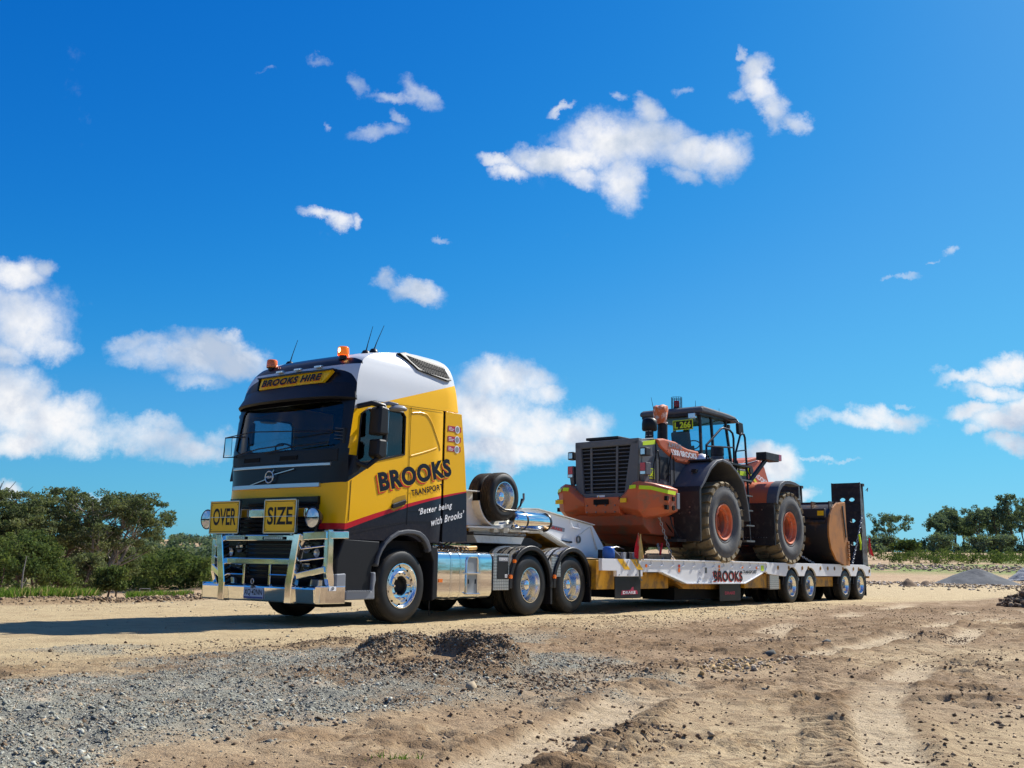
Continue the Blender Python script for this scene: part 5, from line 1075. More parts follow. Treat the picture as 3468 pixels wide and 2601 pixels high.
# ---------------------------------------------------------------- things carried on the trailer
def spare(y, lab):
    t = thing('spare_wheel', lab, 'wheel', (0, 0, 0), 0, 'spare wheels strapped in the gooseneck cradle'); t.location = (KX, 0, 0); t.rotation_euler = (0, 0, TR); t['_o'] = KX
    wheel(t, 3.03, y, 2.035, .425, .26, .26, 'rear', -1); return t
spare(-.98, 'spare wheel with bright steel rim facing the camera behind the cab')
spare(-.69, 'second spare wheel, half hidden behind the first, closer to the trailer centre line')
def on_trailer(name, lab, cat, group=None):
    t = thing(name, lab, cat, (KX, 0, 0), TR, group); t['_o'] = KX; return t
t = on_trailer('spare_wheel_strap', 'black ratchet strap hooked across the lower rim of the spare wheel', 'strap')
MB().tube([(2.78,-1.0,1.88),(2.98,-1.01,1.80),(3.30,-1.01,1.80),(3.44,-1.0,1.90),(3.50,-.98,2.02)], .018, 6).build('strap_band', M['black'], t)
MB().tube([(3.47,-1.0,1.95),(3.53,-1.0,2.02),(3.55,-.98,2.12)], .022, 6).build('strap_hook', M['steel'], t)
def flag(name, lab, x, y, z, col, lean):
    t = on_trailer('marker_flag', lab, 'flag', 'warning flags on the trailer corners')
    MB().tube([(x, y, z-.06), (x+lean, y, z+.52)], .009, 6).build('flag_pole', M['wood'], t)
    r = np.random.RandomState(int(abs(x*10))); n = 10
    for nm, m_, dx, wd, L in (('cloth_yellow', M['flagyellow'], .03, .13, .50), ('cloth_red', M['flagred'], .0, .22, .46)):
        if col == 'red' and nm == 'cloth_yellow': continue
        f = MB()
        for i in range(n):
            v = i/(n-1)
            for k in range(9):
                u = k/8; f.v.append((x+lean*(1-v*.9)+dx+(u-.3)*wd*(.15+v*.95)*(1.25 if nm == 'cloth_red' else 1), y-.02+.035*math.sin(u*9+v*3)*(.3+v)+(.03 if nm == 'cloth_red' else -.01), z+.50-v*L-.03*math.sin(u*7)*v))
        f.f = [(i*9+k, i*9+k+1, i*9+10+k, i*9+9+k) for i in range(n-1) for k in range(8)]; f.m = [0]*len(f.f); f.build(nm, m_, t, 60)
    return t
flag('a', 'red and faded yellow flag on a stick at the front corner of the deck', 6.56, -1.50, 1.0, 'both', .04)
t = on_trailer('marker_flag', 'plain red flag hanging at the tail beside the ramps', 'flag', 'warning flags on the trailer corners')
MB().tube([(19.60,-1.47,1.9),(19.64,-1.5,1.2)], .009, 6).build('flag_pole', M['steel'], t)
f = MB()
for i in range(8):
    v = i/7
    for k in range(7): u = k/6; f.v.append((19.60+u*.30*(.25+v*.75), -1.49+.03*math.sin(u*8+v*3), 1.85-.5*v-u*.12*(1-v*.2)))
f.f = [(i*7+k, i*7+k+1, i*7+8+k, i*7+7+k) for i in range(7) for k in range(6)]; f.m = [0]*len(f.f); f.build('cloth', M['flagred'], t, 60)
def chain(lab, p, q, sag=.03, lk=.075, r_=.010, group='lashing chains'):
    t = on_trailer('lashing_chain', lab, 'chain', group); p, q = Vector(p), Vector(q); L = (q-p).length; n = int(L/lk); d = (q-p).normalized(); a = d.orthogonal().normalized(); b_ = d.cross(a)
    m = MB()
    for i in range(n):
        u = (i+.5)/n; c = p.lerp(q, u)-Vector((0, 0, sag*4*u*(1-u))); w_ = a if i % 2 else b_
        m.tube([c+d*(lk*.62*math.cos(s_))+w_*(lk*.34*math.sin(s_)) for s_ in np.linspace(0, 2*math.pi, 9)[:-1]], r_, 4, close=True)
    m.build('chain_links', M['galv'], t, 60); return t
c1 = chain('slack chain with a yellow load binder from ramp to deck at the tail', (19.22,-1.46,2.45), (18.35,-1.42,1.0), .05)
MB().obox((18.93,-1.47,1.75),(.03,0,.02),(0,.02,0),(-.05,0,.13)).obox((18.97,-1.47,1.55),(.015,0,0),(0,.015,0),(.03,0,.12)).build('load_binder', M['hivis'], c1, 0)
chain('short chain holding the loader front axle down ahead of the bucket', (14.75,-1.2,1.35), (15.75,-1.38,1.0), .02)
c3 = chain('chain hanging from the loader rear hitch to the deck edge', (8.15,-1.05,1.95), (8.55,-1.15,1.0), .0)
c4 = chain('tie-down chain behind the marker flag under the loader', (8.35,-.9,1.35), (7.9,-1.3,1.0), .02)
MB().tube([(8.2,-1.1,1.35),(7.95,-1.2,1.12)], .025, 6).build('load_binder', M['flagred'], c4)
# bits stowed at the head of the deck
for k, (x0, x1, y0, y1, h, lb) in enumerate(((6.05,6.5,-1.30,-1.05,.13,'dark timber block at the front left of the deck, below the blue drum'), (6.6,7.15,-1.28,-1.02,.14,'dark timber block just ahead of the marker flag'), (7.35,8.0,-1.25,-1.0,.11,'tan timber packer behind the marker flag'), (7.95,8.5,-1.15,-.85,.14,'tan timber packer next to the loader chains'))):
    t = on_trailer('timber_block', lb, 'timber', 'packing timbers at the front of the deck'); t.name = 'timber_block'
    MB().box(x0, x1, y0, y1, 1.0, 1.0+h).build('block', M['wood'] if k > 1 else M['ramp'], t, 0, .008)
t = on_trailer('water_drum', 'small blue plastic drum strapped at the front of the deck', 'drum')
MB().lathe([(0,.24),(.08,.235),(.115,.2),(.12,.13),(.12,.02),(.1,0),(0,0)], (5.95,-1.22,1.0), 'z', 20).build('drum_body', M['blue'], t, 50)
MB().tube([(5.93,-1.36,1.17),(6.05,-1.40,1.08),(6.12,-1.48,.96),(6.0,-1.50,.9),(5.88,-1.46,1.0)], .008, 5).build('strap', M['txtgrey'], t)
for k, (x, lb) in enumerate(((6.15,'clear ratchet strap buckle over the first white side panel'), (6.55,'ratchet strap buckle just ahead of the marker flag'))):
    t = on_trailer('ratchet_strap', lb, 'strap', 'ratchet straps at the front corner')
    MB().box(x-.06, x+.04, -1.47, -1.42, 1.0, 1.13).build('buckle', M['txtgrey'], t, 0, .006); MB().tube([(x-.06,-1.48,1.05),(x-.1,-1.51,.95),(x-.03,-1.52,.86),(x+.06,-1.51,.98)], .007, 5).build('strap_loop', M['txtgrey'], t)
t = on_trailer('control_lever_box', 'small lever box with pipes above the first timber block', 'box'); MB().box(6.2,6.55,-1.0,-.8,1.0,1.18).build('lever_case', M['loaddark'], t, 0, .006)
MB().tube([(6.1,-1.1,1.2),(6.4,-1.12,1.24),(6.7,-1.1,1.2)], .012, 6).build('pipe', M['steel'], t)
# ================================================================ wheel loader on the deck
ld = thing('wheel_loader', 'dusty orange and grey articulated wheel loader chained on the low loader', 'loader', (KX, 0, 0), TR, off=KX)
DZ = .985
def loader_wheel(x, s):
    z, R_, w, rim = DZ+.90, .912, .74, .40; y = s*1.59; q = -s
    c = (x, y, z); fx = (lambda m: m) if s < 0 else (lambda m: (setattr(m, 'f', [f[::-1] for f in m.f]), m)[1])
    hub = fx(MB().lathe([(r, a*q) for r, a in [(0,.24),(.10,.24),(.18,.25),(.22,.27),(.24,.20),(.28,.17),(.28,.30)]], c, 'y', 40)).build('wheel', M['orangedark'], ld, 40)
    fx(MB().lathe([(r, a*q) for r, a in [(rim+.01,.10),(rim+.012,.045),(rim-.005,.035),(rim-.03,.05),(rim-.04,.12),(rim-.09,.15),(rim-.10,.13),(rim-.115,.12),(rim-.13,.16),(rim-.13,.30)]], c, 'y', 56)).build('rim', M['rimorange'], hub, 40)
    for k, t in enumerate((.35, 2.3, 4.2)): MB().obox((x+.275*math.cos(t), y+.125*q, z+.275*math.sin(t)), (.06*math.cos(t+1.57), 0, .06*math.sin(t+1.57)), (0, .02, 0), (.03*math.cos(t), 0, .03*math.sin(t))).build('rim_lug', M['rimorange'], hub, 0, .008)
    for k in range(8): t = k*.785; MB().cyl((x+.17*math.cos(t), y+.25*q, z+.17*math.sin(t)), (x+.17*math.cos(t), y+.225*q, z+.17*math.sin(t)), .016, n=6).build('wheel_nut', M['orangedark'], hub, 0)
    pr = [(rim,.12),(rim+.02,.06),(rim+.06,.035),(rim+.085,.04),(rim+.10,.025),(rim+.2,.0),(rim+.30,-.005),(rim+.31,.0),(rim+.40,.012),(.82,.05),(.848,.10)]
    prof = pr+[(.85,w/2)]+[(r, w-a) for r, a in pr[::-1]]
    ty = MB().lathe([(r, a*q) for r, a in prof], c, 'y', 72); L = len(prof)
    ty.m = [1 if 8 <= (i % (L-1)) <= L-10 else 0 for i in range(len(ty.f))]
    fx(ty).build('tyre', [M['loadwall'], M['loadtread']], hub, 40)
    lug = MB(); N = 22
    for side in (0, 1):
        for k in range(N):
            t0 = 2*math.pi*(k+.5*side)/N; dt = 2*math.pi/N*.31; sl = .06
            st = [(.755, .004, 0), (.755, .03, 0), (R_-.035, -.006, 0), (R_, .035, 0), (R_, .20, sl), (R_, .345, sl*1.6), (.84, .345, sl*1.6), (.83, .10, 0)]
            o = len(lug.v)
            for sg in (-1, 1):
                for r, a, sh in st:
                    aa = a if side == 0 else w-a; t = t0+sg*dt*(1.0 if a < .1 else .72)+sh*(1 if side == 0 else -1)
                    rr = r if a > 0 or r > .85 else r
                    lug.v.append((x+rr*math.cos(t), y+aa*q, z+rr*math.sin(t)))
            n = len(st); A = list(range(o, o+n)); B = list(range(o+n, o+2*n))
            lug.f += [tuple(A), tuple(B[::-1])]+[(A[i], B[i], B[(i+1) % n], A[(i+1) % n]) for i in range(n)]; lug.m += [0]*(n+2)
    me_o = lug.build('tread_lugs', M['loadtread'], hub, 0)
    bm = bmesh.new(); bm.from_mesh(me_o.data); bmesh.ops.recalc_face_normals(bm, faces=bm.faces); bm.to_mesh(me_o.data); bm.free()
    return hub
for x in (10.21, 13.81):
    for s in (-1, 1): loader_wheel(x, s)
    MB().cyl((x,-1.0,DZ+.90),(x,1.0,DZ+.90),.22,n=20).cyl((x,-.35,DZ+.90),(x,.35,DZ+.90),.36,n=20).build('axle', M['orangedark'], ld)
OG, GY_, DG = M['orange'], M['loadgrey'], M['loaddark']
# counterweight in two lobes
for s in (-1, 1):
    xr = 7.42
    P_ = [(xr,2.62),(xr+.02,2.60),(8.15,2.64),(8.35,2.55),(8.38,1.98),(8.2,1.88),(xr+.05,1.92)]
    rings = []   # (x, z range) sections across y
    ys = [.42,.60,.82,.96,1.20,1.40]
    zt = [2.30,2.42,2.62,2.64,2.60,2.52]; zb = [1.97,1.94,1.90,1.88,1.93,2.02]; xb = [7.50,7.45,7.42,7.43,7.60,7.93]
    m = MB(); n = len(ys)
    for y, t_, b_, x_ in zip(ys, zt, zb, xb):
        xe = 8.38 if y > .8 else 7.9
        m.v += [(x_+.09, s*y, t_), (x_, s*y, t_-.10), (x_+.02, s*y, (t_+b_)/2), (x_+.05, s*y, b_+.14), (x_+.26, s*y, b_), (xe, s*y, b_+.02), (xe, s*y, t_-.02)]
    K = 7; m.f = [(i*K+k, i*K+(k+1) % K, (i+1)*K+(k+1) % K, (i+1)*K+k) for i in range(n-1) for k in range(K)]+[tuple(range(K)), tuple(range((n-1)*K, n*K))[::-1]]; m.m = [0]*len(m.f)
    cw = m.build('counterweight', OG, ld, 30, .02)
    bm = bmesh.new(); bm.from_mesh(cw.data); bmesh.ops.recalc_face_normals(bm, faces=bm.faces); bm.to_mesh(cw.data); bm.free()
    for pts in (((7.405,.78),(7.405,.94)), ((7.43,1.0),(7.585,1.205),(7.925,1.408),(8.25,1.412))):
        tp = MB(); n = len(pts); zz0 = [2.545,2.555] if n == 2 else [2.54,2.53,2.46,2.45]
        tp.v = [(x-.012, s*(y+.006), z-.08) for (x, y), z in zip(pts, zz0)]+[(x+.012, s*(y+.001), z) for (x, y), z in zip(pts, zz0)]
        tp.f = [(k, k+1, n+k+1, n+k) for k in range(n-1)]; tp.m = [0]*(n-1); tp.build('reflective_tape', M['hivis'], cw, 0)
    for zz in (2.05, 2.24):
        for xx in (7.86, 8.12): MB().box(xx, xx+.08, s*1.40 if s < 0 else 1.36, s*1.36 if s < 0 else 1.427, zz, zz+.09).build('vent_slot', M['dark'], cw, 0) if s > 0 else MB().box(xx, xx+.08, -1.427, -1.36, zz, zz+.09).build('vent_slot', M['dark'], cw, 0)
    lb = MB().box(7.425-.012, 7.43, s*.55 if s < 0 else s*.95, s*.70 if s < 0 else s*1.15, 2.19, 2.28); lb.build('decal', M['signyellow'], cw, 0)
MB().prism([(7.50,2.32),(7.55,1.98),(7.8,1.86),(8.6,1.80),(8.6,2.34)], -.45, .45).build('rear_chassis', M['orange'], ld, 0, .02)
MB().box(7.485,7.51,-.20,.18,2.16,2.27).build('tow_pocket', M['dark'], ld, 0)
MB().prism([(7.66,1.95),(7.72,1.72),(8.0,1.55),(9.4,1.50),(9.4,1.95)], -.95, 1.0).build('belly_guard', M['orangedark'], ld, 0, .02)
MB().prism([(8.0,1.6),(8.5,1.36),(9.6,1.30),(13.0,1.35),(13.2,2.2),(8.1,2.2)], -.55, .55).build('chassis', M['orangedark'], ld, 0, .02)
text('decal', '▲—C', ld, M['txtwhite'], (7.535, -.0, 2.06), (0, -.16, 0), (0, 0, .04)) if False else None
# rear hood and grille
hood = MB().prism([(7.70,3.53),(7.72,2.32),(8.2,2.32),(9.9,2.30),(9.9,3.30),(8.9,3.42),(8.30,3.60)], -.89, .74).build('rear_hood', GY_, ld, 0, .05)
MB().prism([(7.70,3.555),(8.30,3.645),(8.30,3.60),(7.70,3.50)], -.87, .72).build('hood_top', M['fender'], ld, 0, .02)
MB().box(7.72,8.3,-.30,.55,3.60,3.66).build('hood_hatch', DG, ld, 0, .01)
MB().prism([(.62,3.42),(.52,2.35),(-.54,2.33),(-.70,3.44)], 7.66, 7.70, 'x').build('radiator_opening', M['dark'], ld, 0)
gf = MB()
for y0, y1, ya, yb in ((.76,.60,.72,.50), (-.90,-.70,-.86,-.52)):
    gf.prism([(y0,3.54),(y1,3.50),(yb,2.32),(ya,2.34)], 7.60, 7.74, 'x')
gf.prism([(.76,3.56),(-.90,3.57),(-.88,3.43),(.74,3.41)], 7.60, 7.74, 'x').prism([(.58,2.42),(-.53,2.41),(-.50,2.28),(.54,2.28)], 7.60, 7.74, 'x')
gf.build('grille_frame', GY_, ld, 0, .02)
lo = MB()
for k in range(12):
    z = 2.46+k*.083; lo.obox((7.655, -.03-.004*k*.5, z), (.022, 0, .012), (0, .56+.008*k, 0), (0, 0, .006))
for k in range(34): z = 2.55+k*.022; lo.box(7.672, 7.678, -.30, .30, z, z+.008)
for y in (-.34, .34): lo.bar((7.64, y*.95, 2.35), (7.64, y, 3.46), .03, .05, (0, 1, 0))
lo.build('grille_louvres', M['loadgrey'], ld, 0)
gp = MB().box(7.592,7.6,-.04,.16,2.30,2.37).build('decal', M['txtwhite'], ld, 0); MB().prism([(.15,2.31),(.08,2.31),(.115,2.36)],7.588,7.592,'x').build('decal_triangle', M['signyellow'], gp, 0)
for s in (-1, 1):
    y = s*.92 if s < 0 else .80
    MB().box(7.60,7.78,min(y,y+s*.16),max(y,y+s*.16),3.18,3.36).build('work_lamp', DG, ld, 0, .02); l_ = ld.children[-1]
    MB().box(7.592,7.60,min(y+s*.03,y+s*.13),max(y+s*.03,y+s*.13),3.21,3.33).build('lens', M['lens'], l_, 0)
    MB().box(7.78,7.86,min(y,y+s*.16),max(y,y+s*.16),3.2,3.35).build('lamp_back', M['fender'], l_, 0)
    tl = MB().box(7.60,7.80,min(y,y+s*.16),max(y,y+s*.16),2.78,3.04).prism([(7.6,2.78),(7.8,2.78),(7.85,2.70),(7.65,2.60)],y,y+s*.1).build('tail_lamp', M['fender'], ld, 0, .01)
    MB().box(7.59,7.60,min(y+s*.02,y+s*.14),max(y+s*.02,y+s*.14),2.86,3.03).build('lens', M['redlens'], tl, 0); MB().box(7.59,7.60,min(y+s*.02,y+s*.14),max(y+s*.02,y+s*.14),2.79,2.85).build('lens', M['lens'], tl, 0)
    hv = MB(); yo_ = -.893 if s < 0 else .743
    hv.add([(7.78,yo_,3.42),(8.30,yo_,3.50),(8.30,yo_,3.60),(7.78,yo_,3.51)], [(0,1,2,3)] if s < 0 else [(3,2,1,0)]); hv.build('reflective_tape', M['hivis'], ld, 0)
    # orange cowl on the flank
    cowl = [(8.32,3.62),(8.62,3.66),(9.15,3.64),(9.50,3.56),(9.75,3.53),(10.22,3.52),(10.22,3.20),(9.75,3.17),(9.2,3.19),(8.80,3.32),(8.45,3.46)]
    MB().prism(cowl, s*.93, s*.70).build('engine_cowl', OG, ld, 0, .04)
    MB().prism([(8.30,3.58),(8.32,2.66),(8.34,2.66),(8.34,3.56)], yo_, yo_*1.004).build('panel_gap', M['dark'], ld, 0)
    MB().prism([(8.92,3.24),(8.94,2.66),(8.96,2.66),(8.95,3.24)], yo_, yo_*1.004).build('panel_gap', M['dark'], ld, 0)
    for x in (8.16, 8.80): MB().tube([(x,yo_*1.03,2.70),(x+.0,yo_*1.05,3.05),(x+.12,yo_*1.05,3.36),(x+.20,yo_*1.03,3.36),(x+.26,yo_*1.03,3.2),(x+.26,yo_*1.03,2.70)], .014, 6).build('grab_rail', M['txtblack'], ld)
    MB().box(8.5,8.86,min(yo_,yo_*1.004),max(yo_,yo_*1.004),2.75,3.25).build('side_mesh', DG, ld, 0)
# deck above the hood towards the cab
MB().box(9.3,10.7,-.8,.8,3.2,3.48).build('rear_platform', DG, ld, 0, .02)
cb = text('lettering', '1300 BROOKS', ld, M['txtwhite'], (8.98, -.936, 3.325), (1.16, 0, .0), (-.09, 0, .13), bold=.045)
text('lettering', 'ZW370', ld, M['txtgrey'], (8.80, -.936, 3.495), (.62, 0, -.02), (-.06, 0, .12), bold=.04)
pl = MB().prism([(7.84,2.73),(7.84,2.95),(8.25,2.96),(8.25,2.74)], -.8975, -.895).build('fleet_plate', M['hivis'], ld, 0)
MB().prism([(7.86,2.75),(7.86,2.93),(8.23,2.94),(8.23,2.76)], -.899, -.8975).build('plate_field', M['loadgrey'], pl, 0)
text('lettering', 'L266', pl, M['hivis'], (7.86, -.8995, 2.775), (.35, 0, .005), (0, 0, .14), bold=.04)
# exhaust stack with a bag tied over it, pre-cleaner
ex = MB().cyl((9.55,-.35,3.4),(9.55,-.35,4.20),.115,n=28).build('exhaust_stack', DG, ld)
bag = MB(); r = np.random.RandomState(5)
for i, (rr, z) in enumerate(((.11,4.12),(.125,4.2),(.15,4.32),(.17,4.44),(.16,4.52),(.10,4.55),(.03,4.54))):
    for k in range(16): t = k/16*6.283; q_ = rr*(1+.14*math.sin(3*t+i)+.10*r.randn()*.6); bag.v.append((9.50+q_*math.cos(t)-.01*i, -.35+q_*math.sin(t), z+.02*math.sin(2*t+i)))
bag.f = [(i*16+k, i*16+(k+1) % 16, (i+1)*16+(k+1) % 16, (i+1)*16+k) for i in range(6) for k in range(16)]; bag.m = [0]*len(bag.f)
bago = bag.build('exhaust_cover', mat('faded_orange_bag', (.62, .16, .05), .6, var=((.65, .52, .45), 9, .5, .62)), ld, 60)
bago['label'] = 'faded orange and white bag tied over the exhaust stack'
MB().lathe([(.118,0),(.121,.015),(.118,.03)], (9.55,-.35,4.14), 'z', 24).build('tape_band', M['txtwhite'], ex)
pc = MB().cyl((9.05,-.3,3.55),(9.05,-.3,3.93),.09,n=24).build('intake_stack', DG, ld)
MB().lathe([(0,0),(.16,0),(.175,.03),(.175,.16),(.16,.25),(.10,.29),(0,.30)], (9.05,-.3,3.92), 'z', 32).build('precleaner', M['txtblack'], pc, 50)
for z in (3.68,3.80,3.90): MB().lathe([(.092,0),(.097,.006),(.092,.012)], (9.05,-.3,z), 'z', 24).build('hose_clip', M['alloy'], pc)
pt = MB().box(10.50,10.515,-.62,-.08,4.10,4.34).build('fleet_plate', M['hivis'], ld, 0)
MB().box(10.495,10.50,-.60,-.10,4.12,4.32).build('plate_field', M['txtblack'], pt, 0)
text('lettering', 'L 266', pt, M['hivis'], (10.494, -.13, 4.14), (0, -.44, 0), (0, 0, .16), bold=.04)
# cab: frame, glass, roof
cx0, cx1, cw_, cz0, cz1 = 10.62, 12.15, .78, 3.2, 4.50
pil = MB()
for s in (-1, 1):
    for xb, xt in ((cx0, cx0+.04), (11.25, 11.22), (cx1+.05, cx1-.18)):
        pil.bar((xb, s*cw_, cz0), (xt, s*(cw_-.06), cz1), .07, .06, (0, 1, 0))
    pil.bar((cx0, s*cw_, 3.42), (cx1+.05, s*cw_, 3.42), .06, .06)
for x in (cx0, cx1): pil.bar((x, -cw_, cz1-.02), (x, cw_, cz1-.02), .07, .12)
pil.bar((cx0, -cw_, 3.5), (cx0, cw_, 3.5), .06, .10)
cabf = pil.build('cab_frame', DG, ld, 0, .01)
MB().prism([(10.55,2.6),(10.60,3.45),(12.2,3.42),(12.25,3.0),(12.0,2.6)], -.80, .80).build('cab_base', DG, ld, 0, .02)
MB().prism([(10.50,4.50),(10.50,4.60),(10.62,4.66),(11.9,4.63),(12.28,4.60),(12.42,4.53),(12.40,4.44),(12.2,4.46),(11.6,4.50)], -.86, .86).build('cab_roof', M['fender'], ld, 0, .04)
MB().prism([(10.52,4.44),(10.52,4.52),(12.1,4.53),(12.1,4.46)], -.80, .80).build('roof_lining', DG, ld, 0)
def pane(p, nm='cab_glass'): MB().add(p, [(0,1,2,3)]).build(nm, M['glassblue'], cabf, 0)
for s in (-1, 1):
    pane([(cx0,s*.78,3.45),(11.24,s*.78,3.45),(11.22,s*.72,4.48),(cx0+.04,s*.72,4.48)]); pane([(11.26,s*.78,3.45),(cx1+.05,s*.78,3.45),(cx1-.18,s*.72,4.48),(11.24,s*.72,4.48)])
pane([(cx0,-.76,3.52),(cx0,.76,3.52),(cx0+.04,.70,4.48),(cx0+.04,-.70,4.48)]); pane([(cx1+.05,-.76,3.45),(cx1+.05,.76,3.45),(cx1-.18,.70,4.48),(cx1-.18,-.70,4.48)])
MB().prism([(11.0,3.35),(10.98,3.6),(10.88,4.12),(11.0,4.14),(11.12,3.62),(11.45,3.60),(11.45,3.45)], -.28, .22).build('operator_seat', M['seat'], ld, 0, .05)
MB().tube([(11.7,.0,3.5),(11.62,.0,3.85)], .04, 8).tube([(11.58+.05*math.cos(t),.22*math.sin(t),3.86+.12*math.cos(t)) for t in np.linspace(0,6.283,19)[:-1]], .015, 6, close=True).build('steering_wheel', M['txtblack'], ld)
MB().box(11.75,12.05,-.5,.5,3.4,3.75).build('console', DG, ld, 0, .03)
for y in (-.62, .34): MB().box(10.44,10.54,y-.09,y+.09,4.36,4.48).build('work_lamp', M['lens'], ld, 0, .01)
MB().box(12.3,12.4,-.65,-.5,4.32,4.42).box(12.3,12.4,.5,.65,4.32,4.42).build('work_lamp', DG, ld, 0, .01)
# caged beacon and aerials
bc_ = MB().cyl((10.75,-.05,4.64),(10.75,-.05,4.70),.08,n=20).build('beacon_base', DG, ld)
MB().lathe([(.07,.05),(.075,.08),(.07,.2),(0,.22)], (10.75,-.05,4.66), 'z', 20).build('beacon_lens', M['redlens'], bc_, 50)
cg = MB()
for k in range(14): t = k/14*6.283; cg.tube([(10.75+.13*math.cos(t),-.05+.13*math.sin(t),4.65),(10.75+.13*math.cos(t),-.05+.13*math.sin(t),4.95)], .005, 4)
for z in np.linspace(4.68, 4.95, 9): cg.tube([(10.75+.13*math.cos(t),-.05+.13*math.sin(t),z) for t in np.linspace(0,6.283,21)[:-1]], .004, 4, close=True)
cg.build('beacon_cage', M['txtnavy'], bc_)
for x, y, dz, dx in ((10.7,.55,.38,-.15),(11.15,-.35,.30,0),(12.1,-.5,.22,0)): MB().tube([(x,y,4.6),(x+dx,y,4.6+dz)], [.010,.004], 5).build('aerial', M['txtblack'], ld)
# rear fenders
for s in (-1, 1):
    x0, z0, ra = 10.21, DZ+.90, 1.0
    def arc(rx, rz, a, b, n=20): return [(x0+rx*math.cos(t), z0+rz*math.sin(t)) for t in np.linspace(R(a), R(b), n)]
    prof = [(9.03,1.35),(9.03,2.28),(9.28,2.72),(9.72,3.13),(10.05,3.24),(10.42,3.21),(10.75,3.05),(11.10,2.82),(11.32,2.3),(11.40,1.9)]
    outp = [(8.30,1.35),(8.22,2.60),(8.35,2.95),(8.62,3.08),(9.72,3.27),(10.06,3.32),(10.46,3.27),(10.80,3.12),(11.16,2.87),(11.38,2.32),(11.46,1.9)]
    m = MB(); cx_, n_ = 0, 0
    # top skin: follows the wheel, deepens towards the body at the rear
    o = [(8.98,2.55),(8.99,2.58),(9.18,2.74),(9.48,3.05),(9.80,3.24),(10.08,3.30),(10.46,3.25),(10.82,3.08),(11.16,2.84),(11.36,2.34),(11.44,1.95)]
    i_ = [(9.05,2.53),(9.06,2.56),(9.24,2.70),(9.53,3.00),(9.83,3.18),(10.08,3.24),(10.44,3.19),(10.78,3.03),(11.11,2.80),(11.30,2.32),(11.38,1.95)]
    fe = MB().prism(o+i_[::-1], s*1.60, s*.78).build('fender', M['fender'], ld, 50, .012)
    MB().prism([(8.98,1.42),(8.95,2.50),(9.0,2.62),(9.05,2.60),(9.03,1.42)], s*1.60, s*.86).build('mud_flap', DG, fe, 0, .008)
    for yy, zz in ((1.10,2.14),(1.36,2.16),(1.10,2.02),(1.36,2.04)): MB().cyl((8.98,s*yy,zz),(8.945,s*yy,zz),.02,n=10).build('bolt', M['steel'], fe, 0)
    for yy in (1.0,1.12): MB().box(9.32+.25*(yy-1),9.40+.25*(yy-1),min(s*1.2,s*1.32),max(s*1.2,s*1.32),2.96+.3*(yy-1),2.99+.3*(yy-1)).build('fender_bracket', DG, fe, 0)
    MB().box(8.30,8.42,min(s*1.3,s*1.42),max(s*1.3,s*1.42),2.08,2.42).build('reflector_plate', M['stepgrey'], fe, 0, .01)
    # front fender: orange inner part, grey rubber lip, dark flap behind the wheel
    fa = [(12.87,2.45),(12.92,2.66),(13.02,2.82),(13.18,2.95),(13.42,3.035),(13.75,3.06),(14.05,3.04)]; fb = [(12.97,2.42),(13.02,2.62),(13.12,2.77),(13.26,2.88),(13.46,2.965),(13.75,2.985),(14.05,2.97)]
    f2 = MB().prism(fa+fb[::-1], s*1.36, s*.62).build('front_fender', OG, ld, 50, .01)
    MB().prism([(x-.012, z+.014) for x, z in fa]+[(14.35,3.00),(14.33,2.96)]+fb[::-1], s*1.62, s*1.355).build('fender_lip', M['fender'], f2, 50, .01)
    MB().prism([(12.86,1.42),(12.84,2.46),(12.93,2.48),(12.93,1.42)], s*1.56, s*.62).build('front_mud_flap', DG, ld, 0, .008)
    for yy in (.95, 1.25): MB().cyl((12.87,s*yy,2.30),(12.82,s*yy,2.30),.02,n=10).build('bolt', M['steel'], ld, 0)
# front frame, lift arm tower
MB().prism([(12.2,1.7),(12.2,2.7),(12.9,3.0),(13.3,3.42),(13.6,3.52),(14.15,3.60),(14.45,3.2),(14.7,2.4),(14.6,1.5),(12.6,1.4)], -.50, .50).build('front_frame', OG, ld, 0, .02)
for s in (-1, 1):
    MB().prism([(13.15,2.9),(13.32,3.42),(13.5,3.54),(14.2,3.69),(14.42,3.50),(14.75,3.0),(15.3,2.3),(15.95,1.7),(15.7,1.45),(14.9,1.95),(14.2,2.7)], s*.62, s*.52).build('lift_arm', OG, ld, 0, .02)
    MB().cyl((13.55,s*.66,3.36),(13.55,s*.50,3.36),.10,n=20).build('pivot_pin', DG, ld)
    MB().cyl((13.1,s*.35,3.50),(15.0,s*.35,2.75),.08,n=16).build('bucket_ram', OG, ld)
    MB().cyl((12.6,s*.66,2.2),(13.9,s*.66,2.5),.07,n=16).build('lift_ram', M['steel'], ld)
    # head lamp on its outrigger
    MB().bar((12.35,s*1.15,2.95),(13.25,s*1.22,3.62),.07,.10).build('lamp_bracket', DG, ld, 0, .01)
    hb = MB().box(12.98,13.75,min(s*1.05,s*1.33),max(s*1.05,s*1.33),3.56,3.76).build('head_lamp', DG, ld, 0, .015)
    MB().box(13.75,13.92,min(s*1.05,s*1.33),max(s*1.05,s*1.33),3.60,3.76).build('lens', M['redlens'] if s < 0 else M['amber'], hb, 0, .01)
MB().prism([(13.05,3.50),(13.3,3.62),(13.9,3.74),(14.1,3.70),(13.4,3.55)], -.66, .66).build('arm_cover', OG, ld, 0, .02)
for s in (-1,1):
    MB().prism([(13.30,3.40),(13.38,3.46),(14.02,3.02),(13.94,2.96)], s*.623, s*.627).build('reflective_tape', M['hivis'], ld, 0)
text('lettering', 'BROOKS', ld, M['txtwhite'], (13.72, -.63, 3.22), (.76, 0, -.20), (.04, 0, .14), bold=.04)
MB().prism([(11.0,3.02),(12.52,3.02),(12.52,3.28),(11.0,3.24)], -1.0, -.7).build('side_tank', M['loadgrey'], ld, 0, .02)
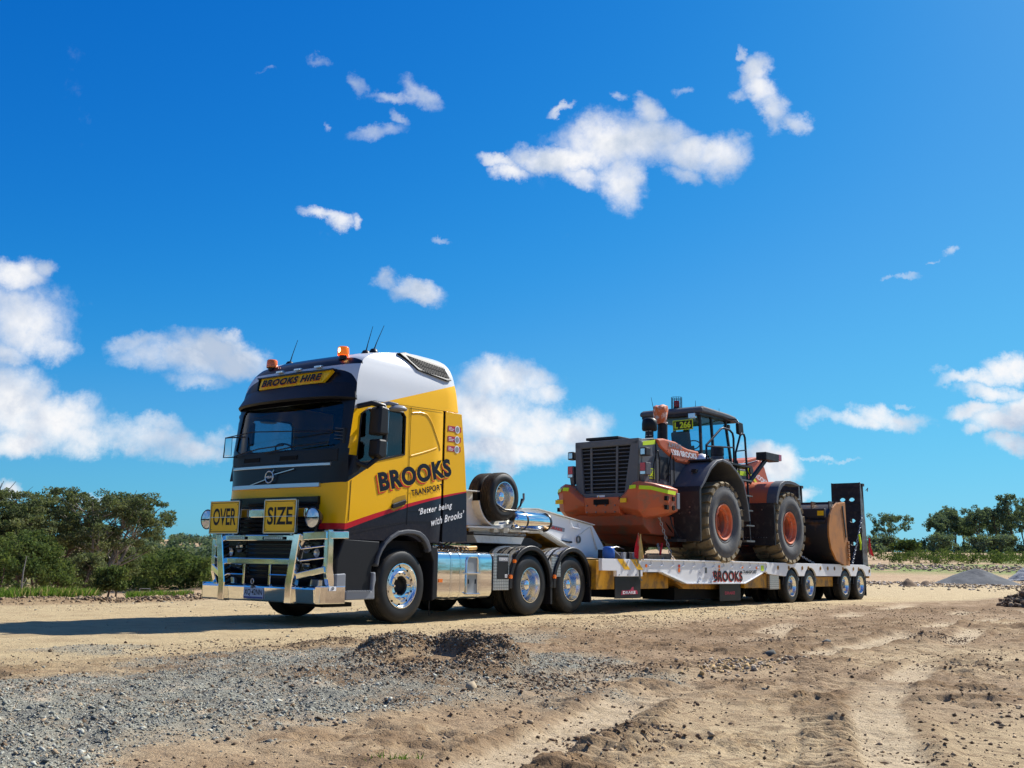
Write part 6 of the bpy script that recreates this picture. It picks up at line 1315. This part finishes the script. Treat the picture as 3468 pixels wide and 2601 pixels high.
tt = MB(); tt.add([(11.5,-1.004,3.10),(12.50,-1.004,3.12),(12.50,-1.004,3.23),(11.5,-1.004,3.21)], [(0,1,2,3)]); tt.build('reflective_tape', M['hivis'], ld, 0)
MB().prism([(11.0,1.7),(11.0,3.02),(12.0,3.05),(12.2,1.7)], -.95, .95).build('tank_side', M['orangedark'], ld, 0, .02)
# access ladder, platform rails, mirror
lad = MB().tube([(11.23,-1.38,1.9),(11.22,-1.38,2.95),(11.22,-1.36,3.55),(11.5,-1.35,4.0),(11.58,-1.35,4.06),(11.70,-1.35,4.06),(11.76,-1.35,3.98),(11.80,-1.36,3.3),(11.80,-1.4,1.86)], .026, 8).build('ladder', M['txtnavy'], ld)
MB().box(11.40,11.82,-1.52,-1.30,1.84,1.87).build('rung', M['steel'], lad, 0)
for z in (2.21,2.56,2.92): MB().box(11.25,11.80,-1.50,-1.32,z-.015,z+.015).build('rung', M['steel'], lad, 0)
MB().bar((11.24,-1.36,3.60),(11.78,-1.36,3.68),.03,.03).build('rung', M['txtnavy'], lad, 0)
MB().tube([(11.42,-1.40,1.86),(11.40,-1.42,1.5)], .012, 6).tube([(11.80,-1.40,1.86),(11.80,-1.42,1.5)], .012, 6).box(11.38,11.82,-1.52,-1.32,1.47,1.51).build('hanging_step', M['steel'], lad, 0)
rl = MB().tube([(9.78,-1.35,3.27),(9.78,-1.35,3.60),(10.5,-1.35,4.05),(10.62,-1.35,4.09),(10.95,-1.35,4.08),(11.10,-1.35,4.02),(11.15,-1.35,3.9),(11.15,-1.35,3.05)], .026, 8).tube([(9.78,-1.35,3.58),(11.15,-1.35,3.68)], .02, 8)
rl.tube([(11.15,-1.35,3.4),(11.30,-1.35,3.38),(11.40,-1.35,3.2),(11.42,-1.35,2.7)], .02, 8)
rl.build('platform_rail', M['txtnavy'], ld)
MB().box(9.7,11.8,-1.5,-.8,3.24,3.28).build('side_platform', DG, ld, 0)
MB().tube([(11.9,-.85,4.5),(11.65,-1.2,4.42),(11.58,-1.3,4.3)], .015, 6).build('mirror_arm', M['txtblack'], ld)
MB().prism([(11.46,4.05),(11.44,4.30),(11.52,4.34),(11.70,4.33),(11.74,4.10),(11.66,4.03)], -1.34, -1.26).build('cab_mirror', M['txtblack'], ld, 0, .02)
MB().cyl((10.70,-1.15,3.27),(10.70,-1.15,3.44),.15,n=24).build('filler_tank', M['fender'], ld); MB().lathe([(0,.24),(.13,.235),(.15,.2),(.155,.02),(0,0)], (10.70,-1.15,3.44), 'z', 24).build('filter_canister', DG, ld, 50)
MB().lathe([(0,.2),(.1,.17),(.18,.05),(.19,0)], (10.3,-.95,3.28), 'z', 20).build('breather_dome', M['txtwhite'], ld, 60)
for s in (-1, 1): MB().tube([(8.55,s*1.1,1.95),(8.55,s*1.15,1.75),(8.7,s*1.2,1.5),(8.9,s*1.2,1.42)], .018, 6).box(8.5,8.9,min(s*1.0,s*1.3),max(s*1.0,s*1.3),1.40,1.46).build('rear_step', DG, ld, 0)
# bucket
bkt = MB(); bp = [(17.65,.985),(17.30,.975),(16.75,1.10),(16.40,1.40),(16.26,1.75),(16.27,2.05),(16.38,2.32),(16.60,2.52),(16.85,2.66),(17.1,2.72)]
th = .05; inn_ = [(x+.05 if x < 17.2 else x, z+.05 if z < 2 else z-.04) for x, z in bp]
sh = MB().prism(bp+[(17.12,2.66),(16.88,2.60),(16.66,2.46),(16.45,2.28),(16.34,2.04),(16.33,1.76),(16.47,1.44),(16.8,1.16),(17.32,1.03),(17.65,1.0)], -1.56, 1.56).build('bucket', M['bucketdark'], ld, 45)
for s in (-1, 1):
    MB().prism([(17.72,.97),(17.28,.985),(16.73,1.11),(16.39,1.41),(16.25,1.75),(16.26,2.06),(16.37,2.34),(16.60,2.54),(16.87,2.68),(17.52,2.74),(17.56,2.0),(17.66,1.4)], s*1.60, s*1.55).build('bucket_side', M['bucket'], sh, 0, .008)
    MB().prism([(17.25,2.62),(17.31,2.62),(17.50,1.75),(17.44,1.75)], s*1.62, s*1.60).build('wear_strip', M['bucketdark'], sh, 0)
    for k in range(5): MB().box(17.58-.005*k,17.68-.005*k,min(s*1.55,s*1.63),max(s*1.55,s*1.63),1.12+k*.11,1.20+k*.11).build('wear_block', M['bucket'], sh, 0, .008)
MB().box(16.9,17.5,-1.56,1.56,2.66,2.72).build('spill_guard', M['bucketdark'], sh, 0)
for k in range(7): MB().box(16.55,17.45,-1.5+k*.5-.015,-1.5+k*.5+.015,2.50,2.72).build('guard_rib', M['bucketdark'], sh, 0)
MB().box(16.22,16.34,-1.5,1.5,2.26,2.5).build('torque_beam', M['bucketdark'], sh, 0, .01); MB().cyl((16.36,-1.5,2.14),(16.36,1.5,2.14),.10,n=20).build('torque_tube', M['bucketdark'], sh)
MB().box(16.215,16.22,-1.48,-1.30,2.31,2.44).build('decal', M['signyellow'], sh, 0)
for s in (-1, 1):
    MB().prism([(15.3,1.5),(15.1,2.4),(15.25,2.72),(15.6,2.62),(16.3,2.4),(16.3,1.3),(15.6,1.25)], s*.62, s*.70).build('coupler_plate', M['bucketdark'], ld, 0, .01)
MB().prism([(14.75,2.50),(14.85,2.88),(15.35,2.86),(15.38,2.55)], -.9, -.45).build('bellcrank_box', M['loadgrey'], ld, 0, .02)
MB().box(14.86,15.32,-.95,-.9,2.62,2.86).build('lamp_plate', M['fender'], ld, 0)
MB().box(15.0,15.5,-1.15,-.9,2.45,2.72).build('coupler_head', M['bucketdark'], ld, 0, .02)

# small fittings
for k, (a, b, c) in enumerate((((8.3,-.86,2.1),(8.7,-1.0,1.7),(9.2,-.9,1.45)), ((8.2,-.6,1.75),(8.6,-.95,1.5),(9.3,-.8,1.6)), ((10.4,-.82,3.3),(10.7,-.95,3.55),(10.9,-.85,3.3)), ((11.6,-1.0,3.3),(11.9,-1.05,3.5),(12.3,-.8,3.35)), ((12.9,-.72,3.45),(13.1,-.85,3.2),(13.3,-.75,2.95)))):
    MB().tube([a, tuple((a[i]+c[i])/2*.3+b[i]*.7 for i in range(3)), c], .018, 6).build('hydraulic_hose', M['txtblack'], ld)
for z in (2.02, 2.16): 
    for y in (-.36,-.12,.12,.36): MB().cyl((7.51,y,z-.02),(7.485,y,z-.02),.016,n=8).build('bolt', M['steel'], ld, 0)
for x in (8.45,8.75,9.15,9.5): MB().cyl((x,-.93,3.24 if x > 8.9 else 3.40),(x,-.94,3.24 if x > 8.9 else 3.40),.012,n=8).build('bolt', M['txtblack'], ld, 0)
for k in range(9): MB().box(12.625,12.64,-1.45+k*.07,-1.43+k*.07,1.6,1.62).build('bolt', M['steel'], ld, 0)
for z in (3.0, 2.86): MB().box(8.84,8.90,-.915,-.893,z,z+.05).build('door_latch', M['txtblack'], ld, 0, .004)
# ================================================================ vegetation and far ground
def leaf_mat(name, col):
    m = bpy.data.materials.new(name); m.use_nodes = True; nt = m.node_tree; nt.nodes.clear()
    d = nd(nt, 'ShaderNodeBsdfDiffuse'); t = nd(nt, 'ShaderNodeBsdfTranslucent'); d.inputs[0].default_value = (*col, 1); t.inputs[0].default_value = (col[0]*1.3, col[1]*1.4, col[2]*.8, 1)
    mx = nd(nt, 'ShaderNodeMixShader'); mx.inputs[0].default_value = .28; link(nt, d.outputs[0], mx.inputs[1]); link(nt, t.outputs[0], mx.inputs[2]); o = nd(nt, 'ShaderNodeOutputMaterial'); link(nt, mx.outputs[0], o.inputs[0]); return m
LF = {'gum': [leaf_mat('gum_leaf_grey_green', (.115, .135, .07)), leaf_mat('gum_leaf_dark', (.06, .082, .042)), leaf_mat('gum_leaf_olive', (.155, .165, .08))],
      'bush': [leaf_mat('bush_leaf_green', (.085, .115, .042)), leaf_mat('bush_leaf_dark', (.046, .07, .028)), leaf_mat('bush_leaf_light', (.115, .14, .045))],
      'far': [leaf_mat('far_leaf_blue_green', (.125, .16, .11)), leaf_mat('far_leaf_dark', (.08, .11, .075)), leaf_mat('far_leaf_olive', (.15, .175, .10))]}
BARK = mat('bark_brown', (.12, .09, .065), .9, bump=(20, .01)); BARKW = mat('bark_pale', (.28, .26, .22), .85, bump=(20, .006), var=((.13, .115, .095), 5, .4, .7))
def px_dir(u, D_):              # ground position D_ metres from the camera towards a column of the photograph
    d = cf_+cr_*((u-1734)/FPX); h = math.hypot(d.x, d.y); return CAM[0]+d.x/h*D_, CAM[1]+d.y/h*D_
def leaf_mesh(name, C_, rad, n_each, size, mats, rr, flat=.55, hollow=.35):
    """C_ cluster centres, rad cluster radii: small tilted four-sided leaves, denser towards the cluster's skin"""
    N = len(C_)*n_each; v = rr.normal(size=(N, 3)); v /= np.linalg.norm(v, axis=1)[:, None]; u = rr.rand(N)**(1/3)*(1-hollow)+hollow*rr.rand(N)
    off = v*u[:, None]*np.repeat(rad, n_each)[:, None]; off[:, 2] *= flat; P = np.repeat(C_, n_each, 0)+off
    s = size*rr.uniform(.5, 1.3, N)[:, None]; a = rr.normal(size=(N, 3)); a /= np.linalg.norm(a, axis=1)[:, None]; b = np.cross(a, rr.normal(size=(N, 3))); b /= np.linalg.norm(b, axis=1)[:, None]
    Q = np.stack([P-a*s, P+b*s*.45, P+a*s, P-b*s*.45], 1); me = bpy.data.meshes.new(name); me.vertices.add(4*N); me.vertices.foreach_set('co', Q.astype(np.float32).ravel())
    me.loops.add(4*N); me.loops.foreach_set('vertex_index', np.arange(4*N, dtype=np.int32)); me.polygons.add(N); me.polygons.foreach_set('loop_start', np.arange(0, 4*N, 4, dtype=np.int32))
    for m in mats: me.materials.append(m)
    me.polygons.foreach_set('material_index', np.clip(np.repeat(rr.randint(0, len(mats), len(C_)), n_each)*(rr.rand(N) < .7)+rr.randint(0, len(mats), N)*(rr.rand(N) < .3), 0, len(mats)-1).astype(np.int32))
    me.update(calc_edges=True); return me
def tree(name, label, cat, pos, H, W_, kind, seed, stems=1, base=.35, nc=40, nl=150, ls=.10, cr=.6, group=None, bark=None, lean=0., top=1.0, flat=.55, dome=0):
    rr = np.random.RandomState(seed); x0, y0 = pos; z0 = ground_z(x0, y0)-.05
    t = thing(name, label, cat, (x0, y0, z0), 0, group); tips = []; tb = MB()
    for k in range(stems):
        a0 = rr.uniform(0, 6.28); sp = (W_*.32 if stems > 1 else W_*.06)*rr.uniform(.5, 1.1); r0 = H*.016*rr.uniform(.8, 1.2)+.02
        th = H*rr.uniform(.72, .9); pts = []
        for i in range(7):
            u = i/6; pts.append(((sp*u*math.cos(a0)+lean*u)+rr.normal()*.03*H*u*.5, sp*u*math.sin(a0)*.6+rr.normal()*.03*H*u*.5, th*u))
        tb.tube(pts, [r0*(1-.72*i/6) for i in range(7)], 6); tips.append(pts[-1])
        for j in range(max(3, int(nc/stems*.45))):
            u = rr.uniform(base, .95); i = min(int(u*6), 5); f = u*6-i; p = np.array(pts[i])*(1-f)+np.array(pts[i+1])*f; a = rr.uniform(0, 6.28); L = W_*.5*rr.uniform(.45, 1.05)*(1-.45*u)
            q = p+np.array([L*math.cos(a), L*math.sin(a)*.9, L*rr.uniform(.35, 1.1)*top]); q[2] = min(q[2], H*.97); mid = (p+q)/2+np.array([0, 0, -.05*L])+rr.normal(size=3)*.04*L
            tb.tube([p, mid, q], [r0*.38, r0*.25, r0*.10], 5); tips.append(tuple(q))
            if rr.rand() < .8:
                q2 = mid+np.array([L*.5*math.cos(a+rr.uniform(-1.2, 1.2)), L*.5*math.sin(a+rr.uniform(-1.2, 1.2)), L*rr.uniform(.2, .6)]); q2[2] = min(q2[2], H*.95); tb.tube([mid, q2], [r0*.2, r0*.07], 4); tips.append(tuple(q2))
    tb.build('trunk', bark or BARK, t, 60)
    tips = np.array(tips); 
    if len(tips) < nc: tips = np.concatenate([tips, tips[rr.randint(0, len(tips), nc-len(tips))]+rr.normal(size=(nc-len(tips), 3))*np.array([.07, .07, .05])*W_])
    if dome:      # sprays filling out the rounded outline of the crown
        v = rr.normal(size=(dome, 3)); v /= np.linalg.norm(v, axis=1)[:, None]; v[:, 2] = np.abs(v[:, 2])*1.25-.35
        tips = np.concatenate([tips, v*rr.uniform(.7, 1.0, (dome, 1))*np.array([W_*.47, W_*.42, H*.36])*(1+.15*np.sin(5*np.arctan2(v[:, 1], v[:, 0])+seed))[:, None]+np.array([lean*.7, 0, H*.60])])
    tips[:, 2] = np.where(tips[:, 2] > H*.9, H*rr.uniform(.74, .97, len(tips))*(1-.16*(np.hypot(tips[:, 0], tips[:, 1])/(W_*.5))**2), tips[:, 2]); tips[:, 2] = np.maximum(tips[:, 2], H*base*.8)
    me = leaf_mesh('crown', tips, cr*rr.uniform(.6, 1.2, len(tips)), nl, ls, LF[kind], rr, flat); o = bpy.data.objects.new('crown', me); COL.objects.link(o); o.parent = t; return t
gL = 'gum trees left of the truck'
# (column, distance, height, width, stems, lean, seed, leaves, label)
for a in [(95, 56, 5.9, 7.4, 3, -.6, 1, 60, 0, 'tall broad gum tree, second from the left edge, with a dark forked trunk'),
          (215, 60, 6.2, 6.4, 3, .3, 2, 52, 0, 'tall gum tree standing behind the gap between the two widest crowns'),
          (390, 57, 6.1, 6.6, 5, .9, 3, 78, 1, 'spreading multi-stemmed gum tree with pale limbs nearest the bull bar'),
          (-40, 54, 4.9, 5.5, 2, 0, 4, 44, 0, 'gum tree cut by the left edge of the photo'),
          (452, 60, 3.0, 2.2, 1, .2, 5, 18, 0, 'slender young gum under the right flank of the spreading gum'),
          (290, 66, 5.6, 4.4, 2, 0, 6, 36, 0, 'gum tree showing between the tall gum and the spreading gum')]:
    tree('gum_tree', a[9], 'tree', px_dir(a[0], a[1]), a[2], a[3], 'gum', a[6], a[4], .34, int(a[7]*1.5), 120, .075, .46, gL, BARKW if a[8] else BARK, a[5], .85, .6, int(a[7]*1.2))
gB = 'bushy saplings at the foot of the gum trees'
for k, (u, D_, H, W_, lb) in enumerate([(20, 47, 3.3, 3.2, 'bushy sapling at the lower left edge of the photo'), (110, 45, 2.7, 2.8, 'rounded green sapling in front of the forked trunk'), (190, 48, 3.2, 2.8, 'tallest of the bushy saplings, left of the bare pale stem'),
        (255, 46, 2.5, 2.2, 'light green sapling right of the bare pale stem'), (330, 50, 2.2, 2.2, 'low dark sapling below the spreading gum'), (425, 45, 1.5, 1.0, 'thin little sapling standing alone at the right end of the gums'), (65, 41, 2.0, 2.6, 'low spreading shrub beside the clod windrow on the far left'), (385, 52, 2.0, 2.0, 'dark shrub under the pale limbs of the spreading gum')]):
    tree('sapling', lb, 'sapling', px_dir(u, D_), H, W_, 'bush' if k not in (4, 7) else 'gum', 20+k, 2, .14, 44, 120, .065, .42, gB, BARK, 0, .7, .75)
t = thing('dead_stem', 'bare pale stem rising from the grass among the saplings', 'tree', (*px_dir(137, 38), ground_z(*px_dir(137, 38)))); MB().tube([(0,0,0),(.05,0,.5),(.06,0,1.0),(.14,.03,1.5)], [.035,.03,.02,.01], 6).tube([(.05,0,.4),(.2,0,.8)], [.014,.006], 5).build('stem', BARKW, t)
gR = 'thin gum trees along the far rise on the right'
for k, (u, D_, H, W_, st, lb) in enumerate([(2990, 172, 9.2, 11, 4, 'broad low gum standing alone right behind the red flag and ramps'), (3150, 176, 9.5, 6.5, 2, 'first tree of the right-hand row, with a dark bush at its foot'), (3178, 190, 12, 7.5, 2, 'slender gum with a high crown and two thin stems near the start of the row'),
        (3205, 180, 10.4, 6, 2, 'gum with open crown just before the densest part of the right row'), (3235, 188, 9.5, 6, 2, 'lower gum filling the gap after the slender high-crowned gum'), (3280, 178, 12.2, 8, 2, 'dense rounded gum in the middle of the right row'),
        (3318, 190, 12, 7, 2, 'gum with visible trunk fork above the dark grey heap'), (3350, 180, 11.6, 7, 3, 'bushy gum just left of the tallest gum'), (3395, 182, 15.2, 7.5, 2, 'tallest gum of the right row with a pointed top'), (3432, 192, 13.2, 6.5, 2, 'gum directly right of the tallest one'), (3470, 176, 14.5, 7, 2, 'gum cut by the right edge of the photo'), (3255, 205, 10.5, 7, 2, 'pale gum set back behind the middle of the right row'), (3375, 210, 12, 8, 3, 'gum set back behind the tallest gum')]):
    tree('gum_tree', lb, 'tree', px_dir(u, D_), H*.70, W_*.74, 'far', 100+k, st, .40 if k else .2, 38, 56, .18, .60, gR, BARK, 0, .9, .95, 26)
for k, (u, D_, H, W_, lb) in enumerate([(3140, 168, 4.2, 6.5, 'dark round bush at the left foot of the right-hand row'), (3290, 165, 3.4, 6, 'dark bush below the dense rounded gum'), (3345, 168, 3.6, 8, 'dark wide bush below the tallest gum'), (2960, 160, 3.2, 5, 'bush left of the lone broad gum beside the ramps'), (3040, 150, 2.2, 4, 'small light bush in the gap between the lone gum and the row')]):
    tree('bush', lb, 'bush', px_dir(u, D_), H*.7, W_, 'bush' if k > 3 else 'far', 130+k, 3, .05, 30, 60, .22, 1.0, 'bushes below the right-hand gums', BARK, 0, .6, .8)
def mass(name, label, pts, rad, n_each, size, kind, seed, flat=.8, hollow=.5):
    rr = np.random.RandomState(seed); me = leaf_mesh(name, np.array(pts), np.array(rad), n_each, size, LF[kind], rr, flat, hollow); o = bpy.data.objects.new(name, me); COL.objects.link(o); return tag(o, label, None, kind='stuff')
rr = np.random.RandomState(77)
def band(u0, u1, D0, D1, n, h0, h1, r0, r1, top=None):
    P_, Rr = [], []
    for k in range(n):
        u = rr.uniform(u0, u1); D_ = rr.uniform(D0, D1); x, y = px_dir(u, D_); H = rr.uniform(h0, h1)*(.75+.5*abs(math.sin(u*.021)+.5*math.sin(u*.057))); r = rr.uniform(r0, r1)
        g = float(height(np.array([x]), np.array([y]))[0])
        if top: H = (.9+rr.uniform(.45, 1)*(top+16*math.sin(u*.013)+9*math.sin(u*.041))/3406*D_)-g-r*.5; H = max(H, .6)
        for q in range(3): P_.append((x+rr.normal()*.5*r, y+rr.normal()*.5*r, g+H*(q+.6)/3)); Rr.append(r*(1-.15*q))
    return P_, Rr
P_, Rr = band(450, 780, 88, 104, 75, 0, 0, .8, 1.3, 26); mass('scrub_belt', 'dense green scrub across the hollow behind the left gum trees', P_, Rr, 85, .16, 'bush', 1)
P_, Rr = band(-300, 620, 100, 125, 70, 0, 0, 1.2, 2.0, 44); mass('left_background_scrub', 'green scrub seen through the trunks of the left gum trees', P_, Rr, 70, .24, 'gum', 2)
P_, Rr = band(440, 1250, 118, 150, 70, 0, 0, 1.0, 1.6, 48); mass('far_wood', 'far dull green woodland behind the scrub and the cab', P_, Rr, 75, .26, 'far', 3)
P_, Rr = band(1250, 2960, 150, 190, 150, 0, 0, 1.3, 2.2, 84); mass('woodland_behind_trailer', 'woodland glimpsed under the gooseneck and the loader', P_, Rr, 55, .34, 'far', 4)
P_, Rr = band(2940, 3650, 118, 140, 130, .3, 1.0, .5, 1.1); mass('bank_scrub', 'low green scrub along the top of the right-hand bank', P_, Rr, 40, .13, 'bush', 5)
P_, Rr = band(2900, 3700, 170, 200, 70, .7, 1.5, .7, 1.2); mass('dark_understorey', 'dark undergrowth between the trunks of the right-hand trees', P_, Rr, 50, .28, 'far', 6)
P_, Rr = band(3650, 6000, 190, 260, 60, 5, 9, 2, 3); mass('woodland_beyond_right_edge', 'woodland beyond the right edge of the photo', P_, Rr, 40, .45, 'far', 7)
P_, Rr = [], []
for k in range(170):
    a = R(rr.uniform(112, 215)); D_ = rr.uniform(42, 62); x, y = -2+D_*math.cos(a), D_*math.sin(a); g = ground_z(x, y); H = rr.uniform(4, 8.5); r = rr.uniform(1.2, 2.2)
    for q in range(4): P_.append((x+rr.normal()*.5, y+rr.normal()*.5, g+H*(q+.5)/4)); Rr.append(r*(1-.12*q))
mass('woodland_beyond_left_edge', 'woodland beyond the left edge of the photo, mirrored in the bull bar', P_, Rr, 45, .3, 'gum', 8)
P_, Rr = [], []
for k in range(190):
    a = R(rr.uniform(215, 332)); D_ = rr.uniform(75, 110); x, y = -2+D_*math.cos(a), -6+D_*math.sin(a); g = ground_z(x, y); H = rr.uniform(5, 10); r = rr.uniform(1.8, 3.0)
    for q in range(3): P_.append((x+rr.normal()*.5, y+rr.normal()*.5, g+H*(q+.5)/3)); Rr.append(r*(1-.12*q))
mass('woodland_behind_photographer', 'woodland behind the photographer, mirrored in the polished tank', P_, Rr, 40, .42, 'gum', 9)
# tall grass
def grass(name, label, xs, ys, h0, h1, seed, w=.012):
    r = np.random.RandomState(seed); n = len(xs); z = height(xs, ys); h = r.uniform(h0, h1, n); a = r.uniform(0, 6.28, n); l1, l2 = r.normal(0, .25, n)*h, r.normal(0, .25, n)*h
    B = np.stack([xs, ys, z-.02], -1); dw = np.stack([np.cos(a)*w, np.sin(a)*w, 0*a], -1)*r.uniform(.6, 1.6, n)[:, None]; T = B+np.stack([l1, l2, h], -1); Mi = B+np.stack([l1*.35, l2*.35, h*.6], -1)
    V = np.stack([B-dw, B+dw, Mi+dw*.7, T, Mi-dw*.7], 1); me = bpy.data.meshes.new(name); me.vertices.add(5*n); me.vertices.foreach_set('co', V.astype(np.float32).ravel()); me.loops.add(5*n); me.loops.foreach_set('vertex_index', np.arange(5*n, dtype=np.int32))
    me.polygons.add(n); me.polygons.foreach_set('loop_start', np.arange(0, 5*n, 5, dtype=np.int32))
    for m in GRS: me.materials.append(m)
    me.polygons.foreach_set('material_index', r.choice(len(GRS), n, p=[.5, .3, .2]).astype(np.int32)); me.update(calc_edges=True); o = bpy.data.objects.new(name, me); COL.objects.link(o); return tag(o, label, None, kind='stuff')
GRS = [leaf_mat('grass_green', (.14, .22, .035)), leaf_mat('grass_dark', (.08, .13, .03)), leaf_mat('grass_straw', (.38, .30, .14))]
def strip(u0, u1, D0, D1, n, f=None):
    P2 = [px_dir(rr.uniform(u0, u1), rr.uniform(D0, D1)) for _ in range(n)]; x, y = np.array([p[0] for p in P2]), np.array([p[1] for p in P2]); k = (fbm(x, y, .5, 3) > -.12) & (y > 7.6); return x[k], y[k]
x, y = strip(205, 385, 19.5, 25, 15000); grass('roadside_grass', 'bright green grass behind the clod windrow below the gum trees', x, y, .10, .30, 1)
x, y = strip(490, 700, 20.5, 27, 12000); grass('roadside_grass', 'strip of thin green and straw grass left of the bull bar', x, y, .08, .24, 2)
x, y = strip(-150, 240, 22, 34, 16000); grass('roadside_grass', 'darker mixed grass and weeds at the left edge under the saplings', x, y, .12, .35, 3, .014)
x, y = pts_in(600, -8.9, -8.2, -9.35, -9.0, lambda x, y: (np.hypot(x+8.02+0, y+9.3) < 9), 44); 
gx, gy = np.random.RandomState(3).normal(-7.86, .06, 160), np.random.RandomState(4).normal(-8.30, .035, 160); grass('grass_tuft', 'tiny green tuft at the bottom edge of the photo', gx, gy, .02, .06, 5, .003)
# rubble, spoil and heaps on the right
x, y = pts_in(90000, 60, 190, -70, 60, lambda x, y: np.exp(-((np.hypot(x-CAM[0], y-CAM[1])-108-6*fbm(x, y, .05, 3))/5.5)**2)*.9, 61); s = np.random.RandomState(1).uniform(.05, .2, len(x))
scatter('bank_rubble', lay(x, y, s, .1), s, [CLD[0], mat('rubble_pink', (.42, .30, .24), .9), CLD[1]], .6, 62, None, 'long bank of pinkish broken rock below the scrub on the right')
x, y = pts_in(60000, 34, 110, -50, 40, lambda x, y: np.exp(-((np.hypot(x-CAM[0], y-CAM[1])-72)/12)**2)*(fbm(x, y, .08, 3) > .0)*.7, 63); s = np.random.RandomState(2).uniform(.02, .11, len(x))
scatter('spoil_rubble', lay(x, y, s, .1), s, [CLD[0], CLD[1], mat('rubble_pale', (.5, .42, .34), .9)], .6, 64, None, 'scattered pale and brown spoil between the road and the grey heap')
def heap(name, label, pos, rx, ry, h, m_, seed, rough=.06, stuff=None, pw=1.25):
    x0, y0 = pos; z0 = ground_z(x0, y0); n, k = 26, 56; m = MB(); vs = []
    for i in range(n+1):
        u = i/n
        for j in range(k):
            a = 2*math.pi*j/k; x, y = rx*u*math.cos(a), ry*u*math.sin(a)
            f = float(fbm(np.array([x*1.3+seed]), np.array([y*1.3]), .8/max(rx, 1), 4)[0]); f2 = float(fbm(np.array([x+seed]), np.array([y]), 2.2, 4)[0])
            e = max(0., 1-u*(1+.25*f)); e = e*.45+.55*max(0., 1-(u*(1+.2*f))**1.7); vs.append((x, y, h*(e**pw*(1+.35*f)*1.0)+rough*f2*(1-u**3)-.05*u))
    m.v = vs; m.f = [(i*k+j, (i+1)*k+j, (i+1)*k+(j+1) % k, i*k+(j+1) % k) for i in range(n) for j in range(k)]; m.m = [0]*len(m.f)
    o = m.build(name, m_, None, 70); o.location = (x0, y0, z0); return tag(o, label, 'heap')
heap('gravel_heap', 'smooth dark grey gravel heap in the middle distance on the right', px_dir(3265, 75), 2.9, 2.9, 1.06, mat('heap_dark_grey', (.075, .08, .085), .95, bump=(5, .03), var=((.12, .125, .13), 1.2, .4, .7)), 3, .05)
heap('gravel_heap', 'lumpy pale grey rock heap cut by the right edge behind the dark heap', px_dir(3470, 90), 2.6, 2.4, 1.5, mat('heap_pale_grey', (.26, .27, .29), .9, bump=(3, .12), var=((.14, .145, .155), 2.5, .4, .65)), 8, .22)
hx, hy = px_dir(3462, 29); rr2 = np.random.RandomState(9)
hp = heap('soil_heap', 'dark brown heap of broken soil clods at the right edge', (hx, hy), 1.0, .9, .55, CLD[2], 5, .12, None, .9)
n = 900; a = rr2.uniform(0, 6.28, n); u = np.sqrt(rr2.rand(n)); X_ = u*1.0*np.cos(a); Y_ = u*.9*np.sin(a); Z_ = .52*np.maximum(0, 1-u)**.9+rr2.uniform(0, .04, n); s = rr2.uniform(.025, .10, n)
o = scatter('clods', np.stack([X_, Y_, Z_], -1), s, CLD, .85, 66, rr2.choice(3, n, p=[.2, .45, .35]), None, None, 'stuff', hp)
sx_, sy_ = px_dir(548, 44); t = thing('trestle', 'small metal frame standing in the red dirt left of the bull bar', 'frame', (sx_, sy_, ground_z(sx_, sy_)))
MB().tube([(-.2,.1,0),(-.2,.1,.42),(.15,-.08,.42),(.15,-.08,0)], .014, 5).build('frame_tube', M['galv'], t)
for k, (u, D_, s0, lb) in enumerate(((3040, 60, .38, 'dark brown lump on the spoil just right of the trailer tail'), (3100, 66, .3, 'second dark lump on the spoil right of the trailer tail'))):
    x, y = px_dir(u, D_); heap('soil_heap', lb, (x, y), s0*1.8, s0*1.5, s0*1.2, CLD[1], 11+k, .12)
